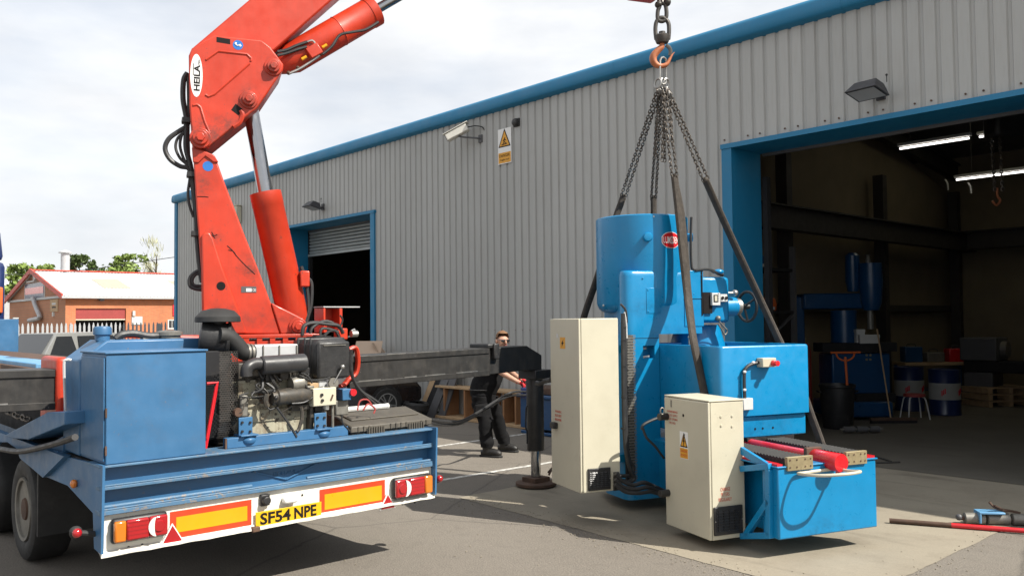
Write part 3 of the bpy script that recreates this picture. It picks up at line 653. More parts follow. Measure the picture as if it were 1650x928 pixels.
# side plates
pts = [WY(x, y, YL) for x, y in ((166, 750), (69, 726), (71, 766), (109.5, 782), (150, 826), (152, 883), (163, 893))]
pts = [V((p.x, 0, p.z)) for p in pts]
for y in (YL - .002, YR - .014):
    mb = MB(); mb.prism([(p.x, y, p.z) for p in pts], (0, .016, 0)); P('side_plate', mb, 'tblue')
mb = MB(); mb.sphere(WY(119, 779, YL - .02), .03, .025, .03, 10, 7); P('side_marker', mb, 'lensamber')
q = WY(80, 741, YL - .03); mb = MB(); sh_ = [(-.16, .07), (.16, .07), (.14, -.01), (0, -.09), (-.14, -.01)]
mb.prism([(q.x + a, YL - .02, q.z + b + a * .05) for a, b in sh_], (0, .012, 0)); nb = P('maker_badge', mb, 'tblue', bevel=.004)
P('lettering', text_mesh('NOOTEBOOM', (q.x, YL - .021, q.z + .025), (1, 0, .05), (0, 0, 1), .25, .045, .005), 'tblue', nb)
# blue power box
BX0, BX1, BY0, BY1, BZ0, BZ1 = -6.35, -5.82, 1.735, 2.385, 1.052, 1.755
mb = MB(); mb.box(BX0, BX1, BY0, BY1, BZ0, BZ1); pb = P('power_box', mb, 'tblue', bevel=.006)
mb = MB(); mb.box(BX0 - .01, BX1 + .012, BY0 - .01, BY1 + .01, BZ1 + .001, BZ1 + .014); P('lid', mb, 'tblue', pb, bevel=.004)
mb = MB(); mb.box(BX0 + .03, BX1 - .012, BY0 - .012, BY0 - .003, BZ0 + .02, BZ1 - .02); P('door', mb, 'tblue', pb, bevel=.004)
mb = MB(); mb.box(BX1 - .006, BX1 + .006, BY0 - .004, BY0 + .006, BZ0 + .3, BZ0 + .36); mb.box(BX1 - .006, BX1 + .006, BY0 - .004, BY0 + .006, BZ0 + .06, BZ0 + .12); P('hinge', mb, 'rust', pb)
# oil tank with chamfered shoulders behind it
mb = MB(); prof = [(1.725, 1.05), (1.725, 1.70), (1.90, 1.835), (2.62, 1.835), (2.72, 1.76), (2.72, 1.05)]
mb.prism([(-6.76, y, z) for y, z in prof], (.40, 0, 0)); tk = P('oil_tank', mb, 'tblue', bevel=.012)
q = WX(165, 540, -6.55); mb = MB(); mb.lathe([(.05, 0), (.05, .04), (.062, .045), (.062, .085), (.055, .1), (.03, .104)], (-6.55, q.y, 1.83), n=18); P('filler_cap', mb, 'tblue', tk)
q = WY(107, 580, 1.69); r_ = WY(109, 665, 1.69)
mb = MB(); mb.tube([(q.x, 1.72, q.z), (q.x, 1.685, q.z), (q.x, 1.675, q.z - .04), (r_.x + .0, 1.675, r_.z + .04), (r_.x, 1.685, r_.z), (r_.x, 1.72, r_.z)], .010, 6, 3); mb.box(r_.x - .02, r_.x + .08, 1.70, 1.724, r_.z - .03, r_.z); P('sight_tube', mb, 'greymet', tk)
pa = [WX(x, y, -6.6) for x, y in ((186, 546), (196, 539), (215, 537), (240, 541), (262, 540))]
mb = MB(); mb.tube([p + V((0, 0, .0)) for p in pa], .026, 8); P('suction_hose', mb, 'hose')
q = WX(272, 541, -6.62); mb = MB(); mb.lathe([(.085, -.06), (.085, .0), (.10, .005), (.10, .03), (.03, .045)], q, n=18); mb.tube([q + V((0, -.2, -.02)), q + V((0, -.06, -.02))], .035, 10, 0); P('filter_housing', mb, 'alu')
# rear working deck and chassis
mb = MB(); mb.box(-7.75, XR - .29, YL + .03, YR - .03, .95, 1.034); P('rear_deck', mb, 'dgrey')
for y in (2.35, 3.55):
    mb = MB(); mb.box(-19, XR - .12, y, y + .12, .55, .94); P('chassis_rail', mb, 'tblue')
mb = MB(); mb.box(-20.3, -7.78, YL + .08, 2.02, 1.42, 1.635); P('deck_side_rail', mb, 'paleblue', bevel=.01)
mb = MB(); mb.box(-20.3, -7.78, 2.021, YR - .3, 1.30, 1.42); P('load_deck', mb, 'rust', bevel=.004)
for i in range(11):
    mb = MB(); mb.box(-19.3 + i * 1.05, -19.3 + i * 1.05 + 1.0, YL + .03, YL + .078, 1.40 + .004 * (i % 2), 1.60); P('side_board', mb, 'rust', bevel=.004)
mb = MB(); mb.box(-19, -7.78, 1.95, 4.0, .96, 1.299); P('deck_frame', mb, 'cavity')
mb = MB(); mb.box(-20.4, -20.33, YL, YR, 1.2, 2.07); P('headboard', mb, 'tblue', bevel=.01)
# mudguards
mb = MB(); a = [WY(x, y, 1.66) for x, y in ((-60, 672), (8, 700), (68, 722), (103, 735), (70, 768), (55, 757), (32, 738), (26, 722), (12, 712), (-6, 712), (-18, 728), (-60, 728))]
mb.prism([(p.x, 1.66, p.z) for p in a], (0, .05, 0)); P('mudguard', mb, 'tblue')
mb = MB(); a = [WY(x, y, 1.72) for x, y in ((103, 703), (103, 735), (70, 769), (56, 757), (60, 725))]; mb.prism([(p.x, 1.715, p.z) for p in a], (0, .3, 0)); P('mudguard_bracket', mb, 'tblue')
mb = MB(); a = [WY(x, y, 1.60) for x, y in ((6, 702), (76, 664), (104, 663), (104, 684), (45, 708), (20, 706))]
mb.prism([(p.x, 1.60, p.z) for p in a], (0, .34, 0)); P('outrigger_step', mb, 'tblue', bevel=.006)
mb = MB(); mb.tube([WY(x, y, 1.60) for x, y in ((-40, 716), (0, 723), (30, 727), (60, 722), (95, 713), (121, 704))], .022, 8); P('air_hose', mb, 'hose')
mb = MB(); mb.box(-7.62, -7.58, 1.76, 2.35, .28, .9); P('mudflap', mb, 'rubber'); mb = MB(); mb.box(-7.62, -7.58, 3.68, 4.28, .28, .9); P('mudflap', mb, 'rubber')
def wheel(x, y, out):
    w = MB(); R = .425
    prof = [(.245, -.13), (.30, -.155), (.37, -.16), (.405, -.145), (.42, -.12), (.425, -.09), (.425, .09), (.42, .12), (.405, .145), (.37, .16), (.30, .155), (.245, .13)]
    w.lathe([(r, h * .95) for r, h in prof], (x, y, R), (0, out, 0), 40, cap=False)
    for k in (-.07, -.025, .025, .07): pass
    wh = P('wheel', w, 'rubber', smooth=30)
    m = MB(); m.lathe([(.25, .125), (.262, .135), (.258, .15), (.235, .145), (.225, .06), (.20, .03), (.14, .035), (.11, .05)], (x, y, R), (0, out, 0), 32, cap=True); P('rim', m, 'alu', wh)
    m = MB(); m.lathe([(.10, .05), (.10, .11), (.085, .14), (.03, .145)], (x, y, R), (0, out, 0), 20)
    for k in range(10): a_ = k * math.pi / 5; m.cyl((x + .155 * math.cos(a_), y + out * .03, R + .155 * math.sin(a_)), (x + .155 * math.cos(a_), y + out * .065, R + .155 * math.sin(a_)), .014, n=6)
    P('hub', m, 'rust', wh)
for x in (-8.05, -9.35, -10.65):
    wheel(x, 1.90, -1); wheel(x, 4.12, 1)
    m = MB(); m.cyl((x, 2.0, .425), (x, 4.0, .425), .07, n=12); P('axle', m, 'cavity')
mb = MB()
for i, (x, y) in enumerate(((12, 663), (18, 665), (24, 668), (30, 671), (37, 673), (44, 675))): mb.link(WY(x, y, 1.85), V((1, .2, -.3)), V((0, 1, .5)) if i % 2 else V((0, .2, 1)), .075, .04, .009)
P('loose_chain', mb, 'chain', kind='stuff')
mb = MB(); a = [WX(x, 541 + (x - 200) * .03, -6.9) for x in (196, 330)]; mb.tube(a, .018, 6, 0); P('hand_rail', mb, 'red')

# cab of the tractor far left
t = Thing('lorry_cab', 'dark blue lorry cab at the left edge behind the trailer deck', 'lorry', (-21.75, 3.0, 0))
mb = MB(); mb.box(-1.1, 1.0, -1.2, 1.16, .9, 3.3); mb.prism([(-1.1, -1.2, 3.302), (.98, -1.2, 3.302), (.6, -1.2, 4.05), (-.6, -1.2, 4.1)], (0, 2.34, 0)); t.part('cab', mb, 'navy', bevel=.12)
mb = MB(); mb.box(1.0, 1.05, .75, 1.10, 2.2, 2.75); t.part('side_fairing', mb, 'orange', bevel=.03)
mb = MB(); mb.box(-1.13, -1.09, -1.0, 1.0, 1.9, 2.9); t.part('windscreen', mb, 'glass')
mb = MB(); mb.box(-1.1, 2.3, -.5, .5, .6, .9); t.part('chassis', mb, 'cavity')
for y in (-1.0, 1.0):
    for x in (-.5, 1.9):
        m = MB(); m.lathe([(.25, -.14), (.48, -.14), (.5, -.1), (.5, .1), (.48, .14), (.25, .14)], (x, y, .5), (0, 1, 0), 24, cap=True); t.part('wheel', m, 'rubber')
# ------------------------------------------------------------------ loader crane
CA = V((-7.1, 3.3, 0)); CB = V((.372, .928, 0)).normalized()
cr_ = Thing('loader_crane', 'red hydraulic loader crane with folded boom and black outrigger beams on the trailer', 'crane', CA, math.atan2(CB.y, CB.x))
HW = .2
def cpx(x, y, off=HW): p = cr_.px(x, y, 1, -off); return V((p.x, 0, p.z))
def cprism(pts, y0, y1): 
    mb = MB(); mb.prism([(p.x, y0, p.z) for p in pts], (0, y1 - y0, 0)); return mb
C = cr_.part
sp_ = []
for x_, y_, r_, q_ in ((441, 112, .16, .8), (401, 166, .15, .8), (323, 228, .20, .8), (481, 532, .16, .8), (352, 212, .24, 1.3), (365, 205, .14, 1), (330, 300, .12, .6), (345, 380, .10, 1), (400, 440, .12, .5), (350, 520, .3, 1.4), (430, 515, .25, 1.4)):
    q = cpx(x_, y_); sp_.append(((q.x, -.2, q.z), r_, q_))
spots('red', sp_, (.075, .03, .022), .8)
# base
b0 = cpx(327, 547).x; b1 = cpx(492, 547).x
mb = MB(); mb.box(b0 - .25, b1 + .12, -.34, .34, 1.62, 1.80); C('base_frame', mb, 'red', bevel=.012)
zt = cpx(400, 541).z
mb = MB(); mb.box(b0 - .28, b1 + .10, -.36, .36, zt - .02, zt + .012); C('base_flange', mb, 'red', bevel=.006)
for i in range(8):
    x = b0 + .12 + i * (b1 - b0 - .1) / 7; mb = MB(); mb.box(x - .012, x + .03, -.36, -.30, zt - .10, zt - .021); C('flange_rib', mb, 'red')
mb = MB(); mb.cyl((0, 0, .9), (0, 0, 1.64), .30, n=28); C('slew_column', mb, 'red')
# lower boom
OUT = [(310.5, 232), (347, 252), (361, 292), (395, 381), (416, 433), (437, 490), (452, 538), (326, 538), (324, 433), (316, 330)]
C('lower_boom', cprism([cpx(*p) for p in OUT], -HW, HW), 'red', bevel=.012)
C('boom_stiffener', cprism([cpx(*p) for p in ((325, 380), (329, 375), (338, 375), (343, 384), (356, 425), (398, 537), (327, 537))], -HW - .028, -HW + .01), 'red', bevel=.012)
C('cylinder_bracket', cprism([cpx(*p) for p in ((437, 488), (448, 493), (488, 513), (493, 521), (493, 538), (452, 538), (440, 500))], -HW - .012, HW + .012), 'red', bevel=.01)
C('top_cap', cprism([cpx(*p) for p in ((309, 238), (345, 250), (352, 262), (344, 262), (331, 252), (320, 263), (311, 262))], -HW - .014, -HW + .01), 'red', bevel=.006)
mb = MB(); q = cpx(356, 461); mb.cyl((q.x, -HW - .03, q.z), (q.x, -HW - .0285, q.z), .036, n=20); C('bore_hole', mb, 'ink')
# knuckle
KN = [(304, 90), (309, 78), (346.5, 57), (422, 65), (436, 76), (457, 104), (456, 113), (415, 174), (386, 197), (337, 237), (320, 238), (310, 234), (305, 168)]
kn = C('knuckle', cprism([cpx(*p, HW + .035) for p in KN], -HW - .035, HW + .035), 'red', bevel=.012)
for pl in (((332, 97), (352, 83), (398, 88), (405, 95), (404, 99)), ((331, 153), (336, 156), (346, 152), (402, 103)), ((311, 170), (318, 169), (323, 173), (330, 196), (338, 215))):
    mb = MB(); mb.tube([V((cpx(*p, HW + .035).x, -HW - .035, cpx(*p, HW + .035).z)) for p in pl], .010, 6, 0); C('weld_ridge', mb, 'red', kn)
mb = MB(); q = cpx(360, 66, .235); mb.obox((q.x, -.2355, q.z), (.055, 0, -.004), (0, .001, 0), (0, 0, .022)); C('slot_shade_plate', mb, 'ink', kn)  # flat black plate: the shade inside the slot is put into its colour
mb = MB(); q = cpx(382, 177, .235); mb.obox((q.x, -.2355, q.z), (.03, 0, -.022), (0, .001, 0), (.018, 0, .028)); C('slot_shade_plate', mb, 'ink', kn)  # second flat plate, coloured black for the shade in the hole
mb = MB(); mb.tube([V((cpx(*p, .24).x, -.24, cpx(*p, .24).z)) for p in ((388, 178), (391, 186), (386, 198), (376, 205))], .02, 6, 4); C('lug', mb, 'red', kn)
def pin(x, y, r, off, col='red', wid=None):
    q = cpx(x, y, off + .05); mb = MB(); mb.cyl((q.x, -off - .015, q.z), (q.x, -off + .02, q.z), r * 1.4, n=26); mb.cyl((q.x, -off - .055, q.z), (q.x, -off, q.z), r, n=6 if 0 else 24); mb.cyl((q.x, -off - .075, q.z), (q.x, -off - .05, q.z), r * .62, n=6)
    C('pivot_pin', mb, col, bevel=.006)
pin(441, 106, .055, .235); pin(401, 159, .055, .235); pin(323, 221, .062, .235); pin(481, 526, .055, .215)
# main boom up and outer jib (they leave the picture at the top)
a0, a1 = cpx(330, 80, .15), cpx(425, 92, .15)
dB = (cpx(533, 0, .15) - cpx(442, 80, .15)).normalized()
e0 = cpx(307, 80, .15); e1 = cpx(442, 82, .15); Lb = 2.35
C('main_boom', cprism([e0, e1, e1 + dB * (Lb - .25), e1 + dB * Lb + V((-.12, 0, .12)), e0 + dB * (Lb + .1)], -.15, .15), 'red', bevel=.015)
el = (e0 + e1) / 2 + dB * (Lb - .1); tip = V((4.05, 0, 5.36)); dj = (tip - el).normalized(); nj = V((-dj.z, 0, dj.x))
C('jib', cprism([el + nj * .22 - dj * .2, el - nj * .20 - dj * .2, tip - nj * .02 - dj * .1, tip + nj * .02, tip + nj * .2, tip + nj * .22 - dj * .3], -.12, .12), 'red', bevel=.015)
mb = MB(); mb.cyl((tip.x - .02, -.15, tip.z + .1), (tip.x - .02, .15, tip.z + .1), .08, n=18); C('jib_pin', mb, 'dred')
mb = MB(); mb.box(tip.x - .28, tip.x + .03, -.09, .09, 5.27, 5.42); C('jib_head', mb, 'dred', bevel=.03)
# lift cylinder
def mid(x, y): p = cr_.px(x, y, 1, 0); return V((p.x, 0, p.z))
k0, k1 = mid(472, 508), mid(427.5, 311); dk = (k1 - k0).normalized(); kp = mid(401, 160)
mb = MB(); mb.lathe([(.10, -.1), (.135, -.02), (.135, (k1 - k0).length - .12), (.137, (k1 - k0).length - .118), (.137, (k1 - k0).length), (.08, (k1 - k0).length + .004)], k0, dk, 32); lc_ = C('lift_cylinder', mb, 'red', smooth=50)
mb = MB(); mb.cyl(k1 - dk * .05, kp, .066, n=26); C('piston_rod', mb, 'chrome', lc_)
mb = MB(); mb.cyl(kp - V((0, .12, 0)), kp + V((0, .12, 0)), .10, n=22); C('rod_eye', mb, 'red', lc_)
for pts in (((484, 430), (489, 445), (494, 470), (496, 500), (490, 520)), ((486, 447), (500, 455), (500, 490), (495, 510), (488, 532))):
    mb = MB(); mb.tube([mid(*p) + V((0, -.06, 0)) for p in pts], .016, 7); C('hydraulic_hose', mb, 'hose')
q = mid(487, 452); mb = MB(); mb.box(q.x - .03, q.x + .05, -.13, -.03, q.z - .06, q.z + .08); C('hose_fitting', mb, 'red', bevel=.01)
# boom cylinder
p0, p1 = mid(446, 109), mid(604.5, 17); dq = (p1 - p0).normalized(); lq = (p1 - p0).length
mb = MB(); mb.lathe([(.07, .0), (.10, .06), (.137, .16), (.137, lq * .62), (.141, lq * .622), (.137, lq * .63), (.137, lq * .93), (.142, lq * .932), (.142, lq), (.07, lq + .004)], p0, dq, 32); bc = C('boom_cylinder', mb, 'red', smooth=50)
mb = MB(); mb.cyl(p1 - dq * .05, p1 + dq * 1.5, .045, n=20); C('piston_rod', mb, 'chrome', bc)
mb = MB(); mb.cyl(p1 + V((0, -.08, .09)), p1 + dq * .6 + V((0, -.08, .09)), .012, n=8); C('guide_rod', mb, 'black', bc)
def bo(x, y, o=.15): p = cr_.px(x, y, 1, -o); return V(p)
mb = MB(); c_ = bo(506, 83, .16); mb.obox(c_, dq * .06, (0, .03, 0), V((-dq.z, 0, dq.x)) * .05); C('load_valve', mb, 'red', bc, bevel=.008)
for x, y in ((523, 75), (490, 94)):
    c_ = bo(x, y, .17); mb = MB(); mb.cyl(c_ - dq * .025, c_ + dq * .025, .014, n=10); C('valve_cap', mb, 'yellow', bc)
for pts, r in ((((447, 84), (462, 81), (478, 74), (495, 68)), .014), (((447, 90), (463, 86), (480, 80), (494, 76)), .014), (((495, 68), (503, 66), (508, 72), (506, 80)), .010), (((520, 88), (535, 75), (548, 57), (570, 52), (590, 48), (610, 36)), .013), (((466, 119), (485, 110), (505, 97), (515, 90)), .012)):
    mb = MB(); mb.tube([bo(x, y, .155) for x, y in pts], r, 7); C('hydraulic_hose', mb, 'hose' if r > .0125 else 'steel', bc)
for x, y in ((480, 110), (465, 118), (517, 87)):
    mb = MB(); mb.sphere(bo(x, y, .15), .018); C('pipe_fitting', mb, 'rust', bc)
# hose bundle down the back of the crane
for pts, r in ((((302, 118), (296, 130), (295, 160), (300, 190), (300, 215), (300, 240), (307, 268), (312, 300), (316, 345), (318, 390), (322, 430), (326, 455)), .022), (((300, 205), (288, 212), (272, 224), (266, 240), (274, 257), (290, 268), (304, 272), (309, 290), (315, 340), (319, 400), (324, 440)), .020),
               (((300, 212), (287, 222), (283, 238), (290, 255), (303, 268), (306, 285), (303, 310), (305, 330), (312, 350)), .012), (((303, 120), (304, 170), (303, 220), (306, 280), (314, 330), (317, 380)), .014),
               (((302, 205), (294, 215), (290, 235), (297, 258), (305, 266)), .012), (((325, 437), (316, 438), (306, 448), (306, 460), (314, 465), (326, 467)), .016), (((326, 441), (316, 442), (310, 450), (312, 459), (326, 461)), .013)):
    mb = MB(); mb.tube([bo(x, y, .10) for x, y in pts], r, 8); C('hydraulic_hose', mb, 'hose')
for x, y in ((308, 282), (315, 377), (300, 195)):
    q = bo(x, y, .12); mb = MB(); mb.obox(q, (.035, 0, 0), (0, .05, 0), (.003, 0, .022)); C('hose_clamp', mb, 'black', bevel=.004)
# badges and stickers
q0 = cpx(316.5, 122, .236); hw_, hh_ = abs(cpx(326.5, 122, .236).x - cpx(306.5, 122, .236).x) / 2, abs(cpx(317, 88, .236).z - cpx(317, 157, .236).z) / 2
mb = MB(); mb.prism([(q0.x + hw_ * math.cos(a * math.pi / 18), -.2352, q0.z + hh_ * math.sin(a * math.pi / 18)) for a in range(36)], (0, -.0015, 0)); bd = C('maker_badge', mb, 'signwhite')
mb2 = text_mesh('HEILA', (q0.x + .004, -.2368, q0.z - .02), (0.02, 0, 1), (-1, 0, .02), hh_ * 1.22, hw_ * 1.0, .001, bold=.035); C('lettering', mb2, 'ink', bd)
C('lettering', text_mesh('cranes', (q0.x + hw_ * .42, -.2368, q0.z + hh_ * .62), (.12, 0, 1), (-1, 0, .12), hh_ * .26, hw_ * .28, .001), 'ink', bd)
mb = MB(); mb.bar((q0.x - hw_ * .52, -.2372, q0.z - .0), (q0.x - hw_ * .5, -.2372, q0.z + hh_ * .55), .006, .0012, up=(0, 1, 0)); C('badge_line', mb, 'ink', bd)
for x, y, r, off in ((383.5, 73, .042, .2365), (335, 268, .042, .2015)):
    q = cpx(x, y, off); mb = MB(); mb.cyl((q.x, -off + .002, q.z), (q.x, -off, q.z), r, n=24); s_ = C('round_sticker', mb, 'stickerblue')
    if y < 100:
        m = MB(); m.tube([(q.x - .025, -off - .001, q.z + .012), (q.x - .005, -off - .001, q.z - .005), (q.x + .022, -off - .001, q.z + .008)], .005, 5, 3); m.sphere((q.x - .018, -off - .001, q.z + .014), .008, .002, .008, 8, 5); m.sphere((q.x + .018, -off - .001, q.z - .004), .010, .002, .010, 8, 5); C('hook_symbol', m, 'signwhite', s_, kind='stuff')
q = cpx(401, 466.5, .2015); mb = MB(); mb.obox((q.x, -.2015, q.z), (.062, 0, .0), (0, .001, 0), (0, 0, .026)); s_ = C('data_plate', mb, 'dgrey')
mb = MB(); mb.obox((q.x, -.203, q.z - .004), (.022, 0, 0), (0, .0006, 0), (0, 0, .014)); C('plate_field', mb, 'signwhite', s_); [C('lettering', text_mesh(l_, (q.x + .036 + d_, -.203, q.z - .004), (1, 0, 0), (0, 0, 1), .012, .022, .0006), 'signwhite', s_) for l_, d_ in (('C', 0), ('E', .016))]
mb = MB()
for pts in (((366, 396), (374, 403), (380, 411), (388, 420), (398, 430), (411, 442)), ((368, 403), (376, 405), (381, 413)), ((318, 317), (328, 317), (336, 318)), ((341, 374), (345, 380), (350, 378)), ((340, 378), (347, 384))):
    mb.tube([V((cpx(*p, HW).x, -HW - .0005, cpx(*p, HW).z)) for p in pts], .0035, 4, 3)
C('paint_scratch', mb, 'ink', kind='stuff')
# outriggers (in world directions, across the trailer)
XO = -7.35
def orig(side):
    s = 1 if side > 0 else -1
    f = lambda y: y
    XF = XO + .15
    a0_, a1_, b0_, b1_ = WX(600, 572, XF), WX(790, 560.5, XF), WX(600, 622.5, XF), WX(773, 606.5, XF)
    y0, y1 = (4.35, WX(790, 580, XO + .15).y) if s > 0 else (1.80, -.6); ya, yb = min(y0, y1), max(y0, y1)
    def lz(p, q, y): yy_ = y if s > 0 else 6.0 - y; return p.z + (q.z - p.z) * (yy_ - p.y) / (q.y - p.y)
    mb = MB(); mb.prism([(XO - .16, ya, lz(b0_, b1_, ya)), (XO - .16, yb, lz(b0_, b1_, yb)), (XO - .16, yb, lz(a0_, a1_, yb)), (XO - .16, ya, lz(a0_, a1_, ya))], (.31, 0, 0)); ob = C('outrigger_beam', mb, 'oblack', world=True, bevel=.012)
    for k_, (p_, q_) in enumerate(((a0_, a1_), (b0_, b1_))):
        m = MB(); o_ = -.058 if k_ == 0 else .004
        m.prism([(XO + .151, ya, lz(p_, q_, ya) + o_), (XO + .151, yb - .02, lz(p_, q_, yb) + o_), (XO + .151, yb - .02, lz(p_, q_, yb) + o_ + .055), (XO + .151, ya, lz(p_, q_, ya) + o_ + .055)], (.012, 0, 0)); C('beam_flange', m, 'oblack', ob, world=True, bevel=.003)
        yy_ = ya + .1
        while yy_ < yb - .3:
            l_ = rnd.uniform(.12, .3); m = MB(); z_ = lz(p_, q_, yy_) + (-.004 if k_ == 0 else .060); z2_ = lz(p_, q_, yy_ + l_) + (-.004 if k_ == 0 else .060)
            m.bar((XO + .158, yy_, z_), (XO + .158, yy_ + l_, z2_), .012, .010, up=(1, 0, 0)); C('weld_bead', m, 'steel', ob, world=True); yy_ += l_ + rnd.uniform(.1, .3)
    if s > 0:
        m = MB(); XE = XO + .12; ex_ = [WX(x_, y_, XE) for x_, y_ in ((792, 561), (849, 557), (873, 572), (873, 597), (844, 597), (780, 605))]; yy = [p_.y for p_ in ex_]; zz_ = [p_.z for p_ in ex_]; yy[0] = yy[5] = y1 - .15
        m.prism([(XO - .12, y, z) for y, z in zip(yy, zz_)], (.24, 0, 0)); ib = C('extension_beam', m, 'oblack', ob, world=True, bevel=.008)
        m = MB(); zc_ = WX(784, 553.5, XO).z; cy0, cy1 = WX(772, 556, XO).y, WX(791, 556, XO).y; m.box(XO - .17, XO + .15, cy0, cy1, zc_ - .05, zc_); m.box(XO + .12, XO + .176, cy1 - .10, cy1 - .02, zc_ - .17, zc_ + .003); C('slide_collar', m, 'black', ob, world=True, bevel=.012)
        lg = MB(); lg.lathe([(.098, .42), (.102, .43), (.102, 1.30), (.095, 1.34)], (XO, 6.95, 0), n=28); lo = C('outrigger_leg', lg, 'oblack', world=True, label='black outrigger leg with chromed foot rod')
        m = MB(); m.box(XO - .15, XO + .15, 6.82, 7.09, 1.255, 1.362); C('leg_head', m, 'black', lo, world=True, bevel=.01)
        m = MB(); m.cyl((XO, 6.95, .10), (XO, 6.95, .5), .058, n=24); C('foot_rod', m, 'chrome', lo, world=True)
        m = MB(); m.lathe([(.22, .012), (.24, .02), (.24, .05), (.20, .06)], (XO, 6.95, 0), n=30); m.box(XO - .11, XO + .11, 6.83, 7.07, .055, .11); m.tube([(XO + .08, 7.08, .12), (XO + .09, 7.13, .2), (XO + .02, 7.13, .14)], .012, 6); C('foot_plate', m, 'rust', lo, world=True, bevel=.004)
        m = MB(); m.tube([(XO + .05, 6.78, .95), (XO + .06, 6.75, .92), (XO + .06, 6.74, .72), (XO + .06, 6.76, .66), (XO + .06, 6.76, .52)], .010, 6); C('leg_pipe', m, 'black', lo, world=True)
    if s < 0:
        lg = MB(); lg.lathe([(.125, .42), (.13, .43), (.13, 1.26), (.115, 1.30)], (XO, -.45, 0), n=24); lo = C('outrigger_leg', lg, 'oblack', world=True)
        m = MB(); m.cyl((XO, -.45, .05), (XO, -.45, .5), .075, n=20); C('foot_rod', m, 'chrome', lo, world=True); m = MB(); m.lathe([(.22, .012), (.24, .02), (.24, .05), (.20, .06)], (XO, -.45, 0), n=26); C('foot_plate', m, 'rust', lo, world=True)
    yf = (4.34, 4.42) if s > 0 else (1.77, 1.85)
    if s > 0:
        loop = [WX(x, y, XO + .18) for x, y in ((562, 563), (572, 560), (576, 572), (576, 590), (572, 603), (562, 610), (556, 618), (548, 622))]
        m = MB(); m.tube(loop, .035, 8, 4, flat=.6); C('beam_bracket', m, 'red', world=True)
    else:
        m = MB(); m.box(XO - .3, XO + .2, 1.78, 1.87, 1.12, 1.70); C('beam_bracket', m, 'red', world=True, bevel=.03)
orig(1); orig(-1)
mb = MB(); mb.box(XO - .2, XO + .13, 1.88, 4.34, 1.25, 1.64); C('outrigger_housing', mb, 'dgrey', world=True)
# valve bank and guards on the crane, right of the boom
q0 = WX(508, 497, -7.0); q1 = WX(543, 535, -7.0)
mb = MB(); mb.box(-7.02, -6.99, q0.y, q1.y, q1.z, q0.z); mb.box(-7.0, -6.85, q0.y, q0.y + .02, q1.z, q0.z); mb.box(-7.0, -6.85, q1.y - .06, q1.y - .03, q1.z, q0.z); C('valve_guard', mb, 'red', world=True, bevel=.004)
a = WX(508, 495, -7.0); b = WX(566, 496, -7.0); mb = MB(); mb.box(-7.03, -6.85, a.y, b.y, a.z - .004, a.z + .006); C('guard_lid', mb, 'greymet', world=True)
for pts, r in ((((487, 540), (490, 525), (505, 520), (525, 522), (545, 525), (553, 537)), .017), (((500, 540), (503, 528), (520, 518), (535, 520), (540, 525)), .014), (((516, 540), (518, 530), (530, 530), (545, 535)), .013), (((520, 544), (530, 534), (540, 533), (546, 543)), .013), (((548, 508), (552, 515), (549, 524), (545, 530)), .008)):
    mb = MB(); mb.tube([WX(x, y, -6.62) for x, y in pts], r, 7); C('hydraulic_hose', mb, 'hose', world=True)
mb = MB(); a = WX(549, 538, -6.7); mb.box(-6.74, -6.66, a.y - .05, a.y + .05, a.z - .05, a.z + .05); C('spool_valve', mb, 'red', world=True, bevel=.01)
mb = MB(); mb.cyl(a + V((.06, .07, 0)), a + V((.06, .13, .0)), .03, n=10); C('valve_knob', mb, 'steel', world=True)
mb = MB(); mb.tube([WX(x, y, -6.7) for x, y in ((560, 543), (574, 540), (571, 530), (566, 533))], .006, 5, 0); C('lever_guard', mb, 'greymet', world=True)
for pts in (((566, 563), (566, 590), (570, 612), (582, 630), (600, 642), (625, 660)), ((564, 575), (566, 600), (575, 622), (592, 640), (610, 655))):
    mb = MB(); mb.tube([WX(x, y, XO + .3) for x, y in pts], .016, 7); C('hydraulic_hose', mb, 'hose', world=True)

# ------------------------------------------------------------------ diesel power pack
EX = -6.05
en = Thing('diesel_power_pack', 'old cream diesel engine power pack with black silencer and black oil tank', 'engine', (-6.3, 3.3, 1.035))
def ex(x, y, X=EX): return WX(x, y, X)
Q = lambda nm, mb, mat, par=None, **k: en.part(nm, mb, mat, par, world=True, **k)
def ebox(x0, y0, x1, y1, X, dep, nm, mat, par=None, bevel=.008, **k):
    a, b = ex(x0, y0, X), ex(x1, y1, X); mb = MB(); mb.box(X - dep, X, a.y, b.y, b.z, a.z); return Q(nm, mb, mat, par, bevel=bevel, **k)
# base rail (channel)
a = ex(366, 728, -5.93); b = ex(561, 700, -5.93); yb0, yb1 = a.y, b.y
mb = MB(); mb.box(-6.0, -5.93, yb0, yb1, 1.052, 1.125); Q('base_rail', mb, 'tblue', bevel=.004); mb = MB(); mb.box(-6.62, -6.55, yb0, yb1, 1.052, 1.125); Q('base_rail', mb, 'tblue', bevel=.004)
mb = MB(); mb.box(-5.95, -5.932, yb0 - .012, yb0, 1.052, 1.125); Q('rail_end', mb, 'rust')
blk = ebox(388, 640, 520, 702, EX, .38, 'crankcase', 'engine', bevel=.015)
ebox(383, 614, 508, 652, EX - .03, .36, 'engine_block', 'engine', bevel=.02)
ebox(400, 682, 492, 716, EX - .06, .3, 'oil_sump', 'engine', bevel=.015)
ebox(392, 662, 500, 672, EX + .012, .05, 'sump_flange', 'engine', blk, bevel=.004)
ebox(384, 585, 500, 618, EX - .06, .34, 'cylinder_head', 'engdark', bevel=.012)
ebox(410, 556, 481, 585, EX - .10, .22, 'rocker_cover', 'greymet', bevel=.012)
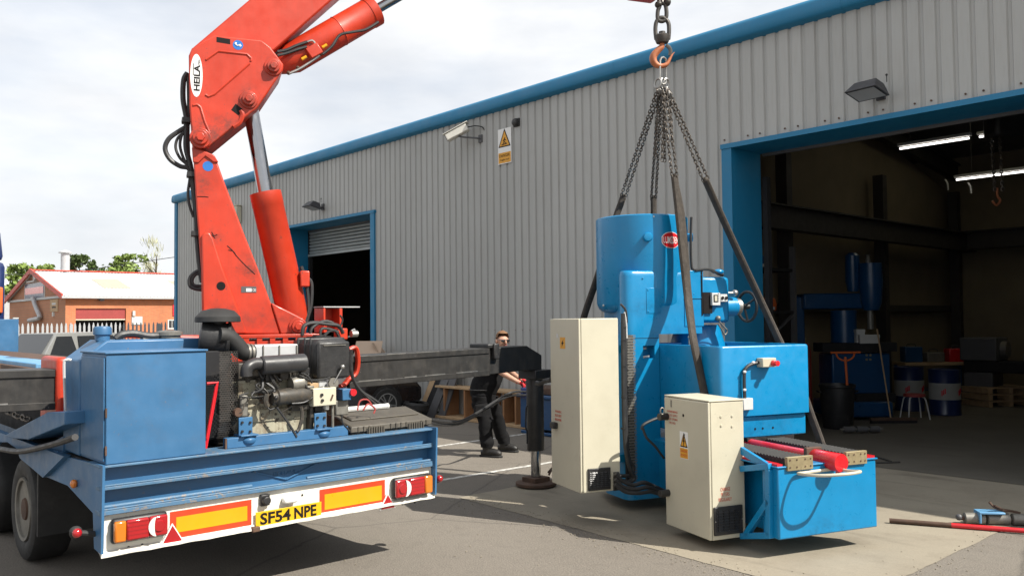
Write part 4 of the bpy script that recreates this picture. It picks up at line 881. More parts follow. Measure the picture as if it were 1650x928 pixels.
for x in (424, 450, 478):
    a, b = ex(x, 557, EX - .09), ex(x + 1.5, 585, EX - .09); mb = MB(); mb.box(EX - .1, EX - .088, a.y, b.y, b.z, a.z + .004); Q('cover_rib', mb, 'alu')
for i in range(6):
    p = ex(398 + i * 17, 612, EX - .02); mb = MB(); mb.cyl(p, p + V((.03, 0, 0)), .018, n=6); Q('head_bolt', mb, 'engdark')
for i in range(5):
    p = ex(400 + i * 22, 667, EX + .012); mb = MB(); mb.cyl(p, p + V((.012, 0, 0)), .009, n=6); Q('flange_bolt', mb, 'engdark')
# silencer and tail elbow
a = ex(420, 589, -5.95); b = ex(491, 584, -5.95); mb = MB(); mb.lathe([(.02, -.004), (.062, 0), (.070, .01), (.070, (b - a).length - .01), (.062, (b - a).length), (.02, (b - a).length + .004)], a, b - a, 28); Q('silencer', mb, 'dullsilencer')
mb = MB(); mb.tube([ex(421, 586, -5.95), ex(410, 586, -5.95), ex(400, 591, -5.94), ex(397, 598, -5.94), ex(397, 606, -5.94)], .044, 16, 6); Q('tailpipe', mb, 'dullsilencer')
mb = MB(); mb.tube([ex(474, 592, -6.0), ex(476, 604, -6.0), ex(476, 615, -6.02)], .03, 10); Q('exhaust_manifold', mb, 'alu')
mb = MB(); c = ex(480, 617, -5.98); mb.lathe([(.05, -.06), (.06, -.03), (.055, 0), (.06, .03), (.04, .06)], c, (0, 1, .1), 18); Q('fuel_filter', mb, 'alu')
# starter / hydraulic pump cylinder
a = ex(446, 640, -5.97); b = ex(494, 635, -5.97); mb = MB(); mb.lathe([(.03, -.05), (.05, -.045), (.05, -.01), (.062, 0), (.062, (b - a).length), (.05, (b - a).length + .02)], a, b - a, 24); Q('starter_motor', mb, 'engdark')
for i in range(5): 
    a_ = i * 1.256; mb = MB(); c = ex(440, 640, -5.97) + V((.045 * math.cos(a_), 0, .045 * math.sin(a_))); mb.sphere(c, .018, u=8, v=6); Q('terminal_bolt', mb, 'black')
ebox(494, 622, 507, 648, EX + .06, .1, 'mounting_flange', 'alu')
ebox(388, 637, 401, 672, EX + .03, .05, 'side_cover', 'alu', bevel=.015)
mb = MB(); mb.lathe([(.03, 0), (.035, .02), (.03, .04)], ex(381, 664, -6.0), (1, 0, 0), 16); Q('drain_plug', mb, 'rust')
# radiator, perforated fan guard
mb = MB(); a = ex(333, 566, -6.08); b = ex(383, 706, -6.08); mb.box(-6.62, -6.16, a.y, b.y - .01, b.z, a.z); Q('radiator', mb, 'cavity', bevel=.01)
yA, yB, zA, zB = ex(353, 700, -6.0).y, ex(391, 700, -6.0).y, ex(370, 706, -6.0).z, ex(370, 566, -6.0).z
def guard(u, v):
    th = u * 1.9; R = .10
    if u < .5: x, y = -6.0, yA + (yB - yA - R) * (u / .5)
    else: k = (u - .5) / .5 * math.pi / 2; x, y = -6.0 - R + R * math.cos(k), yB - R + R * math.sin(k)
    z = zA + (zB - zA) * v
    if v < .2: x -= .22 * (.2 - v)
    return V((x, y, z))
mb = MB(); mb.perf(guard, 13, 40, .60); Q('perforated_guard', mb, 'iron', kind='stuff', smooth=60)
mb = MB(); mb.tube([ex(333, 618, -5.95), ex(350, 616, -5.95), ex(346, 640, -5.95), ex(335, 700, -5.95), ex(331, 722, -5.95)], .012, 6, 0); mb.tube([ex(348, 622, -5.93), ex(342, 655, -5.93), ex(333, 706, -5.93)], .008, 6, 0); Q('guard_frame', mb, 'dred')
# air cleaner with rain cap and elbow
c = ex(350, 546, -6.25); mb = MB(); mb.lathe([(.05, -.13), (.115, -.12), (.125, -.08), (.125, .06), (.135, .065), (.135, .085), (.12, .09), (.06, .13)], c, (.35, .9, -.12), 26); ac = Q('air_cleaner', mb, 'plastic')
c2 = ex(351, 516, -6.25); mb = MB(); mb.lathe([(.055, -.12), (.06, -.04), (.06, .0)], c2, n=20); mb.lathe([(.155, -.005), (.165, .0), (.162, .035), (.12, .08), (.05, .098), (.01, .1)], c2 - V((0, 0, .01)), n=30); Q('rain_cap', mb, 'rubber', ac)
mb = MB(); mb.tube([ex(352, 540, -6.15), ex(368, 543, -6.15), ex(382, 556, -6.15), ex(392, 567, -6.15), ex(408, 568, -6.15)], .062, 16, 6); Q('intake_elbow', mb, 'rubber', ac)
for x, y in ((404, 568), (398, 567.5)):
    p = ex(x, y, -6.15); mb = MB(); mb.cyl(p - V((0, .008, 0)), p + V((0, .008, 0)), .066, n=20); Q('hose_clip', mb, 'alu', ac)
# oil tank
a = ex(481, 546, -6.02); b = ex(508, 611, -6.02)
mb = MB(); y0, y1 = ex(510, 545, -5.98).y, ex(564, 545, -5.98).y; z0, z1 = ex(535, 611, -5.98).z, ex(535, 546, -5.98).z
mb.box(-6.40, -5.99, y0, y1, z0, z1); ot = Q('hydraulic_tank', mb, 'plastic', bevel=.045)
mb = MB(); mb.box(-6.0, -5.965, y0 + .008, y1 - .008, z0 + .008, z1 - .02); Q('tank_front', mb, 'plastic', ot, bevel=.03)
mb = MB(); mb.box(-5.968, -5.958, y0 + .05, y1 - .05, z1 - .052, z1 - .046); Q('tank_ridge', mb, 'alu', ot)
for x in (-6.08, -6.17, -6.28):
    mb = MB(); mb.box(x - .012, x + .012, y0 - .008, y1 + .008, z0 - .005, z1 + .01); Q('tank_rib', mb, 'plastic', ot, bevel=.04)
mb = MB(); mb.box(-6.25, -6.1, y0 + .06, y0 + .2, z1, z1 + .02); mb.cyl((-6.18, y0 + .13, z1), (-6.18, y0 + .13, z1 + .03), .05, n=16); Q('tank_cap', mb, 'black', ot)
p = ex(537, 617, -5.95); mb = MB(); mb.cyl(p - V((.012, 0, 0)), p + V((.008, 0, 0)), .042, n=24); Q('throttle_disc', mb, 'alu')
mb = MB(); mb.cyl(p + V((.01, 0, 0)), ex(552, 592, -5.93), .006, n=6); mb.sphere(ex(552, 591, -5.93), .02, u=10, v=7); Q('throttle_lever', mb, 'steel')
# control box
ctl = ebox(505, 626, 542, 652, -5.92, .12, 'control_box', 'cream', bevel=.006)
for x, y in ((518, 636), (519, 645)):
    p = ex(x, y, -5.92); mb = MB(); mb.cyl(p, p + V((.012, 0, 0)), .012, n=14); Q('push_button', mb, 'black', ctl)
mb = MB(); p = ex(534, 640, -5.918); mb.bar(p + V((0, -.006, -.024)), p + V((0, .014, .02)), .014, .004, up=(1, 0, 0)); Q('key_switch', mb, 'rust', ctl)
ebox(514, 612, 527, 626, -6.0, .1, 'bracket_plate', 'greymet'); ebox(500, 617, 514, 627, -6.0, .08, 'relay', 'wood')
ebox(525, 652, 531, 660, -5.95, .05, 'support_foot', 'white'); ebox(535, 652, 539, 696, -5.95, .02, 'support_leg', 'alu'); ebox(523, 660, 527, 696, -5.97, .02, 'support_leg', 'alu')
ebox(541, 645, 562, 668, -6.05, .15, 'battery_box', 'alu', bevel=.01)
bv = ebox(552, 627, 566, 644, -6.0, .1, 'stop_switch_box', 'tblue', bevel=.005); p = ex(569, 632, -5.99); mb = MB(); mb.cyl(p - V((.03, 0, 0)), p + V((.01, 0, 0)), .028, n=16); Q('stop_knob', mb, 'dred', bv)
# engine mounts
for x0, x1, ya_, yb_ in ((385, 407, 673, 702), (507, 526, 666, 692)):
    mt = ebox(x0, ya_, x1, yb_, -5.94, .012, 'engine_mount', 'tblue', bevel=.003); a, b = ex(x0, yb_, -5.94), ex(x1 + 6, yb_, -5.94)
    mb = MB(); mb.box(-6.03, -5.9, a.y, b.y, a.z - .006, a.z + .006); Q('mount_shelf', mb, 'tblue', mt, bevel=.003)
    for dx in (.22, .8):
        for dz in (.25, .75):
            p = ex(x0 + (x1 - x0) * dx, ya_ + (yb_ - ya_) * dz, -5.94); mb = MB(); mb.cyl(p, p + V((.012, 0, 0)), .010, n=6); Q('bolt', mb, 'black', mt)
    c = V((-5.96, (a.y + b.y) / 2 + .01, a.z - .03)); mb = MB(); mb.lathe([(.05, -.03), (.06, -.012), (.06, .0), (.04, .02)], c, n=22); Q('rubber_mount', mb, 'tblue', mt, bevel=.003)
for pts, r in ((((482, 604), (500, 612), (520, 611), (532, 608)), .007), (((446, 656), (460, 675), (470, 690), (478, 704)), .009), (((485, 655), (487, 670), (482, 690), (478, 695)), .014), (((430, 634), (428, 645), (431, 655)), .02), (((490, 618), (498, 628), (505, 632)), .008), (((503, 640), (490, 648), (470, 650)), .008), (((484, 600), (496, 606), (503, 617)), .008), (((551, 668), (552, 680), (560, 690), (566, 697)), .007)):
    mb = MB(); mb.tube([ex(x, y, -5.93) for x, y in pts], r, 7); Q('cable', mb, 'hose' if r < .012 else 'engdark')
for i in range(16):
    x = rnd.uniform(392, 500); y = rnd.uniform(592, 650); pts = [(x, y), (x + rnd.uniform(-14, 14), y + rnd.uniform(2, 16)), (x + rnd.uniform(-26, 26), y + rnd.uniform(4, 32))]
    mb = MB(); mb.tube([ex(a_, b_, -5.99 + .03 * (k % 2)) for k, (a_, b_) in enumerate(pts)], rnd.choice((.006, .008, .012)), 6); Q('cable', mb, rnd.choice(('hose', 'hose', 'engdark')))
for (x0, y0, x1, y1), mt_ in (((407, 592, 420, 606), 'engdark'), ((428, 600, 446, 614), 'black'), ((452, 594, 466, 612), 'engdark'), ((425, 630, 436, 650), 'rust'), ((500, 645, 506, 700), 'engdark'), ((470, 652, 500, 660), 'engdark'), ((395, 676, 404, 684), 'black'), ((508, 652, 520, 664), 'black'), ((486, 592, 500, 604), 'black')):
    ebox(x0, y0, x1, y1, -5.98, .1, 'engine_fitting', mt_, bevel=.01)
mb = MB(); mb.box(-6.6, -6.2, yb0 + .05, yb1 - .35, 1.05, 1.5); Q('engine_core', mb, 'engdark')
for pts in (((576, 655), (580, 640), (592, 638), (600, 648)), ((585, 655), (593, 645), (604, 652), (602, 660))):
    mb = MB(); mb.tube([ex(x, y, -6.02) - V((0, 0, .03)) for x, y in pts], .007, 6); Q('red_lead', mb, 'redbrown')

# tool case on the trailer deck
XC = -5.95
a, b = WX(563, 700, XC), WX(692, 690, XC); zc = 1.05
t = Thing('tool_case', 'dusty black plastic tool case lying on the rear deck of the trailer', 'tool case', (XC, (a.y + b.y) / 2, zc))
T = lambda nm, mb, mat, par=None, **k: t.part(nm, mb, mat, par, **k)
w = (b.y - a.y) / 2
zf_ = WX(640, 688.5, XC).z - zc; zt_ = WX(640, 678, XC).z - zc; zk_ = WX(615, 657, XC - .40).z - zc
mb = MB(); mb.box(-.42, .02, -w + .01, w - .02, .0, zf_ - .006); T('case_base', mb, 'case', bevel=.01)
mb = MB(); mb.prism([(.04, -w - .01, zf_), (.035, -w, zt_ - .006), (.015, -w + .0, zt_), (-.39, -w + .02, zk_), (-.42, -w + .02, zk_ - .02), (-.43, -w - .01, zf_ + .02)], (0, 2 * w + .005, 0)); T('case_lid', mb, 'case', bevel=.008)
for y in (-w * .45, w * .55):
    mb = MB(); mb.box(.03, .05, y - .08, y + .08, zf_ - .035, zf_ + .03); lt = T('latch', mb, 'case', bevel=.004)
    for k in range(7): m = MB(); m.box(.05, .06, y - .073 + k * .023, y - .061 + k * .023, zf_ - .03, zf_ + .034); T('latch_rib', m, 'case', lt)
for k in range(14):
    if k not in (3, 4, 5, 10, 11): mb = MB(); y = -w + .06 + k * (2 * w - .12) / 13; mb.box(.036, .046, y - .006, y + .006, zf_ + .004, zt_ - .01); T('rim_rib', mb, 'case')
mb = MB(); mb.prism([(-.10, -w * .8, zt_ + (zk_ - zt_) * .28), (-.10, w * .9, zt_ + (zk_ - zt_) * .28), (-.30, w * .9, zt_ + (zk_ - zt_) * .77), (-.30, -w * .8, zt_ + (zk_ - zt_) * .77)], (0, 0, .014)); T('lid_panel', mb, 'case', bevel=.006)
mb = MB(); mb.tube([(-.37, -w * .55, zk_ + .015), (-.37, w * .5, zk_ + .015)], .024, 10, 0); mb.cyl((-.37, w * .5, zk_ + .015), (-.37, w * .56, zk_ + .015), .026, n=10); T('handle', mb, 'boxwhite')
# ------------------------------------------------------------------ grinding machine
OM = V((-3.734, 6.204, 0)); am = math.radians(41.94 - 22.97)
EV = V((math.sin(am), math.cos(am), 0)); MV = V((math.cos(am), -math.sin(am), 0))
gm = Thing('surface_grinder', 'big bright blue vertical grinding machine hanging in slings just above the concrete', 'machine', OM, math.atan2(EV.y, EV.x))
G = gm.part
def gy(x, y, m): p = gm.px(x, y, 1, m); return p           # point on the plane m behind the red cylinder end
def ge(x, y, e): return gm.px(x, y, 0, e)
W1 = 1.04
mb = MB(); mb.box(0, W1, 0, .20, .165, .735); G('bed_end', mb, 'mblue', bevel=.012)
mb = MB(); mb.box(.16, .88, .20, 2.9, .15, .735); G('bed', mb, 'mblue', bevel=.012)
mb = MB(); mb.box(-.015, W1 + .01, -.012, 1.8, .736, .748); G('bed_top', mb, 'mblue', bevel=.003)
for e0, e1 in ((.0, .06), (.93, W1)):
    mb = MB(); mb.box(e0, e1, .01, 1.6, .749, .765); G('way_strip', mb, 'dred')
# brace frame on the near side
mb = MB()
for p, q in (((1195, 755), (1241, 751)), ((1195, 863), (1243, 862)), ((1203, 860), (1240, 806)), ((1239, 756), (1240, 862))):
    a, b = ge(*p, -.02), ge(*q, -.02); mb.bar(a, b, .045, .05)
G('brace_frame', mb, 'mblue', bevel=.004)
mb = MB(); a, b = ge(1195, 725, .0), ge(1243, 755, .0); mb.bar(a, b, .03, .06); G('bed_side_rail', mb, 'mblue')
# bellows way covers
for e0, e1 in ((.085, .335), (.702, .915)):
    mb = MB(); n = 44; m0, m1 = .02, 1.75; prev = None
    for i in range(2 * n + 1):
        m = m0 + (m1 - m0) * i / (2 * n); z = .812 if i % 2 else .798; dx = .0 if i % 2 else .006
        r = [mb.bm.verts.new(p) for p in ((e0 + dx, m, .75), (e0 + dx, m, z), (e1 - dx, m, z), (e1 - dx, m, .75))]
        if prev:
            for k in range(3): mb.bm.faces.new([prev[k], prev[k + 1], r[k + 1], r[k]])
        prev = r
    wc = G('way_cover', mb, 'pleat', smooth=0)
    mb = MB(); mb.box(e0 - .006, e1 + .006, -.022, .012, .71, .82); pl = G('end_plate', mb, 'brass', wc, bevel=.003)
    for fx in (.08, .36, .7, .92):
        for fz in (.25, .78):
            c = V((e0 + (e1 - e0) * fx, -.022, .71 + .11 * fz)); m = MB(); m.cyl(c, c - V((0, .004, 0)), .007, n=8); G('screw', m, 'rust', wc)
# red hydraulic cylinder
c = gy(1356, 747, -.12); ce, cz = c.x, .745
mb = MB(); mb.lathe([(.02, -.001), (.072, 0), (.076, .006), (.076, .30), (.07, .31)], (ce, -.12, cz + .01), (0, 1, 0), 30); hc = G('hydraulic_cylinder', mb, 'dred')
mb = MB(); mb.box(ce - .09, ce + .075, .18, .22, cz - .05, cz + .10); G('cylinder_flange', mb, 'rust', hc, bevel=.006)
mb = MB(); mb.cyl((ce, .22, cz + .012), (ce, 1.8, cz + .012), .055, n=24); G('cylinder_barrel', mb, 'dred', hc)
mb = MB(); L_ = gy(1288, 763, -.06); Rr = gy(1367, 755, -.10); F_ = gm.px(1322, 764, 2, .66); zc_ = .665
pts = [V((L_.x, L_.y, L_.z)), V((L_.x + .06, -.24, .70)), V((ce - .16, -.34, .715)), V((ce + .0, -.32, .718)), V((Rr.x - .07, Rr.y - .08, Rr.z)), V((Rr.x - .08, -.04, Rr.z - .002)), V((ce - .05, -.015, .69)), V((L_.x + .08, -.02, .685))]
mb.tube(pts, .013, 8, 6, True); G('flexible_pipe_loop', mb, 'cream')
mb = MB(); mb.sphere(V((ce, -.08, cz - .07)), .02); mb.cyl((ce, -.08, cz - .03), (ce, -.08, cz - .09), .012, n=8); G('pipe_fitting', mb, 'dred')
# tank (splash guard)
E0, E1, m0, m1, Zb, Zt = .19, 1.245, .99, 2.35, 1.03, 1.685
th = .025
def wall(x0, x1, y0, y1, z0, z1, nm='splash_guard_wall', bev=.006):
    m = MB(); m.box(x0, x1, y0, y1, z0, z1); return G(nm, m, 'mblue', bevel=bev)
m = MB(); n = 6; rad = .045
outl = []
for cx, cy, s in ((E0 + rad, m0 + rad, math.pi), (E1 - rad, m0 + rad, 1.5 * math.pi), (E1 - rad, m1 - rad, 0), (E0 + rad, m1 - rad, .5 * math.pi)):
    for k in range(n + 1): a_ = s + k * math.pi / 2 / n; outl.append((cx + rad * math.cos(a_), cy + rad * math.sin(a_)))
def inset(d): 
    cx, cy = (E0 + E1) / 2, (m0 + m1) / 2
    return [(cx + (x - cx) * (1 - 2 * d / (E1 - E0)), cy + (y - cy) * (1 - 2 * d / (m1 - m0))) for x, y in outl]
rings = []
for d, z in ((.03, Zb - .012), (.0, Zb + .0), (0, Zt - .02), (.006, Zt - .005), (.014, Zt), (.03, Zt - .004), (.034, Zt - .03), (.034, Zb + .2)):
    rings.append([m.bm.verts.new((x, y, z)) for x, y in inset(d)])
for a, b in zip(rings, rings[1:]): m.bridge(a, b)
m.bm.faces.new(rings[-1]); m.bm.faces.new(rings[0][::-1])
tank = G('splash_guard', m, 'mblue', smooth=50)
m = MB(); sk = [(E0 + .01, m1), (E0 + .01, m0 + .04), (E1 - .03, m0 + .04), (E1 - .03, m1)]
m.prism([(x, y, .82) for x, y in sk], (0, 0, Zb - .012 - .82)); G('skirt', m, 'mblue', tank, bevel=.012)
m = MB()
for fx in (.52, .63, .78): c = V((E0 + fx * .8, m0 + .04, .90)); m.cyl(c, c - V((0, .003, 0)), .011, n=10)
G('bolt_hole', m, 'ink', tank, kind='stuff')
m = MB(); m.box(.5, 1.05, m0 + .02, m0 + .3, .765, .82); G('table_front', m, 'black')
# emergency stop and its conduit
a, b = gy(1229, 577, m0 - .09), gy(1251, 591, m0 - .09)
m = MB(); m.box(a.x, b.x, m0 - .09, m0, b.z, a.z); es = G('stop_box', m, 'cream', tank, bevel=.006)
c = gy(1244, 585, m0 - .1); m = MB(); m.lathe([(.028, 0), (.028, .03), (.02, .036), (.02, .05), (.026, .055), (.026, .068), (.015, .07)], (c.x + .02, m0 - .088, c.z), (0, -1, 0), 18); G('stop_button', m, 'dred', tank)
m = MB(); m.tube([gy(x, y, m0 - .03) for x, y in ((1228, 583), (1216, 585), (1206, 589), (1200, 597), (1199, 615), (1200, 643))], .016, 8); G('conduit', m, 'hose', tank)
for x, y in ((1214, 584), (1200, 599), (1200, 628)):
    m = MB(); m.sphere(gy(x, y, m0 - .04), .02, .012, .014, 8, 6); G('conduit_clip', m, 'boxwhite', tank)
a, b = gy(1198, 642, m0 - .05), gy(1214, 660, m0 - .05); m = MB(); m.box(a.x, b.x, m0 - .05, m0 + .01, b.z, a.z); G('junction_box', m, 'boxwhite', tank, bevel=.006)
spots('mblue', [((.7, 1.0, .86), .5, 2.5), ((.1, 2.0, .25), .35, 1.5), ((.5, .0, .2), .5, 3), ((.3, 2.0, 1.8), .3, 3), ((.0, 2.0, 2.06), .25, 2)], (.004, .03, .07), .45)
# column (a pocket is left open in its face)
MC = 2.0; e0, e1 = -.21, .185
def colbox(x0, x1, z0, z1, y0=MC): 
    m = MB(); r = .09; pts = []
    if x0 <= e0 + .001:
        for k in range(6): a_ = math.pi + k * math.pi / 2 / 5; pts.append((x0 + r + r * math.cos(a_), y0 + r + r * math.sin(a_)))
    else: pts.append((x0, y0))
    pts += [(x1, y0), (x1, 2.95), (max(x0, e1 - .22), 2.95), (x0, 2.42)]
    m.prism([(x, y, z0) for x, y in pts], (0, 0, z1 - z0)); return m
ha, hb = gy(1036, 557, MC), gy(1055, 577, MC)
G('column', colbox(e0, e1, .12, hb.z), 'mblue'); G('column', colbox(e0, e1, ha.z, 1.7845), 'mblue')
m = MB(); m.box(hb.x, e1, MC, 2.9, hb.z, ha.z); G('column', m, 'mblue'); G('column', colbox(e0, ha.x, hb.z, ha.z), 'mblue')
m = MB(); m.box(ha.x, hb.x, MC + .12, 2.9, hb.z, ha.z); G('pocket_back', m, 'mblue')
m = MB(); m.tube([(ha.x + .02, MC + .04, hb.z + .012), (hb.x - .05, MC + .03, hb.z + .02)], .012, 6, 0); m.box(ha.x + .05, ha.x + .09, MC + .08, MC + .12, hb.z + .09, hb.z + .11); G('pocket_hook', m, 'boxwhite')
m = MB(); m.box(e0 + .09, e1 - .003, MC - .002, MC + .01, gy(1045, 545, MC).z, gy(1045, 545, MC).z + .005); G('column_seam', m, 'ink')
# head body reaching over the tank
zH0, zH1 = 1.785, 2.44
hd = [(-.205, 2.10), (-.195, 2.04), (-.16, 2.008), (-.11, 2.0), (.72, 2.0), (.72, 2.9), (.05, 2.9), (-.15, 2.22)]
m = MB(); cxh, cyh = .25, 2.45; hr_ = []
for k_, z in ((0, zH0), (0, zH1 - .06), (.012, zH1 - .025), (.035, zH1 - .006), (.07, zH1)):
    hr_.append([m.bm.verts.new((cxh + (x - cxh) * (1 - k_), cyh + (y - cyh) * (1 - k_), z)) for x, y in hd])
for a, b in zip(hr_, hr_[1:]): m.bridge(a, b)
m.bm.faces.new(hr_[0][::-1]); m.bm.faces.new(hr_[-1]); head = G('grinding_head', m, 'mblue', smooth=50)
m = MB(); m.box(.721, 1.09, 2.01, 2.8, 1.895, 2.385); G('gear_housing', m, 'mblue', head, bevel=.035)
m = MB(); m.box(.50, .74, 1.993, 2.3, 1.86, 2.446); G('cover_plate', m, 'mblue', head, bevel=.004)
m = MB(); m.box(.04, .21, 1.995, 2.01, 2.0, 2.26); G('cover_plate', m, 'mblue', head, bevel=.002)
for x, z in ((.06, 2.02), (.19, 2.02), (.06, 2.24), (.19, 2.24), (.53, 2.16), (.53, 2.40), (.71, 2.40), (.71, 2.16), (.62, 2.2), (.0, 2.36)):
    m = MB(); m.sphere((x, 1.993, z), .009, .005, .009, 8, 5); G('rivet', m, 'mblue', head)
m = MB(); m.box(.50, .735, 1.989, 1.996, 2.146, 2.151); G('panel_seam', m, 'ink', head)
a, b = gy(1132.5, 471, 1.99), gy(1147.5, 505, 1.99); m = MB(); m.box(a.x, b.x, 1.985, 2.0, b.z, a.z); m.box(a.x - .018, a.x - .005, 1.985, 1.998, b.z - .02, a.z + .24); G('door_recess', m, 'ink', head)
a, b = gy(1147, 472, 1.96), gy(1160.5, 492, 1.96); m = MB(); m.box(a.x, b.x, 1.955, 2.01, b.z, a.z); me_ = G('load_meter', m, 'boxwhite', head, bevel=.004)
m = MB(); m.box(a.x + .018, b.x - .035, 1.951, 1.955, b.z + .035, a.z - .02); G('meter_face', m, 'ink', head); m = MB(); m.box(a.x + .028, b.x - .045, 1.948, 1.951, b.z + .045, a.z - .03); G('meter_dial', m, 'cream', head)
for i in range(5): m = MB(); z = b.z + .04 + i * .02; m.box(b.x - .03, b.x - .02, 1.951, 1.955, z, z + .006); G('meter_mark', m, 'ink', head)
a, b = gy(1161, 474, 1.96), gy(1172.5, 486, 1.96); m = MB(); m.box(a.x, b.x, 1.96, 2.01, b.z, a.z); G('switch_plate', m, 'boxwhite', head, bevel=.003)
for x in (1164, 1170): c = gy(x, 480, 1.96); m = MB(); m.cyl(c, c - V((0, .012, 0)), .016, n=14); G('switch_knob', m, 'ink', head)
c = gy(1183, 472, 2.15); m = MB(); m.cyl((1.08, 2.15, c.z), (c.x - .0, 2.15, c.z), .015, n=10); m.sphere((c.x + .01, 2.15, c.z), .036, u=14, v=10); G('ball_knob', m, 'steel', head)
c = gy(1184, 494, 2.25); zc_ = c.z - .0; xw = gy(1204, 497, 2.25).x
m = MB(); m.lathe([(.105, 0), (.105, .24), (.095, .25), (.06, .255)], (1.085, 2.25, zc_), (1, 0, 0), 28); G('feed_gearbox', m, 'mblue', head)
m = MB(); m.lathe([(.09, 0), (.092, .05), (.075, .055)], (1.335, 2.25, zc_), (1, 0, 0), 28); G('graduated_dial', m, 'steel', head)
m = MB(); m.tube([(xw + .0, 2.25 + .165 * math.cos(k * math.pi / 12), zc_ + .165 * math.sin(k * math.pi / 12)) for k in range(24)], .016, 8, 0, True)
for k in range(3): a_ = k * 2.094 + .5; m.tube([(xw - .04, 2.25, zc_), (xw, 2.25 + .16 * math.cos(a_), zc_ + .16 * math.sin(a_))], .012, 6, 0)
m.cyl((1.2, 2.25, zc_), (xw + .02, 2.25, zc_), .03, n=14); G('hand_wheel', m, 'black', head)
m = MB(); m.tube([gy(x, y, 2.0) for x, y in ((1159, 518), (1167, 527), (1172, 533), (1168, 539), (1163, 531), (1157, 522))], .008, 6); m.sphere(gy(1157, 513, 2.0), .03); G('coolant_pipe', m, 'alu', head)
c = gy(1140, 540, 2.3); m = MB(); m.lathe([(.30, 1.45), (.30, 1.66), (.24, 1.87)], (c.x - .05, 2.42, 0), n=30); G('wheel_guard', m, 'mblue', head)
m = MB(); m.cyl((.42, 1.8, 1.6), (.42, 1.8, 1.75), .012, n=8); m.sphere((.42, 1.8, 1.75), .02); G('coolant_cock', m, 'steel')
m = MB(); m.tube([gy(x, y, 2.0) for x, y in ((1114, 350), (1113, 390), (1114, 425), (1118, 435), (1135, 434), (1148, 436), (1158, 442), (1165, 444))], .014, 7); m.tube([gy(x, y, 1.99) for x, y in ((1120, 436), (1140, 434), (1150, 439))], .012, 7); G('cable_run', m, 'black', head)
m = MB(); c = gy(1158, 438, 2.1); m.sphere(c, .06, .05, .03); G('cable_gland', m, 'mblue', head)
# drum (motor housing)
dc = gy(1034, 400, 2.48); de = dc.x; DR_ = .495; zt_ = 3.03
m = MB(); m.lathe([(.30, 2.00), (.42, 2.02), (.47, 2.05), (DR_, 2.11), (DR_, zt_ - .01), (DR_ - .01, zt_), (DR_ - .02, zt_ - .004), (DR_ - .022, zt_ - .25), (.02, zt_ - .25)], (de, 2.48, 0), n=56); drum = G('motor_housing', m, 'mblue', smooth=40)
def drum_angle(xp, zz=2.75):
    best = None
    for k in range(-80, 165):
        th_ = -math.pi / 2 + k * .008; wp = gm.M @ V((de + DR_ * math.cos(th_), 2.48 + DR_ * math.sin(th_), zz)); v = wp - CAM; X_ = CX + FPX * v.dot(CR) / v.dot(CF)
        if best is None or abs(X_ - xp) < best[0]: best = (abs(X_ - xp), th_)
    return best[1]
m = MB(); a_ = drum_angle(1043); c = V((de + DR_ * math.cos(a_), 2.48 + DR_ * math.sin(a_), gy(1041, 382, 2.0).z)); dr = V((math.cos(a_), math.sin(a_), 0)); m.lathe([(.045, -.03), (.048, .06), (.04, .075), (.02, .078)], c, dr, 22); G('lifting_boss', m, 'mblue', drum)
m = MB(); a_ = drum_angle(1109.5); c = V((de + DR_ * math.cos(a_), 2.48 + DR_ * math.sin(a_), gy(1112, 383, 2.2).z)); m.lathe([(.045, -.02), (.045, .05), (.02, .055)], c, (math.cos(a_), math.sin(a_), 0), 18); G('lifting_boss', m, 'mblue', drum)
m = MB(); c = gy(1054, 349, 2.0); m.sphere((c.x, 2.48 - math.sqrt(max(0, DR_ ** 2 - (c.x - de) ** 2)), c.z), .008); c2_ = gy(962, 495, 2.4); m.sphere((de - DR_, 2.46, c2_.z + .02), .012); G('rivet', m, 'boxwhite', drum, kind='stuff')
# oval badge curved round the drum
th0 = drum_angle(1081); zb_ = gy(1081, 388, 2.05).z; hw_b = .115; hz_b = .086
def onb(u, w_, d): th_ = th0 + u / DR_; r = DR_ + d; return V((de + r * math.cos(th_), 2.48 + r * math.sin(th_), zb_ + w_))
for rr, d, mt_, nm in ((1, .004, 'signwhite', 'badge_rim'), (.93, .007, 'dred', 'badge_face')):
    m = MB(); cen = [m.bm.verts.new(onb(hw_b * rr * (-1 + i / 8), hz_b * rr * math.sqrt(max(.12, 1 - (-1 + i / 8) ** 2 * .88)) * s_, d)) for s_ in (1, -1) for i in range(17)]
    for i in range(16): m.bm.faces.new([cen[i], cen[i + 1], cen[17 + i + 1], cen[17 + i]])
    bdg = G(nm, m, mt_, drum, smooth=0)
me_ = text_mesh('LUMSDEN', (0, 0, 0), (1, 0, 0), (0, 1, 0), hw_b * 1.66, hz_b * .80, .001, bold=.01)
for v in me_.vertices: v.co = onb(v.co.x, v.co.y * (1.15 - 2.2 * abs(v.co.x)), .0075 + v.co.z)
G('lettering', me_, 'signwhite', drum)
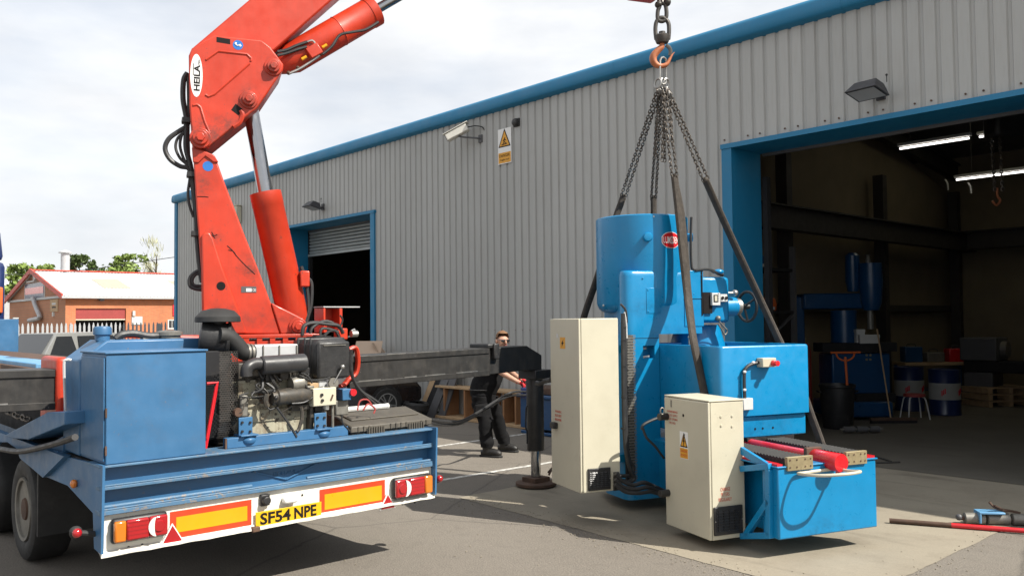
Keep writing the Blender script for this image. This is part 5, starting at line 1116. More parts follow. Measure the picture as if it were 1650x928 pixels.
# perforated guard and conduits at the column's left
a, b = gy(1010, 540, 1.93), gy(1027.5, 775, 1.93)
m = MB(); m.perf(lambda u, v: V((a.x + (b.x - a.x) * u, 1.93, b.z + (a.z - b.z) * v)), 6, 52, .62); G('perforated_guard', m, 'alu', kind='stuff', smooth=0)
m = MB(); m.box(a.x, b.x - .003, 1.97, 2.0, b.z, a.z); G('guard_backing', m, 'cavity')
for pts, r, mm_ in ((((1004, 505), (1004, 540), (1005, 640), (1008, 720), (1016, 757), (1022, 770), (1012, 776), (995, 772)), .022, 1.75), (((1008, 515), (1008, 640), (1012, 730), (1021, 752), (1016, 765), (998, 766)), .018, 1.78),
                   (((991, 763), (1002, 774), (1020, 781), (1038, 777), (1055, 784), (1073, 792)), .020, 1.45), (((991, 772), (1004, 784), (1024, 788), (1045, 785), (1073, 797)), .020, 1.42), (((991, 780), (1008, 792), (1030, 794), (1050, 792), (1072, 799)), .018, 1.4), (((1000, 490), (1008, 500), (1010, 520)), .012, 1.8),
                   (((1034, 692), (1037, 684), (1050, 677), (1062, 673), (1074, 672)), .014, 1.35), (((1036, 690), (1042, 705), (1055, 718), (1064, 730), (1070, 738)), .012, 1.35)):
    m = MB(); m.tube([gy(x, y, mm_) for x, y in pts], r, 8); G('conduit', m, 'hose')
m = MB(); m.tube([gy(x, y, 1.74) for x, y in ((1006, 503), (1009, 520), (1010, 545))], .008, 6); G('earth_lead', m, 'boxwhite')
for y in (527, 548, 590, 640, 690):
    c = gy(1005, y, 1.75); m = MB(); m.cyl(c - V((0, 0, .008)), c + V((0, 0, .008)), .026, n=10); G('conduit_clip', m, 'black')
# control cabinets
def cabinet(x0, x1, ma, mb_, z0, z1, label, vent, texts):
    m = MB(); m.box(x0, x1, ma, mb_, z0, z1); cb = G('control_cabinet', m, 'cream', bevel=.008, label=label)
    m = MB(); m.box(x0 - .028, x0 - .006, ma - .004, mb_ - .004, z0 + .004, z1 - .004); G('cabinet_door', m, 'cream', cb, bevel=.006)
    m = MB(); m.box(x0 - .006, x0, ma + .006, mb_ - .012, z0 + .012, z1 - .012); G('door_seal', m, 'ink', cb)
    a, b = vent; m = MB(); m.box(a.x, b.x, ma - .02, ma, b.z, a.z); G('filter_vent', m, 'plastic', cb, bevel=.006)
    n = 8
    for i in range(n):
        z = b.z + .03 + (a.z - b.z - .06) * i / n; m = MB(); m.prism([(a.x + .018, ma - .0205, z), (a.x + .018, ma - .028, z + .003), (a.x + .018, ma - .0205, z + (a.z - b.z) * .07)], (b.x - a.x - .036, 0, 0)); G('vent_slat', m, 'black', cb)
    for i in range(5):
        x = a.x + .035 + (b.x - a.x - .07) * i / 4; m = MB(); m.box(x - .002, x + .002, ma - .030, ma - .02, b.z + .03, a.z - .03); G('vent_bar', m, 'black', cb)
    for x in (a.x + .009, b.x - .009): m = MB(); m.sphere((x, ma - .021, (a.z + b.z) / 2), .006, u=8, v=5); G('vent_screw', m, 'steel', cb)
    return cb
mc = .45
a, b = gy(1144.5, 648, mc), gy(1202, 865, mc)
c2 = cabinet(a.x, b.x, mc, mc + .66, b.z + .005, a.z, 'near cream control cabinet lettered change filters regularly', (gy(1149, 817, mc), gy(1195.5, 857, mc)), None)
z_ = a.z; xa, xb = a.x, b.x
for i, (s, y, hw_) in enumerate((('CHANGE', 787.5, 15.5), ('FILTERS', 795.8, 13.5), ('REGULARLY', 804, 21))):
    c = gy(1168.5, y, mc); sc_ = (gy(1178.5, y, mc).x - gy(1158.5, y, mc).x) / 20
    G('lettering', text_mesh(s, (c.x, mc - .001, c.z), (1, 0, 0), (0, 0, 1), hw_ * sc_, 5.6 / 185, .0012, bold=-.008), 'redink', c2)
for x, y in ((1161.5, 671), (1179.5, 670), (1162, 685.5), (1179.5, 686.5)):
    c = gy(x, y, mc); m = MB(); m.cyl((c.x, mc, c.z), (c.x, mc - .006, c.z), .011, n=12); m.cyl((c.x, mc - .006, c.z), (c.x, mc - .0075, c.z), .006, n=8); G('blanking_plug', m, 'cream', c2, bevel=.002)
m = MB(); m.box(xa - .02, xb + .004, mc - .006, mc + .668, z_ + .001, z_ + .014); G('cabinet_top', m, 'cream', c2, bevel=.004)
xd = xa - .0285
c = ge(1102, 706.5, xd); hw_ = abs(ge(1095.5, 706, xd).y - ge(1108.5, 706, xd).y) / 2; hh_ = abs(ge(1102, 696 - 1, xd).z - ge(1102, 738.5, xd).z) / 2; cz_ = (ge(1102, 695.5, xd).z + ge(1102, 738.5, xd).z) / 2
m = MB(); m.box(xd - .0015, xd + .001, c.y - hw_, c.y + hw_, cz_ - hh_, cz_ + hh_); wsn = G('warning_sticker', m, 'signwhite', c2)
ty = lambda s, dz: [(xd - .0025, c.y + s * hw_ * .9, cz_ + dz - s * hh_ * .0 - hh_ * .12), (xd - .0025, c.y - s * hw_ * .9, cz_ + dz - hh_ * .12), (xd - .0025, c.y, cz_ + hh_ * .9 + dz)]
def tri3(s, x): cy_, zb0, zt0 = c.y, cz_ - hh_ * .14, cz_ + hh_ * .92; zc = zb0 + (zt0 - zb0) / 3; return [(x, cy_ + hw_ * .92 * s, zc + (zb0 - zc) * s), (x, cy_ - hw_ * .92 * s, zc + (zb0 - zc) * s), (x, cy_, zc + (zt0 - zc) * s)]
m = MB(); m.prism(tri3(1, xd - .0015), (-.001, 0, 0)); G('triangle', m, 'ink', c2); m = MB(); m.prism(tri3(.76, xd - .0025), (-.0008, 0, 0)); G('triangle_face', m, 'yellow', c2)
m = MB(); zq = cz_ + hh_ * .2
m.prism([(xd - .0033, c.y - .006, zq + .075), (xd - .0033, c.y + .018, zq + .004), (xd - .0033, c.y + .002, zq + .008), (xd - .0033, c.y + .012, zq - .055), (xd - .0033, c.y - .018, zq + .022), (xd - .0033, c.y - .002, zq + .02), (xd - .0033, c.y - .02, zq + .075)], (-.0007, 0, 0)); G('lightning_bolt', m, 'ink', c2)
m = MB(); m.box(xd - .0025, xd - .0015, c.y - hw_ * .95, c.y + hw_ * .95, cz_ - hh_ * .96, cz_ - hh_ * .22); G('yellow_panel', m, 'yellow', c2)
for s, k in (('DANGER', .42), ('415 VOLTS', .74)): G('lettering', text_mesh(s, (xd - .0026, c.y, cz_ - hh_ * k), (0, -1, 0), (0, 0, 1), hw_ * 1.6, hh_ * .20, .0008), 'redink', c2)
c = ge(1083, 668, xd)
for i, s in enumerate(('WARNING', 'ISOLATE SUPPLY', 'BEFORE OPENING', 'THIS DOOR')):
    G('lettering', text_mesh(s, (xd, c.y, ge(1083, 663 + i * 6 + (0 if i else 0), xd).z), (0, -1, 0), (0, 0, 1), (.17, .17, .17, .10)[i], .019, .0008, bold=-.01 if i else .01), 'redink', c2)
c = ge(1101, 669, xd); m = MB(); m.cyl((xd - .002, c.y, c.z), (xd, c.y, c.z), .013, n=14); G('key_lock', m, 'ink', c2)
c = ge(1081.5, 650, xd); m = MB(); m.box(xd - .004, xd, c.y - .008, c.y + .008, c.z - .03, c.z + .03); G('nameplate', m, 'alu', c2)
m = MB(); c = gy(1067, 662, 1.0); m.tube([c + V((.02 * math.cos(k * math.pi / 5), 0, .03 * math.sin(k * math.pi / 5))) for k in range(10)], .006, 5, 0, True); G('lifting_eye', m, 'alu', c2)
for x, y in ((1071, 671), (1072, 794)):
    c = gy(x, y, 1.06); m = MB(); m.cyl(c - V((.06, 0, 0)), c + V((.05, 0, 0)), .032, n=14); G('cable_gland', m, 'black', c2)
mc1 = 1.6
a, b = gy(936, 513, mc1), gy(1000, 789, mc1)
c1 = cabinet(a.x, b.x, mc1, mc1 + .62, b.z, a.z, 'tall cream control cabinet at the back left of the machine', (gy(946.5, 755, mc1), gy(983, 787, mc1)), None)
xd = a.x - .0285
c = ge(906.5, 552.5, xd); m = MB(); m.box(xd - .0015, xd, c.y - .055, c.y + .055, c.z - .055, c.z + .055); ys = G('warning_sticker', m, 'yellow', c1)
m = MB(); m.prism([(xd - .0016, c.y - .02, c.z + .035), (xd - .0016, c.y + .03, c.z - .01), (xd - .0016, c.y + .008, c.z - .008), (xd - .0016, c.y + .02, c.z - .04), (xd - .0016, c.y - .03, c.z + .005), (xd - .0016, c.y - .008, c.z + .005)], (-.0008, 0, 0)); G('lightning_bolt', m, 'ink', c1)
c = ge(898, 541, xd); m = MB(); m.box(xd - .002, xd, c.y - .02, c.y + .02, c.z - .02, c.z + .02); G('nameplate', m, 'boxwhite', c1)
for i, s in enumerate(('WARNING', 'ISOLATE SUPPLY', 'BEFORE OPENING')):
    c = ge(899.5, 663 + i * 6.5, xd); G('lettering', text_mesh(s, (xd, c.y, c.z), (0, -1, 0), (0, 0, 1), .14, .024, .0008), 'redink', c1)
c = ge(897, 685, xd); m = MB(); m.box(xd - .05, xd, c.y - .03, c.y + .06, c.z - .03, c.z + .03); G('door_isolator', m, 'black', c1, bevel=.008)
m = MB(); m.tube([ge(x, y, xd - .0) + V((.0, .02, 0)) for x, y in ((889, 612), (880, 614), (872, 618), (866, 617))], .025, 8); G('cable_tail', m, 'black', c1)
c = ge(889, 575, xd + .05)
m = MB(); a_ = ge(892.5, 690, xd); m.box(xd + .02, xd + .10, a_.y + .0, a_.y + .04, ge(892, 700, xd).z, ge(892, 640, xd).z); G('door_edge_strip', m, 'black', c1)
for x, y in ((992, 765), (992, 775), (992, 785)):
    c = gy(x, y, mc1 - .01); m = MB(); m.cyl(c + V((.03, 0, 0)), c + V((-.02, 0, 0)), .03, n=12); G('cable_gland', m, 'black', c1)
# brackets that carry the cabinets
m = MB(); m.box(-.32, e0 + .02, 2.05, 2.12, .5, .58); m.box(-.32, e0 + .02, 2.05, 2.12, 1.6, 1.68); G('cabinet_bracket', m, 'mblue')
m = MB(); m.box(xb - .02, .12, mc + .10, mc + .15, .62, .68); m.box(xb - .02, .12, mc + .5, mc + .55, .62, .68); G('cabinet_bracket', m, 'mblue')
# ------------------------------------------------------------------ crane hook
hk_xy = gm.M @ V((.25, 2.0, 0)); RA = math.atan2(R0.y, R0.x)
hk = Thing('crane_hook', 'worn orange swivel hook hanging on dark forged links from the crane jib', 'crane hook', (hk_xy.x, hk_xy.y, 4.6), RA)
def hp(x, y, d=0.): return hk.px(x, y, 1, d)
H = hk.part
mb = MB(); mb.tube([hp(1066, 0) + V((-.01, .03, .12)), hp(1067, 4), hp(1072, 8), hp(1074, 22), hp(1072, 32), hp(1066, 35), hp(1060, 31), hp(1060, 18), hp(1063, 8), hp(1060, 2) + V((0, .03, .1))], .022, 10, 5); H('chain_link', mb, 'iron')
mb = MB(); mb.sphere(hp(1061, 8), .04, .05, .035); mb.sphere(hp(1075, 4), .04, .05, .045); H('link_joint', mb, 'iron')
mb = MB(); mb.tube([hp(1057.5, 64), hp(1056, 50), hp(1057, 38), hp(1061, 31), hp(1066.5, 29), hp(1072, 31), hp(1077, 38), hp(1078, 50), hp(1077, 64)], .022, 10, 5); H('swivel_bow', mb, 'iron')
c = hp(1067, 63); mb = MB(); mb.lathe([(.03, -.055), (.062, -.045), (.076, -.01), (.078, .03), (.06, .045), (.03, .05)], c, n=24); H('swivel_body', mb, 'iron')
mb = MB(); mb.cyl(c + V((0, 0, .04)), c + V((0, 0, .075)), .035, n=8); H('swivel_nut', mb, 'iron')
hookp = [hp(1067, 70), hp(1066, 76), hp(1059, 83), hp(1053, 91), hp(1053, 99), hp(1058, 105), hp(1066, 107), hp(1074, 104), hp(1079, 96), hp(1083, 89), hp(1087, 84.5)]
def hr(t): return .030 + .018 * math.sin(min(1, t / .62) * math.pi) ** 1.2 - (.026 * max(0, (t - .66) / .34)) + (.0 if t < .9 else -.001)
mb = MB(); mb.tube(hookp, hr, 14, 6, flat=.8); H('hook', mb, 'hookor', smooth=60)
mb = MB(); mb.tube([hp(1073, 73), hp(1078, 77), hp(1080.5, 83), hp(1079.5, 90)], .010, 6, 4, flat=2.2); H('safety_latch', mb, 'iron')

# chain sling set
cs = Thing('chain_sling', 'four legged steel chain sling with master link hanging from the orange hook', 'chain sling', (hk_xy.x, hk_xy.y, 4.3), RA)
S_ = lambda nm, mb, mat, par=None, **k: cs.part(nm, mb, mat, par, world=True, **k)
def hw(x, y, d=0.): return hk.M @ hp(x, y, d)
mb = MB(); top, bot = hw(1069, 95), hw(1068, 134); ax = (top - bot).normalized(); sd_ = (CR * .85 + CF * .5).normalized()
mb.link((top + bot) / 2, ax, sd_, (top - bot).length + .03, .085, .011, 8); S_('master_link', mb, 'steel')
for x, d_ in ((1060, -.03), (1073, .03), (1067, .05)):
    mb = MB(); mb.link(hw(x, 135, d_), V((.2, .1, 1)), CR * .8 + CF * .6 * (1 if x > 1065 else -1), .10, .07, .012, 8); S_('joining_link', mb, 'steel')
for x, y, d_ in ((1060, 147, -.03), (1066, 152, .02), (1073, 147, .03), (1077, 153, .0), (1067, 160, -.02)):
    mb = MB(); c = hw(x, y, d_); mb.sphere(c, .022, .022, .04, 10, 7); mb.tube([c + V((0, 0, .04)), c + CR * .03, c - V((0, 0, .05)), c - CR * .012 - V((0, 0, .02))], .010, 6, 4); S_('shortening_clutch', mb, 'iron')
gmw = lambda x, y, m: gm.M @ gy(x, y, m)
ends = {'A': gmw(1004, 318, 2.98), 'B': gmw(1053, 320, 2.98), 'C': gmw(1087, 286, 1.86), 'D': gmw(1137, 291, 1.9)}
def leg(p, q, off):
    mb = MB(); mb.chain(p, q); return S_('chain_leg', mb, 'chain', kind='stuff')
o1 = CR * .028 + CF * .01
for k, p in (('A', hw(1060, 148, -.02)), ('B', hw(1063, 150, .03)), ('C', hw(1070, 148, -.03)), ('D', hw(1075, 146, .03))):
    leg(p - o1 * .5, ends[k] - o1, 0); leg(p + o1 * .8, ends[k] + o1 * (1.0 if k != 'D' else 1.3), 0)
leg(hw(1069, 155, -.02), hw(1067, 257, -.02), 0); leg(hw(1071, 157, -.02), hw(1071, 258, -.02), 0)
leg(hw(1062, 158, .06), hw(1056, 250, .2), 0); leg(hw(1080, 168, .04), hw(1083, 232, .02), 0)

# round slings of dark webbing
def sling(label, strands):
    t = Thing('lifting_sling', label, 'sling', strands[0][0][0], 0, 'dark webbing slings under the machine')
    for st in strands:
        mb = MB(); mb.tube(st[0], st[1], 10, 5, flat=.6); t.part('webbing', mb, 'webbing', world=True)
        mb = MB(); mb.tube([p + V((0, 0, .0)) for p in st[0][:2]], lambda k: .010, 5, 3) if 0 else mb.sphere(st[0][0], .03, .03, .04); t.part('sling_eye', mb, 'webbing', world=True)
gew = lambda x, y, e: gm.M @ ge(x, y, e)
sling('dark webbing sling going down behind the left edge of the blue drum', [([ends['A'], gmw(985, 372, 3.05), gmw(962, 448, 3.05), gmw(940, 514, 2.98), gmw(933, 560, 2.95)], .046)])
sling('dark webbing sling going straight down behind the middle of the blue drum', [([ends['B'], gmw(1053, 360, 3.02), gmw(1051, 440, 3.02), gmw(1048, 540, 3.02)], .044)])
sling('dark webbing sling crossing in front of the blue machine beside the red oval badge',
      [([ends['C'], gmw(1093, 340, 1.84), gmw(1100, 410, 1.80), gmw(1108, 480, 1.72), gew(1117, 545, .14), gew(1128, 600, .15), gew(1141, 664, .15), gew(1150, 720, .12)], .048),
       ([ends['C'], gmw(1099, 345, 1.87), gmw(1105, 410, 1.86), gmw(1110, 470, 1.78), gew(1118, 545, .16)], .036)])
sling('dark webbing sling slanting down to the right behind the blue tank', [([ends['D'], gmw(1158, 338, 1.9), gmw(1190, 408, 1.85), gmw(1226, 485, 1.75), gew(1259, 556, 1.30), gew(1290, 622, 1.29), gew(1308, 672, 1.29), gew(1324, 716, 1.27), gew(1330, 745, 1.2)], .048)])

# ------------------------------------------------------------------ worker
pm = Thing('person', 'worker in black clothes, sunglasses and red gloves behind the outrigger beam', 'person', (-9.46, 8.2, 0), RA)
pp = lambda x, y, d=0.: pm.px(x, y, 1, d)
def skinned(name, chains, mat, par=None, sub=2):
    """chains: lists of (point, radius); a chain starting with an int grows from that vertex"""
    vs, es, rs = [], [], []
    names = {}
    for ch in chains:
        prev = None
        for it in ch:
            if isinstance(it, str): prev = names[it]; continue
            p, r = it[0], it[1]; vs.append(V(p)); rs.append(r if isinstance(r, tuple) else (r, r)); i = len(vs) - 1
            if len(it) > 2: names[it[2]] = i
            if prev is not None: es.append((prev, i))
            prev = i
    me = bpy.data.meshes.new(name); me.from_pydata(vs, es, [])
    o = bpy.data.objects.new(name, me); COL.objects.link(o); o.parent = par or pm.root
    md = o.modifiers.new('skin', 'SKIN'); md.use_smooth_shade = True
    for i, d in enumerate(me.skin_vertices[0].data): d.radius = rs[i]; d.use_root = (i == 0)
    ss = o.modifiers.new('subdivision', 'SUBSURF'); ss.levels = sub; ss.render_levels = sub
    me.materials.append(M_[mat]); return o
J = dict(pel=pp(779, 632), sp=pp(784, 610), ch=pp(793, 584), nk=pp(803, 566), nb=pp(806, 560), hd=pp(810, 549), ht=pp(811, 540),
         hipA=pp(775, 640, -.09), knA=pp(784, 682, -.2), anA=pp(785, 720, -.22), toA=pp(806, 729, -.30),
         hipB=pp(790, 640, .09), knB=pp(803, 678, .2), anB=pp(812, 715, .25), toB=pp(833, 723, .16),
         shA=pp(797, 574, -.19), elA=pp(806, 599, -.26), wrA=pp(834, 615, -.34), shB=pp(806, 573, .17), elB=pp(818, 596, .0), wrB=pp(839, 611, -.22))
skinned('body', [[(J['pel'], .13, 'pel'), (J['sp'], .145), (J['ch'], (.15, .13), 'ch'), (J['nk'], .062), (J['nb'], .058), (J['hd'], (.088, .098)), (J['ht'], (.070, .078))],
                 ['pel', (J['hipA'], .085), (J['knA'], .058), (J['anA'], .042)], ['pel', (J['hipB'], .085), (J['knB'], .058), (J['anB'], .042)],
                 ['ch', (J['shA'], .062), (J['elA'], .05), (J['wrA'], .033), (J['wrA'] + V((.05, -.04, -.02)), .03)], ['ch', (J['shB'], .062), (J['elB'], .05), (J['wrB'], .033), (J['wrB'] + V((.04, -.04, -.02)), .03)]], 'skin')
def lerp_r(rs): 
    def f(t):
        k = t * (len(rs) - 1); a = min(int(k), len(rs) - 2); return rs[a] + (rs[a + 1] - rs[a]) * (k - a)
    return f
def cloth(name, tubes, mat, par=None, amp=.010, fr=7.):
    mb = MB()
    for pts, rs, fl in tubes: mb.tube(pts, lerp_r(rs), 18, 8, flat=fl)
    bmesh.ops.recalc_face_normals(mb.bm, faces=mb.bm.faces); mb.bm.normal_update()
    for v in mb.bm.verts:
        q = v.co; v.co = q + v.normal * amp * (noise.noise(V((q.x * fr, q.y * fr, q.z * fr * 1.9))) + .6 * noise.noise(q * fr * 2.7))
    return pm.part(name, mb, mat, par, smooth=80)
up = lambda p, z: p + V((0, 0, z))
cloth('tshirt', [([up(J['pel'], -.03), up(J['pel'], .05), J['sp'] + V((.03, -.02, 0)), J['ch'], up(J['nk'], -.06), up(J['nk'], .015)], [.185, .198, .205, .19, .15, .075], 1.0),
                 ([J['ch'] + V((.0, -.06, .06)), J['shA'], J['shA'] * .5 + J['elA'] * .5, J['shA'] * .2 + J['elA'] * .8], [.10, .096, .085, .08], 1.0), ([J['ch'] + V((0, .06, .06)), J['shB'], J['shB'] * .5 + J['elB'] * .5, J['shB'] * .2 + J['elB'] * .8], [.10, .096, .085, .08], 1.0)], 'cloth', amp=.014, fr=6)
for hipk, knk, ank in (('hipA', 'knA', 'anA'), ('hipB', 'knB', 'anB')): pass
tro = cloth('trousers', [([up(J['pel'], .06), up(J['pel'], -.03), up(J['pel'], -.13)], [.18, .19, .165], 1.0)] + [
    ([up(J[h_], .02), up(J[h_], -.10), J[h_] * .4 + J[k_] * .6 + V((-.015, 0, 0)), J[k_] + V((-.01, 0, 0)), J[k_] * .5 + J[a_] * .5 + V((-.015, .01, 0)), up(J[a_], .09), up(J[a_], .0)], [.12, .135, .118, .10, .098, .092, .088], 1.0) for h_, k_, a_ in (('hipA', 'knA', 'anA'), ('hipB', 'knB', 'anB'))], 'cloth', amp=.016, fr=6.5)
p = pp(772, 662, -.26); mb = MB(); mb.obox(p, (.07, .02, .0), (-.01, .035, 0), (.01, 0, .09)); pm.part('cargo_pocket', mb, 'cloth', tro, bevel=.02)
mb = MB(); mb.tube([up(J['pel'], .045) + V((.19 * math.cos(k * math.pi / 10), .19 * math.sin(k * math.pi / 10), 0)) for k in range(20)], .02, 8, 0, True, flat=.5); pm.part('belt', mb, 'rubber', tro)
for an, to in (('anA', 'toA'), ('anB', 'toB')):
    a, t_ = J[an], J[to]; dxy = V((t_.x - a.x, t_.y - a.y, 0)); dn = dxy.normalized(); nn = V((-dn.y, dn.x, 0)); g = V((a.x, a.y, 0))
    mb = MB(); mb.tube([g + V((0, 0, .20)), g + V((0, 0, .12)), g + V((0, 0, .06))], lerp_r([.074, .070, .062]), 14, 5)
    mb.tube([g - dn * .085 + V((0, 0, .055)), g + V((0, 0, .07)), g + dn * .09 + V((0, 0, .07)), g + dn * .17 + V((0, 0, .055)), g + dn * .215 + V((0, 0, .045))], lerp_r([.042, .058, .056, .052, .03]), 14, 5)
    bt_ = pm.part('boot', mb, 'boot', smooth=80)
    m = MB(); m.prism([g + dn * u_ + nn * w_ + V((0, 0, .003)) for u_, w_ in ((-.11, -.03), (-.12, 0), (-.11, .03), (0, .045), (.12, .058), (.20, .045), (.245, 0), (.20, -.045), (.12, -.058), (0, -.045))], (0, 0, .028)); pm.part('boot_sole', m, 'rubber', bt_, bevel=.006)
# gloved hands closing on the lever handles
for wr, sg in ((J['wrA'], 1), (J['wrB'], 1)):
    d = V((.86, -.42, -.28)).normalized(); up = V((.25, .1, .96)); sd2 = d.cross(up).normalized(); up = sd2.cross(d)
    ch = [[(wr - d * .035, .036), (wr + d * .01, .034, 'w'), (wr + d * .055, (.040, .026), 'p')]]
    for k, (o_, ln) in enumerate(((-.030, .9), (-.010, 1.0), (.010, .96), (.030, .8))):
        b = wr + d * .085 + sd2 * o_; ch.append(['p', (b, .0105), (b + d * .032 * ln - up * .012, .0095), (b + d * .036 * ln - up * .040, .009), (b + d * .016 - up * .052, .0085)])
    ch.append(['w', (wr + d * .035 + sd2 * -.035 - up * .01, .0115), (wr + d * .065 + sd2 * -.045 - up * .035, .010), (wr + d * .085 + sd2 * -.03 - up * .048, .009)])
    skinned('glove', ch, 'glove')
# head details: the face looks to the right of the camera
hd = J['hd']; fd = V((.42, -.9, -.05)).normalized(); sd3 = fd.cross(V((0, 0, 1))).normalized(); upv = sd3.cross(fd)
rot = Matrix((sd3, fd, upv)).transposed()
def hq(s, f, u): return hd + sd3 * s * 1.08 + fd * f * 1.08 + upv * u * 1.05
mb = MB(); bmesh.ops.create_uvsphere(mb.bm, u_segments=20, v_segments=14, radius=1)
for v in list(mb.bm.verts):
    p = v.co.copy(); n_ = .006 * noise.noise(p * 4)
    v.co = hq(p.x * (.089 + n_), -.012 + p.y * (.105 + n_), .043 + p.z * (.101 + n_))
dele = [v for v in mb.bm.verts if (v.co - hd).dot(upv) < (.098 if (v.co - hd).dot(fd) > .035 else (-.035 if (v.co - hd).dot(fd) < -.02 else .045))]
bmesh.ops.delete(mb.bm, geom=dele, context='VERTS'); pm.part('hair', mb, 'hair', smooth=60)
mb = MB(); mb.tube([hq(0, .088, .015), hq(0, .108, -.018), hq(0, .098, -.028)], .013, 8, 4); pm.part('nose', mb, 'skin')
for s in (-1, 1):
    mb = MB(); mb.sphere(hq(s * .090, -.012, -.005), .014, .02, .032, 10, 7, rot); pm.part('ear', mb, 'skin')
mb = MB(); mb.tube([hq(-.022, .090, -.055), hq(0, .096, -.053), hq(.022, .090, -.055)], .0055, 6, 3); pm.part('mouth', mb, 'redbrown')
mb = MB()
mb.tube([hq(-.075, .062, .015), hq(-.05, .088, .018), hq(0, .10, .018), hq(.05, .088, .018), hq(.075, .062, .015)], .006, 6, 3)
for s in (-1, 1): mb.sphere(hq(s * .036, .090, .005), .032, .010, .021, 12, 8, rot); mb.tube([hq(s * .075, .062, .016), hq(s * .092, -.01, .018)], .004, 5, 0)
pm.part('sunglasses', mb, 'glass')
# hydraulic control block held by the worker, with its hoses
vb0 = hw  # noqa
vc = pm.M @ (J['wrA'] + V((.13, -.11, -.10)))
vt = Thing('control_valve', 'small dark blue hydraulic control valve with levers held by the worker', 'valve', vc, RA)
mb = MB(); mb.box(-.09, .09, -.06, .06, -.12, .03); vt.part('valve_body', mb, 'navy', bevel=.012)
for i in range(3): mb = MB(); mb.cyl((-.06 + i * .06, -.02, .03), (-.07 + i * .06, -.04, .11), .008, n=8); mb.sphere((-.07 + i * .06, -.04, .115), .016, u=8, v=6); vt.part('lever', mb, 'black')
for dz, pts in ((0, ((690, 675), (715, 679), (742, 678), (772, 663), (800, 645), (825, 632), (838, 626))), (.0, ((690, 680), (712, 684), (738, 683), (762, 672), (790, 655), (820, 638), (840, 631)))):
    ds = [8.4, 9.3, 10.2, 10.9, 11.25, 11.3, None]; W_ = []
    for (x, y), d_ in zip(pts, ds):
        if d_ is None: W_.append(vc + V((0, 0, -.03 - (.05 if pts[0][1] > 677 else 0))))
        else: W_.append(CAM + (CF + CR * ((x - CX) / FPX) - CU * ((y - CY) / FPX)) * d_)
    mb = MB(); mb.tube(W_, .016, 8, 7)
    solo('hydraulic_hose', 'black hydraulic hose from the trailer to the worker, %s of the pair' % ('lower' if pts[0][1] > 677 else 'upper'), 'hose', mb, 'hose', group='pair of hoses to the control valve', base=W_[0])
# ------------------------------------------------------------------ things along the wall
def wood_board(t, x0, x1, y0, y1, z0, z1, nm, mat): mb = MB(); mb.box(x0, x1, y0, y1, z0, z1); t.part(nm, mb, mat, world=True, bevel=.004)
t = Thing('wooden_shelf_unit', 'low pine shelf unit with red brown uprights standing by the grey wall', 'shelf', (-12.6, 10.6, 0))
wood_board(t, -14.0, -11.4, 10.45, 10.85, .60, .64, 'top_board', 'wood'); wood_board(t, -14.05, -11.25, 10.40, 10.88, .004, .05, 'base_board', 'wood')
for x in (-13.75, -13.1, -12.45, -11.95, -11.62): wood_board(t, x, x + .045, 10.47, 10.84, .051, .599, 'upright', 'ply')
for i, (x, lean, w, mat, h) in enumerate(((-14.6, .35, .16, 'wood', 1.0), (-14.35, .3, .12, 'wood', 1.05), (-14.05, .45, .22, 'dgrey', 1.15), (-13.8, .35, .2, 'dgrey', 1.2), (-14.25, .4, .24, 'cavity', 1.0))):
    mb = MB(); p = V((x, 10.86 - lean - .02 * i, .0)); q = V((x + .25, 10.82 - .02 * i, h)); d = (q - p).normalized(); mb.obox((p + q) / 2, V((w / 2, 0, -w * .1)), V((0, .02, 0)), d * (q - p).length / 2)
    nm = 'plank' if mat == 'wood' else 'steel_plate'
    solo(nm, ['pale plank leaning on the wall next to the black car', 'narrow pale plank leaning beside another plank by the wall', 'dark plate leaning on the wall left of the wooden shelf', 'dark plate leaning closest to the wooden shelf', 'very dark plate leaning behind the other plates'][i], 'plank' if mat == 'wood' else 'plate', mb, mat, 'boards leaning on the wall', base=p, bevel=.004)
for i, (x, y, r, z) in enumerate(((-14.2, 9.9, .28, .09), (-13.95, 9.95, .26, .26))):
    mb = MB(); mb.lathe([(r * .6, -.08), (r * .85, -.09), (r, -.05), (r, .05), (r * .85, .09), (r * .6, .08)], (x, y, z), (.1, .05, 1), 24, cap=False); solo('tyre', ['lower black tyre lying by the leaning plates', 'upper black tyre lying on another tyre by the plates'][i], 'tyre', mb, 'rubber', 'tyres by the wall', base=(x, y, 0))
# blue machine part at the wall right of the shelf
t = Thing('blue_skip', 'blue metal bin with a dark top standing by the wall behind the outrigger leg', 'bin', (-10.1, 10.3, 0))
for b, nm, mt_ in (((-10.95, -9.0, 10.0, 10.6, .10, .62), 'tub', 'iblue'), ((-11.0, -8.95, 9.95, 10.65, .62, .68), 'rim', 'iblue'), ((-10.9, -9.05, 10.05, 10.55, .68, .80), 'scrap_top', 'rust'), ((-10.95, -9.0, 10.0, 10.6, .004, .06), 'base_strip', 'iblue')):
    mb = MB(); mb.box(*b); t.part(nm, mb, mt_, world=True, bevel=.015)
for x in (-10.7, -10.1, -9.5):
    mb = MB(); mb.box(x - .03, x + .03, 9.97, 9.998, .10, .61); t.part('rib', mb, 'iblue', world=True)
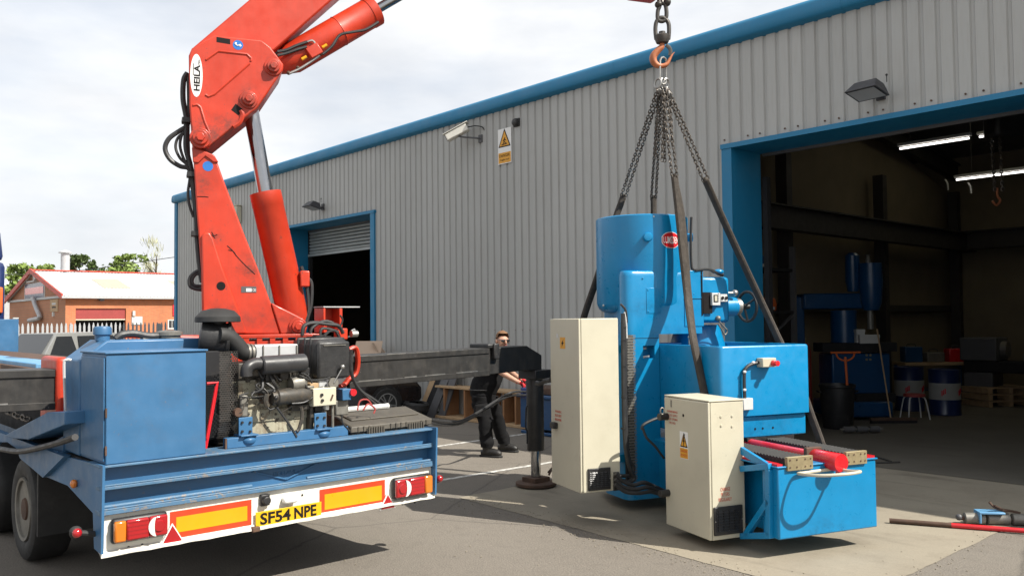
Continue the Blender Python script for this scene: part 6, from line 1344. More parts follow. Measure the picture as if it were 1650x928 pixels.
# cardboard box behind the outrigger beam
# ------------------------------------------------------------------ cars
def carbody(name, label, cat, loc, rot, mat, Lc, Wc, Hc, group=None, hatch=.35):
    t = Thing(name, label, cat, loc, rot, group)
    x0, x1 = -Lc / 2, Lc / 2; sill, belt = .28, .92
    side = [(x0, .45), (x0 + .05, .95), (x0 + hatch * .2, belt + .06), (x0 + hatch, Hc - .07), (x0 + hatch + .35, Hc), (x1 - 1.75, Hc - .01), (x1 - 1.05, belt + .05), (x1 - .15, belt - .14), (x1, .62), (x1, .40), (x1 - .1, sill), (x0 + .1, sill)]
    def off(z): return Wc / 2 if z <= belt + .02 else Wc / 2 - (z - belt) * .28
    mb = MB(); a = [mb.bm.verts.new((x, -off(z), z)) for x, z in side]; b = [mb.bm.verts.new((x, off(z), z)) for x, z in side]
    mb.bm.faces.new(a); mb.bm.faces.new(b[::-1]); n = len(side)
    for i in range(n): mb.bm.faces.new([a[i], b[i], b[(i + 1) % n], a[(i + 1) % n]])
    bmesh.ops.triangulate(mb.bm, faces=[f for f in mb.bm.faces if len(f.verts) > 4])
    t.part('body', mb, mat, bevel=.03, smooth=40)
    for s in (-1, 1):
        for xa, xb in ((x0 + hatch + .12, x0 + Lc * .42), (x0 + Lc * .44, x1 - 1.72)):
            mb = MB(); pts = [(xa, belt + .05), (xb + (.45 if xb > 0 else 0), belt + .05), (xb, Hc - .1), (xa + .12, Hc - .1)]
            mb.face([(x, s * (off(z) + .006), z) for x, z in pts]); t.part('side_window', mb, 'glass', smooth=0)
    def cross(p, q, nm, mt_, w):
        mb = MB(); (xa, za), (xb, zb_) = p, q; mb.face([(xa, -off(za) + w, za), (xa, off(za) - w, za), (xb, off(zb_) - w, zb_), (xb, -off(zb_) + w, zb_)]); t.part(nm, mb, mt_, smooth=0)
    cross((x1 - 1.03, belt + .09), (x1 - 1.71, Hc - .03), 'windscreen', 'glass', .08); cross((x0 + hatch * .2 - .008, belt + .1), (x0 + hatch - .012, Hc - .1), 'rear_window', 'glass', .1)
    for s in (-1, 1):
        for xw in (x0 + .78, x1 - .85):
            mb = MB(); mb.cyl((xw, s * (Wc / 2 - .02), .33), (xw, s * (Wc / 2 + .004), .33), .37, n=30); t.part('wheel_arch', mb, 'black')
            mb = MB(); mb.lathe([(.2, -.1), (.30, -.1), (.325, -.06), (.325, .06), (.30, .1), (.21, .1)], (xw, s * (Wc / 2 - .07), .325), (0, s, 0), 32, cap=True); wh = t.part('wheel', mb, 'rubber')
            mb = MB(); yy = s * (Wc / 2 + .035); mb.lathe([(.215, -.03), (.225, .0), (.205, .002), (.19, -.03)], (xw, yy, .325), (0, s, 0), 32, cap=False); mb.cyl((xw, yy - s * .03, .325), (xw, yy, .325), .045, n=14)
            for k in range(10): a_ = k * math.pi / 5 + (.14 if k % 2 else -.14); mb.bar((xw + .03 * math.cos(a_), yy - s * .012, .325 + .03 * math.sin(a_)), (xw + .2 * math.cos(a_), yy - s * .012, .325 + .2 * math.sin(a_)), .022, .018, up=(0, 1, 0))
            t.part('alloy_rim', mb, 'carsilver', wh)
        mb = MB(); mb.sphere((x1 - .22, s * (Wc / 2 - .2), .70), .16, .12, .07, 12, 8); t.part('headlight', mb, 'lensclear'); mb = MB(); mb.box(x0 - .012, x0 + .05, s * (Wc / 2 - .1) - .09, s * (Wc / 2 - .1) + .09, .72, .92); t.part('tail_light', mb, 'lensred', bevel=.01)
        mb = MB(); mb.sphere((x1 - 1.25, s * (Wc / 2 + .08), belt + .08), .06, .1, .07, 10, 7); t.part('mirror', mb, mat)
    return t
t = Thing('cardboard_box', 'tall brown cardboard box with open flaps standing behind the black car by the doorway', 'box', (-16.35, 10.42, 0), .75)
mb = MB(); mb.box(-.30, .30, -.28, .28, .004, 1.22); t.part('carton', mb, 'card', bevel=.006)
mb = MB(); mb.obox((0, -.16, 1.36), (.30, 0, 0), (0, .006, 0), (0, .12, .15)); t.part('flap', mb, 'card')
mb = MB(); mb.obox((.2, .02, 1.34), (.005, 0, .0), (0, .28, 0), (-.10, 0, .13)); t.part('flap', mb, 'card')
carbody('parked_car', 'black car with bright alloy wheels parked nose to the wall behind the outrigger beam', 'car', (-14.96, 8.15, 0), math.pi / 2, 'carblack', 4.1, 1.72, 1.34)
t = carbody('parked_car', 'silver car parked in front of the palisade fence behind the trailer', 'car', (-26.6, 6.4, 0), -1.05, 'carsilver', 4.2, 1.75, 1.72, hatch=.2)

# ------------------------------------------------------------------ loose things on the apron
a, b = WZ(1433, 838, .03), WZ(1680, 857, .03)
t = Thing('steel_bar', 'long thin bar, rusty brown at one end and red at the other, on the concrete', 'bar', a)
d = (b - a); mb = MB(); mb.cyl(a, a + d * .42, .022, n=12); t.part('rusty_end', mb, 'rust', world=True, label='rusty brown end of the bar'); mb = MB(); mb.cyl(a + d * .42, a + d * 1.6, .0225, n=12); t.part('red_end', mb, 'dred', world=True, label='red painted end of the bar')
c = WZ(1590, 845, 0)
t = Thing('roller_skate', 'machine skate with grey rollers and a blue top plate on the concrete by the bar', 'machine skate', c, RA - .15)
t.root.scale = (.86,) * 3
for x0, x1 in ((-.23, -.02), (-.0, .23), (.25, .43)):
    mb = MB(); mb.lathe([(.05, 0), (.062, .008), (.062, x1 - x0 - .008), (.05, x1 - x0)], (x0, 0, .065), (1, 0, 0), 20); t.part('roller', mb, 'alu')
mb = MB(); mb.cyl((-.27, 0, .065), (.46, 0, .065), .022, n=10); t.part('axle', mb, 'rust')
mb = MB(); mb.box(-.10, .16, -.09, .09, .128, .15); mb.box(-.10, -.08, -.09, .09, .03, .129); t.part('top_plate', mb, 'paleblue', bevel=.006)
mb = MB(); mb.bar((.06, -.05, .22), (.22, .03, .14), .04, .012); mb.bar((.14, .0, .17), (.34, .05, .13), .08, .02); mb.tube([(.02, -.03, .25), (.08, -.03, .19), (.2, .0, .15)], .014, 6); t.part('steering_lever', mb, 'rust')
mb = MB(); mb.sphere((-.28, 0, .075), .035, u=10, v=7); mb.sphere((.46, 0, .06), .03, u=10, v=7); t.part('axle_nut', mb, 'dgrey')
c = WZ(1388, 697, .02)
t = Thing('bar_clamp', 'dark metal roller bar lying on the workshop floor in the doorway', 'roller', c, RA + .05)
for x0, x1 in ((-.3, -.12), (-.08, .1), (.14, .3)): mb = MB(); mb.cyl((x0, 0, .06), (x1, 0, .06), .05, n=16); t.part('roller', mb, 'dgrey')
mb = MB(); mb.cyl((-.36, 0, .06), (.36, 0, .06), .02, n=8); t.part('axle', mb, 'alu')
for i, (x0, y0, x1, y1) in enumerate(((1412, 745, 1450, 744), (1410, 735, 1436, 743))):
    a, b = WZ(x0, y0, .02), WZ(x1, y1, .02); mb = MB(); mb.cyl(a, b, .012, n=8); solo('metal_rod', ['short dark rod on the floor right of the machine', 'second short dark rod nearest the red way strip'][i], 'rod', mb, 'iron', 'short rods on the floor', base=a)

# ------------------------------------------------------------------ inside the right doorway
mill = Thing('milling_machine', 'blue turret milling machine standing inside the dark workshop', 'machine', (-7.55, 16.3, .008), RA)
mp_ = lambda x, y, d=0.: mill.px(x, y, 1, d)
def mbox(x0, y0, x1, y1, d0, d1, nm, mat='iblue', bev=.03, par=None):
    a, b = mp_(x0, y0, d0), mp_(x1, y1, d0); mb = MB(); mb.box(a.x, b.x, d0, d1, b.z, a.z); return mill.part(nm, mb, mat, par, bevel=bev)
mbox(1338, 648, 1440, 672, -.45, .5, 'base'); mbox(1340, 570, 1436, 634, -.3, .4, 'knee'); mbox(1380, 634, 1445, 648, -.35, .3, 'coolant_tray', 'cavity')
a, b = mp_(1362, 500), mp_(1362, 570); mb = MB(); mb.cyl((a.x, .1, b.z - .1), (a.x, .1, a.z), .24, n=26); mill.part('column', mb, 'iblue')
mbox(1295, 473, 1412, 497, -.05, .4, 'ram'); mbox(1280, 478, 1300, 640, .1, .6, 'electrical_cabinet')
a, b = mp_(1398, 425), mp_(1398, 500); mb = MB(); mb.lathe([(.14, b.z), (.19, b.z + .15), (.22, (a.z + b.z) / 2 + .1), (.2, a.z)], (a.x, -.12, 0), n=24); mill.part('milling_head', mb, 'iblue')
a, b = mp_(1373, 408), mp_(1373, 470); mb = MB(); mb.lathe([(.10, b.z), (.14, b.z + .2), (.13, a.z - .05), (.08, a.z)], (a.x, .0, 0), n=20); mill.part('drive_motor', mb, 'iblue')
a, b = mp_(1395, 411), mp_(1395, 430); mb = MB(); mb.lathe([(.03, b.z), (.05, b.z + .1), (.03, a.z - .03), (.05, a.z)], (a.x, -.1, 0), n=14); mill.part('draw_bar', mb, 'alu')
mbox(1325, 553, 1446, 566, -.35, .15, 'work_table', 'cavity', .01)
a, b = mp_(1398, 500), mp_(1398, 530); mb = MB(); mb.cyl((a.x, -.12, b.z), (a.x, -.12, a.z), .06, n=14); mill.part('spindle', mb, 'alu')
for x, y in ((1396, 572), (1402, 572), (1396, 579), (1402, 579)):
    p = mp_(x, y, -.3); mb = MB(); mb.cyl(p, p - V((0, .02, 0)), .022, n=10); mill.part('control_button', mb, 'brass')
for i, (x0, y0, x1, y1, lb) in enumerate(((1378, 530, 1392, 552, 'tall white box on the milling machine table'), (1380, 545, 1412, 560, 'low white box in front on the milling machine table'))):
    a, b = mp_(x0, y0, -.2), mp_(x1, y1, -.2); wp = mill.M @ V(((a.x + b.x) / 2, -.2 - .1 * i, mp_(1380, 553, -.2).z)); t = Thing('carton', lb, 'box', wp, RA, 'boxes on the milling machine table'); mb = MB(); mb.box(-(b.x - a.x) / 2, (b.x - a.x) / 2, -.06, .06, 0, .26 if i == 0 else .16); t.part('carton_body', mb, 'boxwhite', bevel=.004); mb = MB(); mb.box(-(b.x - a.x) / 2 - .004, (b.x - a.x) / 2 + .004, -.064, .064, (.26 if i == 0 else .16) - .05, (.26 if i == 0 else .16) + .004); t.part('carton_lid', mb, 'boxwhite')
# bin, fork, drums, stool, broom
bn = Thing('waste_bin', 'black plastic dustbin with a long handled tool in it, inside the doorway', 'bin', (-7.38, 14.23, .008), RA)
mb = MB(); mb.lathe([(.24, 0), (.25, .02), (.29, .70), (.31, .72), (.31, .76), (.28, .76), (.27, .7), (.05, .1)], n=28, cap=True); bn.part('bin_body', mb, 'black')
for s in (-1, 1): mb = MB(); mb.tube([(s * .29, -.07, .62), (s * .34, -.05, .64), (s * .34, .05, .64), (s * .29, .07, .62)], .014, 6); bn.part('bin_handle', mb, 'black')
t = Thing('long_handled_tool', 'orange handled tool with a round grip standing in the black dustbin', 'tool', (-7.38, 14.23, .1), RA)
P0 = bn.px(1362, 575, 1, 0); P1 = bn.px(1368, 650, 1, 0); zo = V((0, 0, -.092))
mb = MB(); mb.cyl(P1 + zo - V((0, 0, .3)), P0 + zo, .022, n=10); t.part('shaft', mb, 'orange')
mb = MB(); c_ = bn.px(1362, 567, 1, 0) + zo; mb.tube([c_ + V((.16 * math.cos(k * math.pi / 8), 0, -.02 + .13 * math.sin(k * math.pi / 8))) for k in range(8, 17)], .016, 7, 3); mb.cyl(c_ + V((-.26, 0, -.01)), c_ + V((.26, 0, -.01)), .018, n=8); t.part('grip', mb, 'orange')
def drum(x, y, lb):
    t = Thing('oil_drum', lb, 'drum', (x, y, .008), RA, 'blue and white oil drums')
    mb = MB(); mb.lathe([(.285, 0), (.292, .02), (.285, .04), (.285, .3)], n=30); t.part('lower_shell', mb, 'navy')
    mb = MB(); mb.lathe([(.285, .3), (.292, .31), (.286, .33), (.286, .58), (.292, .6), (.286, .62)], n=30); t.part('white_band', mb, 'idrum')
    mb = MB(); mb.lathe([(.285, .62), (.285, .86), (.292, .88), (.28, .885), (.27, .87)], n=30); t.part('upper_shell', mb, 'navy')
    for a_ in (-2.2, -1.0):
        for k in range(3): mb = MB(); c_ = V((.288 * math.cos(a_ + k * .1), .288 * math.sin(a_ + k * .1), .43 + .02 * k)); mb.obox(c_, V((-math.sin(a_), math.cos(a_), 0)) * .012, V((math.cos(a_), math.sin(a_), 0)) * .003, V((0, 0, .05))); t.part('red_mark', mb, 'dred')
drum(-6.9, 17.6, 'blue oil drum with white band, the right one of two'); drum(-7.72, 17.9, 'blue oil drum with white band, the left one partly behind the stool')
st = Thing('stool', 'small stool with thin white legs in front of the oil drums', 'stool', (-7.0, 16.45, .008), RA)
mb = MB(); mb.cyl((0, 0, .42), (0, 0, .47), .19, n=22); st.part('seat', mb, 'redbrown')
for sx, sy in ((-1, -1), (1, -1), (-1, 1), (1, 1)): mb = MB(); mb.tube([(sx * .1, sy * .1, .42), (sx * .15, sy * .13, .36), (sx * .2, sy * .18, .0)], .014, 6, 3); st.part('leg', mb, 'boxwhite')
t = Thing('broom', 'wide yard broom with a long wooden handle standing on the workshop floor', 'broom', (-7.0, 15.55, .008), RA)
mb = MB(); mb.box(-.42, .42, -.04, .04, .05, .1); t.part('broom_head', mb, 'rust'); mb = MB(); mb.box(-.41, .41, -.05, .05, .0, .05); t.part('bristles', mb, 'cavity'); mb = MB(); mb.cyl((-.05, 0, .1), (-.15, .25, 1.7), .014, n=8); t.part('handle', mb, 'wood')
t = Thing('storage_rack', 'dark steel storage rack just inside the left side of the big doorway', 'rack', (-8.4, 13.2, .008))
for x, y in ((-.45, -.5), (-.45, .9), (.3, -.5), (.3, .9)): mb = MB(); mb.box(x - .04, x + .04, y - .04, y + .04, 0, 3.2); t.part('rack_post', mb, 'dgrey')
for z in (.5, 1.25, 2.0, 2.75): mb = MB(); mb.box(-.47, .32, -.52, .92, z, z + .05); t.part('rack_shelf', mb, 'cavity')
mb = MB(); mb.bar((.31, -.5, 1.3), (.31, .9, 2.0), .04); t.part('rack_brace', mb, 'dgrey')
for i, (z, mt_, lb, y) in enumerate(((1.30, 'orange', 'orange parts bin on the storage rack, lower one', -.2), (2.05, 'orange', 'orange parts bin on the storage rack, upper one', .3), (2.80, 'iblue', 'blue parts bin on the top shelf of the rack', .1))):
    t2 = Thing('parts_bin', lb, 'bin', (-8.4, 13.2 + y, z + .01)); mb = MB(); mb.prism([(-.2, -.18, 0), (-.22, -.2, .22), (.2, -.2, .22), (.22, -.18, .1), (.2, -.18, 0)], (0, .36, 0)); t2.part('bin_shell', mb, mt_, bevel=.01); mb = MB(); mb.box(.19, .225, -.1, .1, .02, .07); t2.part('label_holder', mb, 'boxwhite')
lt = Thing('lathe', 'dark grey lathe standing deep in the workshop right of the oil drums', 'machine', (-6.2, 20.2, .008))
for b, nm, mt_ in (((-1.2, 1.4, -.3, .3, .7, .95), 'lathe_bed', 'cavity'), ((-1.2, -.6, -.32, .32, .0, .7), 'pedestal', 'dgrey'), ((.9, 1.4, -.32, .32, 0, .7), 'pedestal', 'dgrey'), ((-1.25, -.5, -.35, .35, .95, 1.45), 'headstock', 'dgrey'), ((.8, 1.2, -.2, .2, .95, 1.25), 'tailstock', 'dgrey'), ((0, .45, -.38, .3, .96, 1.12), 'carriage', 'alu')):
    mb = MB(); mb.box(*b); lt.part(nm, mb, mt_, bevel=.03)
mb = MB(); mb.cyl((-.5, 0, 1.2), (-.38, 0, 1.2), .17, n=22); lt.part('chuck', mb, 'alu')
for i, (x0, y0, x1) in enumerate(((1450, 240, 1562), (1541, 290, 1720), (1578, 221, 1650), (1640, 211, 1720))):
    Yl = (17.0, 20.2, 19.0, 18.2)[i]; a = WY(x0, y0, Yl); b = WY(x1, y0 - 6, Yl); z = a.z
    t = Thing('strip_light', ['lit strip light nearest the top of the big doorway', 'lit strip light deepest in the workshop, behind the hanging chain', 'lit strip light partly hidden by the hoist', 'lit strip light at the far right of the doorway'][i], 'light', ((a.x + b.x) / 2, Yl, z), 0, 'strip lights in the workshop')
    hl = (b.x - a.x) / 2; mb = MB(); mb.cyl((-hl, 0, 0), (hl, 0, 0), .02, n=10); t.part('tube', mb, 'tube'); mb = MB(); mb.box(-hl - .03, hl + .03, -.06, .06, .045, .10); t.part('batten', mb, 'boxwhite'); mb = MB(); mb.cyl((-hl * .7, 0, .1), (-hl * .7, 0, roofz(Yl) - z - .1), .008, n=6); t.part('hanger', mb, 'ibeam')
def onfl(x, y): p = WZ(x, y, .008); return p
def bench(label, p, w, mat, items):
    t = Thing('workbench', label, 'bench', p, RA)
    mb = MB(); mb.box(-w, w, -.35, .35, .82, .88); t.part('bench_top', mb, 'wood', bevel=.006)
    for sx in (-1, 1):
        for sy in (-1, 1): mb = MB(); mb.box(sx * (w - .06) - .03, sx * (w - .06) + .03, sy * .28 - .03, sy * .28 + .03, 0, .82); t.part('leg', mb, mat)
    mb = MB(); mb.box(-w + .05, w - .05, -.3, .3, .25, .28); t.part('lower_shelf', mb, mat); return t
q = onfl(1475, 660); bench('cluttered workbench behind the oil drums in the dark workshop', (q.x - .5, q.y + 2.2, .008), .8, 'iblue', 0)
for i, (dx, mt_, hgt, lb) in enumerate(((-.5, 'iblue', .35, 'blue toolbox on the dark workbench'), (.0, 'alu', .22, 'grey gearbox casting on the dark workbench'), (.5, 'dred', .3, 'red toolbox on the dark workbench'))):
    w0 = V((q.x - .5, q.y + 2.2, .89)) + R0 * dx; t = Thing('toolbox' if mt_ != 'alu' else 'casting', lb, 'toolbox' if mt_ != 'alu' else 'casting', w0, RA); mb = MB(); mb.box(-.2, .2, -.14, .14, 0, hgt); t.part('box_body', mb, mt_, bevel=.02); mb = MB(); mb.tube([(-.1, 0, hgt), (-.08, 0, hgt + .06), (.08, 0, hgt + .06), (.1, 0, hgt)], .01, 6, 3); t.part('handle', mb, 'black')
t = Thing('drill_press', 'dark pillar drill standing right of the lathe in the workshop', 'machine', (-4.75, 19.0, .008), RA)
mb = MB(); mb.box(-.3, .3, -.3, .35, 0, .08); t.part('base', mb, 'dgrey', bevel=.01); mb = MB(); mb.cyl((0, .15, .08), (0, .15, 1.9), .07, n=16); t.part('pillar', mb, 'alu'); mb = MB(); mb.box(-.25, .25, -.35, .1, .85, .91); t.part('table', mb, 'dgrey', bevel=.01); mb = MB(); mb.box(-.18, .18, -.4, .35, 1.5, 1.95); t.part('drill_head', mb, 'iblue', bevel=.05); mb = MB(); mb.cyl((0, -.25, 1.2), (0, -.25, 1.5), .05, n=14); t.part('spindle', mb, 'alu'); mb = MB(); mb.tube([(.18, -.2, 1.65), (.3, -.28, 1.6), (.42, -.34, 1.5)], .012, 6); t.part('feed_lever', mb, 'steel')
q = onfl(1330, 668); t = Thing('gas_cylinder', 'tall dark gas cylinder standing left of the blue milling machine', 'gas cylinder', (q.x - .4, q.y, .008)); mb = MB(); mb.lathe([(.11, 0), (.115, .02), (.115, 1.25), (.09, 1.36), (.04, 1.42)], n=20); t.part('cylinder', mb, 'redbrown'); mb = MB(); mb.cyl((0, 0, 1.42), (0, 0, 1.52), .025, n=10); t.part('valve', mb, 'brass')
q = onfl(1560, 655); t = Thing('pallet_stack', 'low stack of wooden pallets on the floor right of the drums', 'pallets', (q.x + .3, q.y + .8, .008), RA + .2)
for k in range(3):
    for j in range(5): mb = MB(); mb.box(-.6, .6, -.4 + j * .17, -.29 + j * .17, k * .14 + .10, k * .14 + .12); t.part('slat', mb, 'wood')
    for j in (-.55, -.05, .45): mb = MB(); mb.box(j, j + .1, -.4, .4, k * .14, k * .14 + .099); t.part('block', mb, 'wood')
# chain hoist
c = WY(1618, 200, 14.6)
t = Thing('chain_hoist', 'dark electric chain hoist with a hook hanging from the workshop roof', 'hoist', c, RA)
mb = MB(); mb.box(-.24, .26, -.2, .2, -.22, .22); t.part('hoist_body', mb, 'black', bevel=.06); mb = MB(); mb.box(-.06, .06, -.04, .04, .2, roofz(14.6) - c.z - .05); t.part('suspension', mb, 'ibeam')
for x in (-.20, -.08):
    mb = MB(); mb.chain((x, 0, -.2), (x + .02, 0, -1.02), pitch=.045, W=.036, r=.008); t.part('hoist_chain', mb, 'chain', kind='stuff')
mb = MB(); mb.tube([(-.14, 0, -1.0), (-.14, 0, -1.12), (-.10, 0, -1.2), (-.16, 0, -1.27), (-.22, 0, -1.2)], .018, 8); t.part('hoist_hook', mb, 'hookor')
for i, (x, y) in enumerate(((1523, 300), (1560, 305))):
    c = WY(x, y, 20.5); mb = MB(); mb.tube([(c.x, 20.5, c.z + .15), (c.x + .05, 20.5, c.z + .05), (c.x + .06, 20.5, c.z - .1)], .02, 6); solo('rope_end', ['pale rope end hanging left of the deep strip light', 'pale rope end hanging just below the deep strip light'][i], 'rope', mb, 'boxwhite', 'rope ends hanging from a beam', base=c)
# inside the left doorway
t = Thing('grey_machine', 'pale grey machine bed just visible inside the dark left doorway', 'machine', (-18.9, 14.2, .008))
for b, nm, mt_ in (((-1.6, 1.7, -.4, .4, .0, .9), 'machine_bed', 'dgrey'), ((-1.7, 1.8, -.45, .45, .9, 1.1), 'machine_table', 'greymet'), ((-.2, .6, -.3, .3, 1.1, 1.7), 'headstock', 'dgrey'), ((-1.4, -.9, -.3, .3, 1.1, 1.5), 'tailstock', 'dgrey')):
    mb = MB(); mb.box(*b); t.part(nm, mb, mt_, bevel=.03)
mb = MB(); mb.box(-29 + 18.9 + .3, 9.2, 4.2, 4.4, 1.9, 2.3); t2 = Thing('wall_shelf', 'long beige shelf across the back of the dark left doorway', 'shelf', (-18.9, 14.2, 0)); t2.part('shelf_front', mb, 'iwall')
for x in (-6, -2, 2, 6): mb = MB(); mb.box(x, x + .1, 4.25, 4.9, 0, 1.899); t2.part('shelf_leg', mb, 'ibeam')

# ------------------------------------------------------------------ fence, far buildings, trees
fn = Thing('palisade_fence', 'pale grey steel palisade fence with pointed pales across the end of the yard', 'fence', (-29.7, 4, 0))
pm_ = MB(); pm_.prism([(0, -.033, .06), (0, .033, .06), (0, .033, 1.88), (0, .016, 1.97), (0, -.0, 2.0), (0, -.016, 1.97), (0, -.033, 1.88)], (.006, 0, 0)); pm_.box(-.012, .0, -.008, .008, .06, 1.9)
pale_me = pm_.mesh('pale', 0); first = True
y = -6.0
while y < 10.85:
    o = bpy.data.objects.new('pale', pale_me); COL.objects.link(o); o.parent = fn.root; o.location = (.04, y - 4, rnd.uniform(-.008, .008)); o.rotation_euler = (rnd.uniform(-.006, .006), 0, 0)
    if first: pale_me.materials.append(M_['greymet']); first = False
    y += .135
for z in (.35, 1.6): mb = MB(); mb.bar((.0, -10, z), (.0, 6.85, z), .05, .04); fn.part('rail', mb, 'greymet')
for k in range(7): mb = MB(); mb.box(-.05, -.01, -10 + k * 2.75, -9.9 + k * 2.75, 0, 1.95); fn.part('post', mb, 'greymet')
c = WX(24.5, 560, -24.0); t = Thing('gate_post', 'white square post behind the trailer headboard at the left edge', 'post', (-24, c.y, 0)); mb = MB(); mb.box(-.04, .04, -.05, .05, 0, 2.1); t.part('post', mb, 'boxwhite', bevel=.006); mb = MB(); mb.box(-.05, .05, -.06, .06, 2.101, 2.13); t.part('post_cap', mb, 'boxwhite')

def camw(r, f, z=0.): return V((R0.x * r + F0.x * f, R0.y * r + F0.y * f, z))
qb = camw(-31.3, 60); dS = (camw(.74, .67)).normalized()
bb = Thing('brick_building', 'orange brick unit with a white sheeted roof, red trim and a red shutter', 'building', qb, math.atan2(dS.y, dS.x))
bx = lambda x, y, ax=1, v=0.: bb.px(x, y, ax, v)
LX, WYb, EZ, RZ = 30, 16.6, 3.95, 6.05
s0, s1 = bx(122, 500), bx(203, 500); dz = bx(160, 497).z
mb = MB()
for b in ((0, s0.x, 0, .3, 0, EZ), (s1.x, LX, 0, .3, 0, EZ), (s0.x, s1.x, 0, .3, dz, EZ), (0.0, .3, .3, WYb, 0, EZ), (LX - .3, LX, .3, WYb, 0, EZ), (.3, LX - .3, WYb - .3, WYb, 0, EZ)): 
    m = MB(); m.box(*b); bb.part('wall', m, 'brick')
def brickgable(x0):
    m = MB(); m.prism([(x0, 0, EZ), (x0, WYb / 2, RZ - .1), (x0, WYb, EZ)], (.3, 0, 0)); bb.part('gable', m, 'brick')
brickgable(0.001); brickgable(LX - .301)
def roofsh(ya, za, yb, zb):
    m = MB(); n = 120
    for k in range(n):
        xa, xb = -.3 + (LX + .6) * k / n, -.3 + (LX + .6) * (k + 1) / n; xm = (xa + xb) / 2
        for (p, q, e0_, e1_) in ((xa, xm, 0, .035), (xm, xb, .035, 0)):
            m.face([(p, ya, za + e0_), (q, ya, za + e1_), (q, yb, zb + e1_), (p, yb, zb + e0_)])
    return bb.part('roof', m, 'roofw', smooth=0)
rf = roofsh(-.35, EZ - .02, WYb / 2, RZ + .05); roofsh(WYb + .35, EZ - .02, WYb / 2, RZ + .05)
def rpt(x, t): return V((x, -.35 + (WYb / 2 + .35) * t, EZ - .02 + (RZ + .07 - EZ) * t + .055))
for xa in (3.2, 9.0, 14.8, 20.6):
    m = MB(); m.prism([rpt(xa, .30), rpt(xa + 2.0, .30), rpt(xa + 2.0, .68), rpt(xa, .68)], (0, 0, -.02)); bb.part('rooflight', m, 'rooflight', rf)
m = MB(); m.box(-.35, LX + .35, WYb / 2 - .25, WYb / 2 + .25, RZ + .08, RZ + .16); bb.part('ridge_cap', m, 'redtrim', rf)
m = MB(); m.bar((-.33, -.4, EZ - .05), (-.33, WYb / 2, RZ + .05), .12, .35); bb.part('barge_board', m, 'redtrim'); m = MB(); m.bar((-.33, WYb + .4, EZ - .05), (-.33, WYb / 2, RZ + .05), .12, .35); bb.part('barge_board', m, 'redtrim')
m = MB(); m.box(-.35, LX + .3, -.45, -.30, EZ - .18, EZ - .02); bb.part('gutter', m, 'greymet'); m = MB(); m.box(-.1, -.002, -.3, WYb + .3, EZ - .12, EZ + .04); bb.part('gable_band', m, 'greymet')
for k in range(8): m = MB(); z = dz - .75 + k * .094; m.box(s0.x, s1.x, .10, .16, z, z + .09); bb.part('shutter_slat', m, 'redbrown')
m = MB(); m.box(s0.x + .05, s1.x - .05, 1.2, 1.3, 0, dz); bb.part('opening_shade_panel', m, 'cavity')  # dark panel behind the shutter, its colour stands for the unlit inside
m = MB(); m.box(s0.x, s1.x, .08, .2, dz - .84, dz - .755); bb.part('shutter_bar', m, 'cream')
def sidebox(x0, y0, x1, y1, nm, mat, dep=.06, ax=1):
    a, b = bx(x0, y0, ax, 0), bx(x1, y1, ax, 0); m = MB()
    if ax == 1: m.box(min(a.x, b.x), max(a.x, b.x), -dep, 0, min(a.z, b.z), max(a.z, b.z))
    else: m.box(-dep, 0, min(a.y, b.y), max(a.y, b.y), min(a.z, b.z), max(a.z, b.z))
    return bb.part(nm, m, mat)
sidebox(212, 510, 229, 523, 'notice_board', 'boxwhite'); sidebox(213, 501, 217, 509, 'wall_lamp', 'boxwhite', .15); sidebox(159, 479, 166, 485, 'wall_lamp', 'dgrey', .3)
rs_ = sidebox(278, 490, 300, 509, 'red_sign', 'dred', .05); sidebox(284, 495, 298, 497.5, 'sign_stripe', 'boxwhite', .06); sidebox(284, 501, 298, 504, 'sign_stripe', 'boxwhite', .06)
wf = sidebox(270, 515, 300, 530, 'window_frame', 'boxwhite', .04)
for k in range(5): sidebox(272 + k * 5.4, 516.5, 276.4 + k * 5.4, 528, 'window_pane', 'glass', .05)
sg_ = sidebox(41, 458, 73, 479.5, 'name_board', 'boxwhite', .06, 0); sidebox(42, 459, 72, 478.5, 'board_face', 'navy', .08, 0); sidebox(42.5, 465, 71.5, 472, 'board_stripe', 'dred', .09, 0)
sidebox(82, 483, 94, 502, 'small_sign', 'wood', .05, 0); sidebox(85, 488, 91, 491, 'sign_mark', 'boxwhite', .06, 0); sidebox(85, 494, 91, 496, 'sign_mark', 'ink', .06, 0); sidebox(86, 503, 88, 510, 'wall_lamp', 'boxwhite', .1, 0); sidebox(55, 442, 59, 451, 'vent_louvre', 'boxwhite', .1, 0); sidebox(48, 456, 60, 452, 'lamp_bar', 'boxwhite', .25, 0)
pts = [bx(x, y, 0, -.25) for x, y in ((53, 480), (57, 493), (64, 511), (57, 514), (47, 516))]
m = MB(); m.tube(pts, .16, 10, 3); bb.part('extract_duct', m, 'greymet')
c = bx(105, 437, 1, 10); m = MB(); zt = bx(105, 409, 1, 10).z; m.cyl((c.x, 10, 5), (c.x, 10, zt), .33, n=20); fl_ = bb.part('flue', m, 'greymet'); m = MB(); m.lathe([(.5, zt + .05), (.5, zt + .12), (.12, zt + .32)], (c.x, 10, 0), n=20); m.cyl((c.x, 10, zt), (c.x, 10, zt + .1), .1, n=8); bb.part('flue_cap', m, 'greymet', fl_)
g2 = Thing('grey_shed', 'pale grey industrial shed with white roof at the far left behind the brick unit', 'building', camw(-62, 92), math.atan2(dS.y, dS.x))
m = MB(); m.box(-14, 12, 0, 14, 0, 5.4); g2.part('wall', m, 'greymet'); m = MB(); m.prism([(-14.3, -.4, 5.4), (-14.3, 7, 7.4), (-14.3, 14.4, 5.4)], (26.6, 0, 0)); g2.part('roof', m, 'roofw')
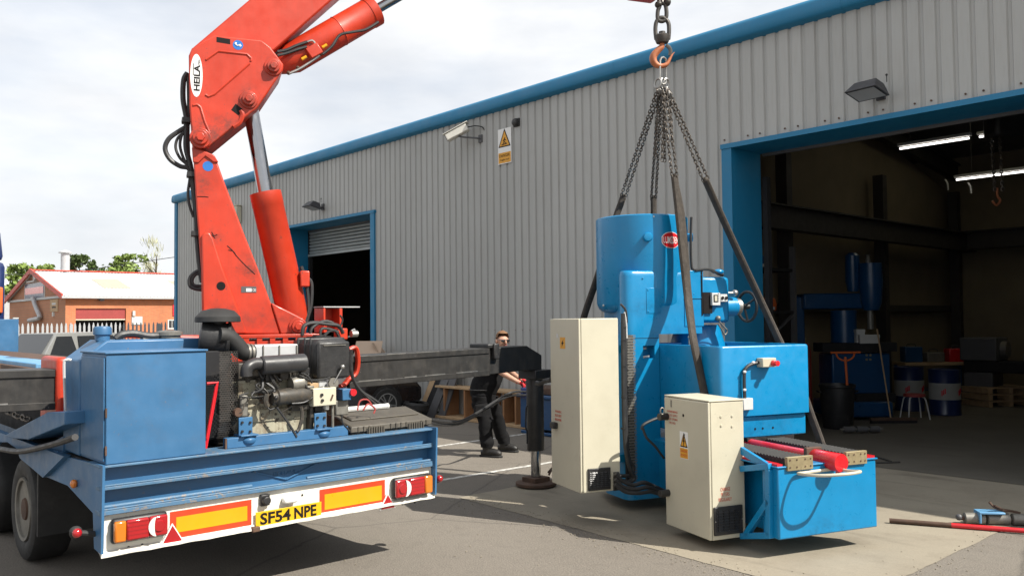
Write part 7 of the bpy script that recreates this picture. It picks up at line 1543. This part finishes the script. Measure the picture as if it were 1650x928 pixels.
for k in range(6): m = MB(); m.box(-12 + k * 4, -10 + k * 4, -.06, 0, 1.2, 2.6); g2.part('window', m, 'glass')
m = MB(); m.box(-14.2, 12.2, -.3, -.0, 5.2, 5.42); g2.part('gutter', m, 'dgrey')

def tree(label, px, ptop, d, h_crown, rad, mat, n, seed, sparse=False, leaf=.28):
    r = random.Random(seed); base = camw((px - CX) / FPX * d, d); zt = CAMH + (521 - ptop) / FPX * d
    t = Thing('tree', label, 'tree', base, r.uniform(0, 6), 'trees behind the brick building')
    m = MB(); m.tube([(0, 0, 0), (.1, .05, zt * .3), (-.05, .1, zt * .6), (.05, 0, zt * .86)], lambda k: .28 * (1 - k) + .04, 8)
    ends_ = []
    for k in range(16):
        a_ = r.uniform(0, 6.28); z0 = zt * r.uniform(.35, .8); up = r.uniform(.3, 1.0); l = rad * r.uniform(.5, 1.0)
        e = V((math.cos(a_) * l * .85, math.sin(a_) * l * .85, min(zt - .15, z0 + l * up))); m.tube([(0, 0, z0), e * .5 + V((0, 0, z0 * .5)) , e], lambda k: .09 * (1 - k) + .015, 5, 3); ends_.append(e)
    for k in range(5): ends_.append(V((r.uniform(-.3, .3) * rad, r.uniform(-.3, .3) * rad, zt - r.uniform(0, .8))))
    t.part('trunk', m, 'bark')
    m = MB()
    cl = []
    for e in ends_:
        for _ in range(2): cl.append((e + V((r.gauss(0, rad * .18), r.gauss(0, rad * .18), r.gauss(0, rad * .14))), rad * r.uniform(.10, .22)))
    for i in range(n):
        c, s = r.choice(cl); p = c + V((r.gauss(0, 1), r.gauss(0, 1), r.gauss(0, .8))) * s * .75
        if p.z > zt: p.z = zt - r.uniform(0, .5)
        a = V((r.uniform(-1, 1), r.uniform(-1, 1), r.uniform(-.6, 1))).normalized(); b = a.cross(V((r.uniform(-1, 1), r.uniform(-1, 1), r.uniform(-1, 1)))).normalized(); l = leaf * r.uniform(.6, 1.3)
        if sparse: a = (p - V((0, 0, zt * .45))).normalized() + a * .35; m.face([p, p + a * l * .9 + b * l * .14, p + a * l * 1.9, p + a * l * .9 - b * l * .14])
        else: m.face([p - a * l, p + b * l * .5, p + a * l, p - b * l * .5])
    t.part('crown', m, mat, smooth=0, kind='stuff', recalc=False)
tree('low light green tree behind the gable of the brick building', 42, 424, 84, 3, 2.2, 'leaf', 1400, 3)
tree('small green tree just behind the ridge near the flue', 74, 424, 92, 3, 1.3, 'leaf', 500, 13)
tree('dark green tree right of the flue behind the white roof', 128, 411, 90, 3, 1.8, 'leafd', 1500, 5)
tree('dark green low tree between the flue and the tall bare tree', 150, 423, 92, 3, 1.5, 'leafd', 800, 15)
tree('light green bushy tree left of the tall silvery tree', 205, 410, 92, 3, 2.2, 'leaf', 1700, 7)
tree('tall thin silvery tree next to the grey workshop corner', 252, 388, 96, 3, 2.2, 'leafp', 800, 9, True, .26)
# wire from the corner of the building
mb = MB(); mb.tube([V((-29.2, 10.95, 4.2)), V((-40, 9.6, 4.1)), V((-52, 8.2, 4.6))], .012, 5, 8); solo('overhead_wire', 'thin overhead wire running left from the corner of the grey building', 'wire', mb, 'hose', base=(-29.2, 10.95, 4.2))
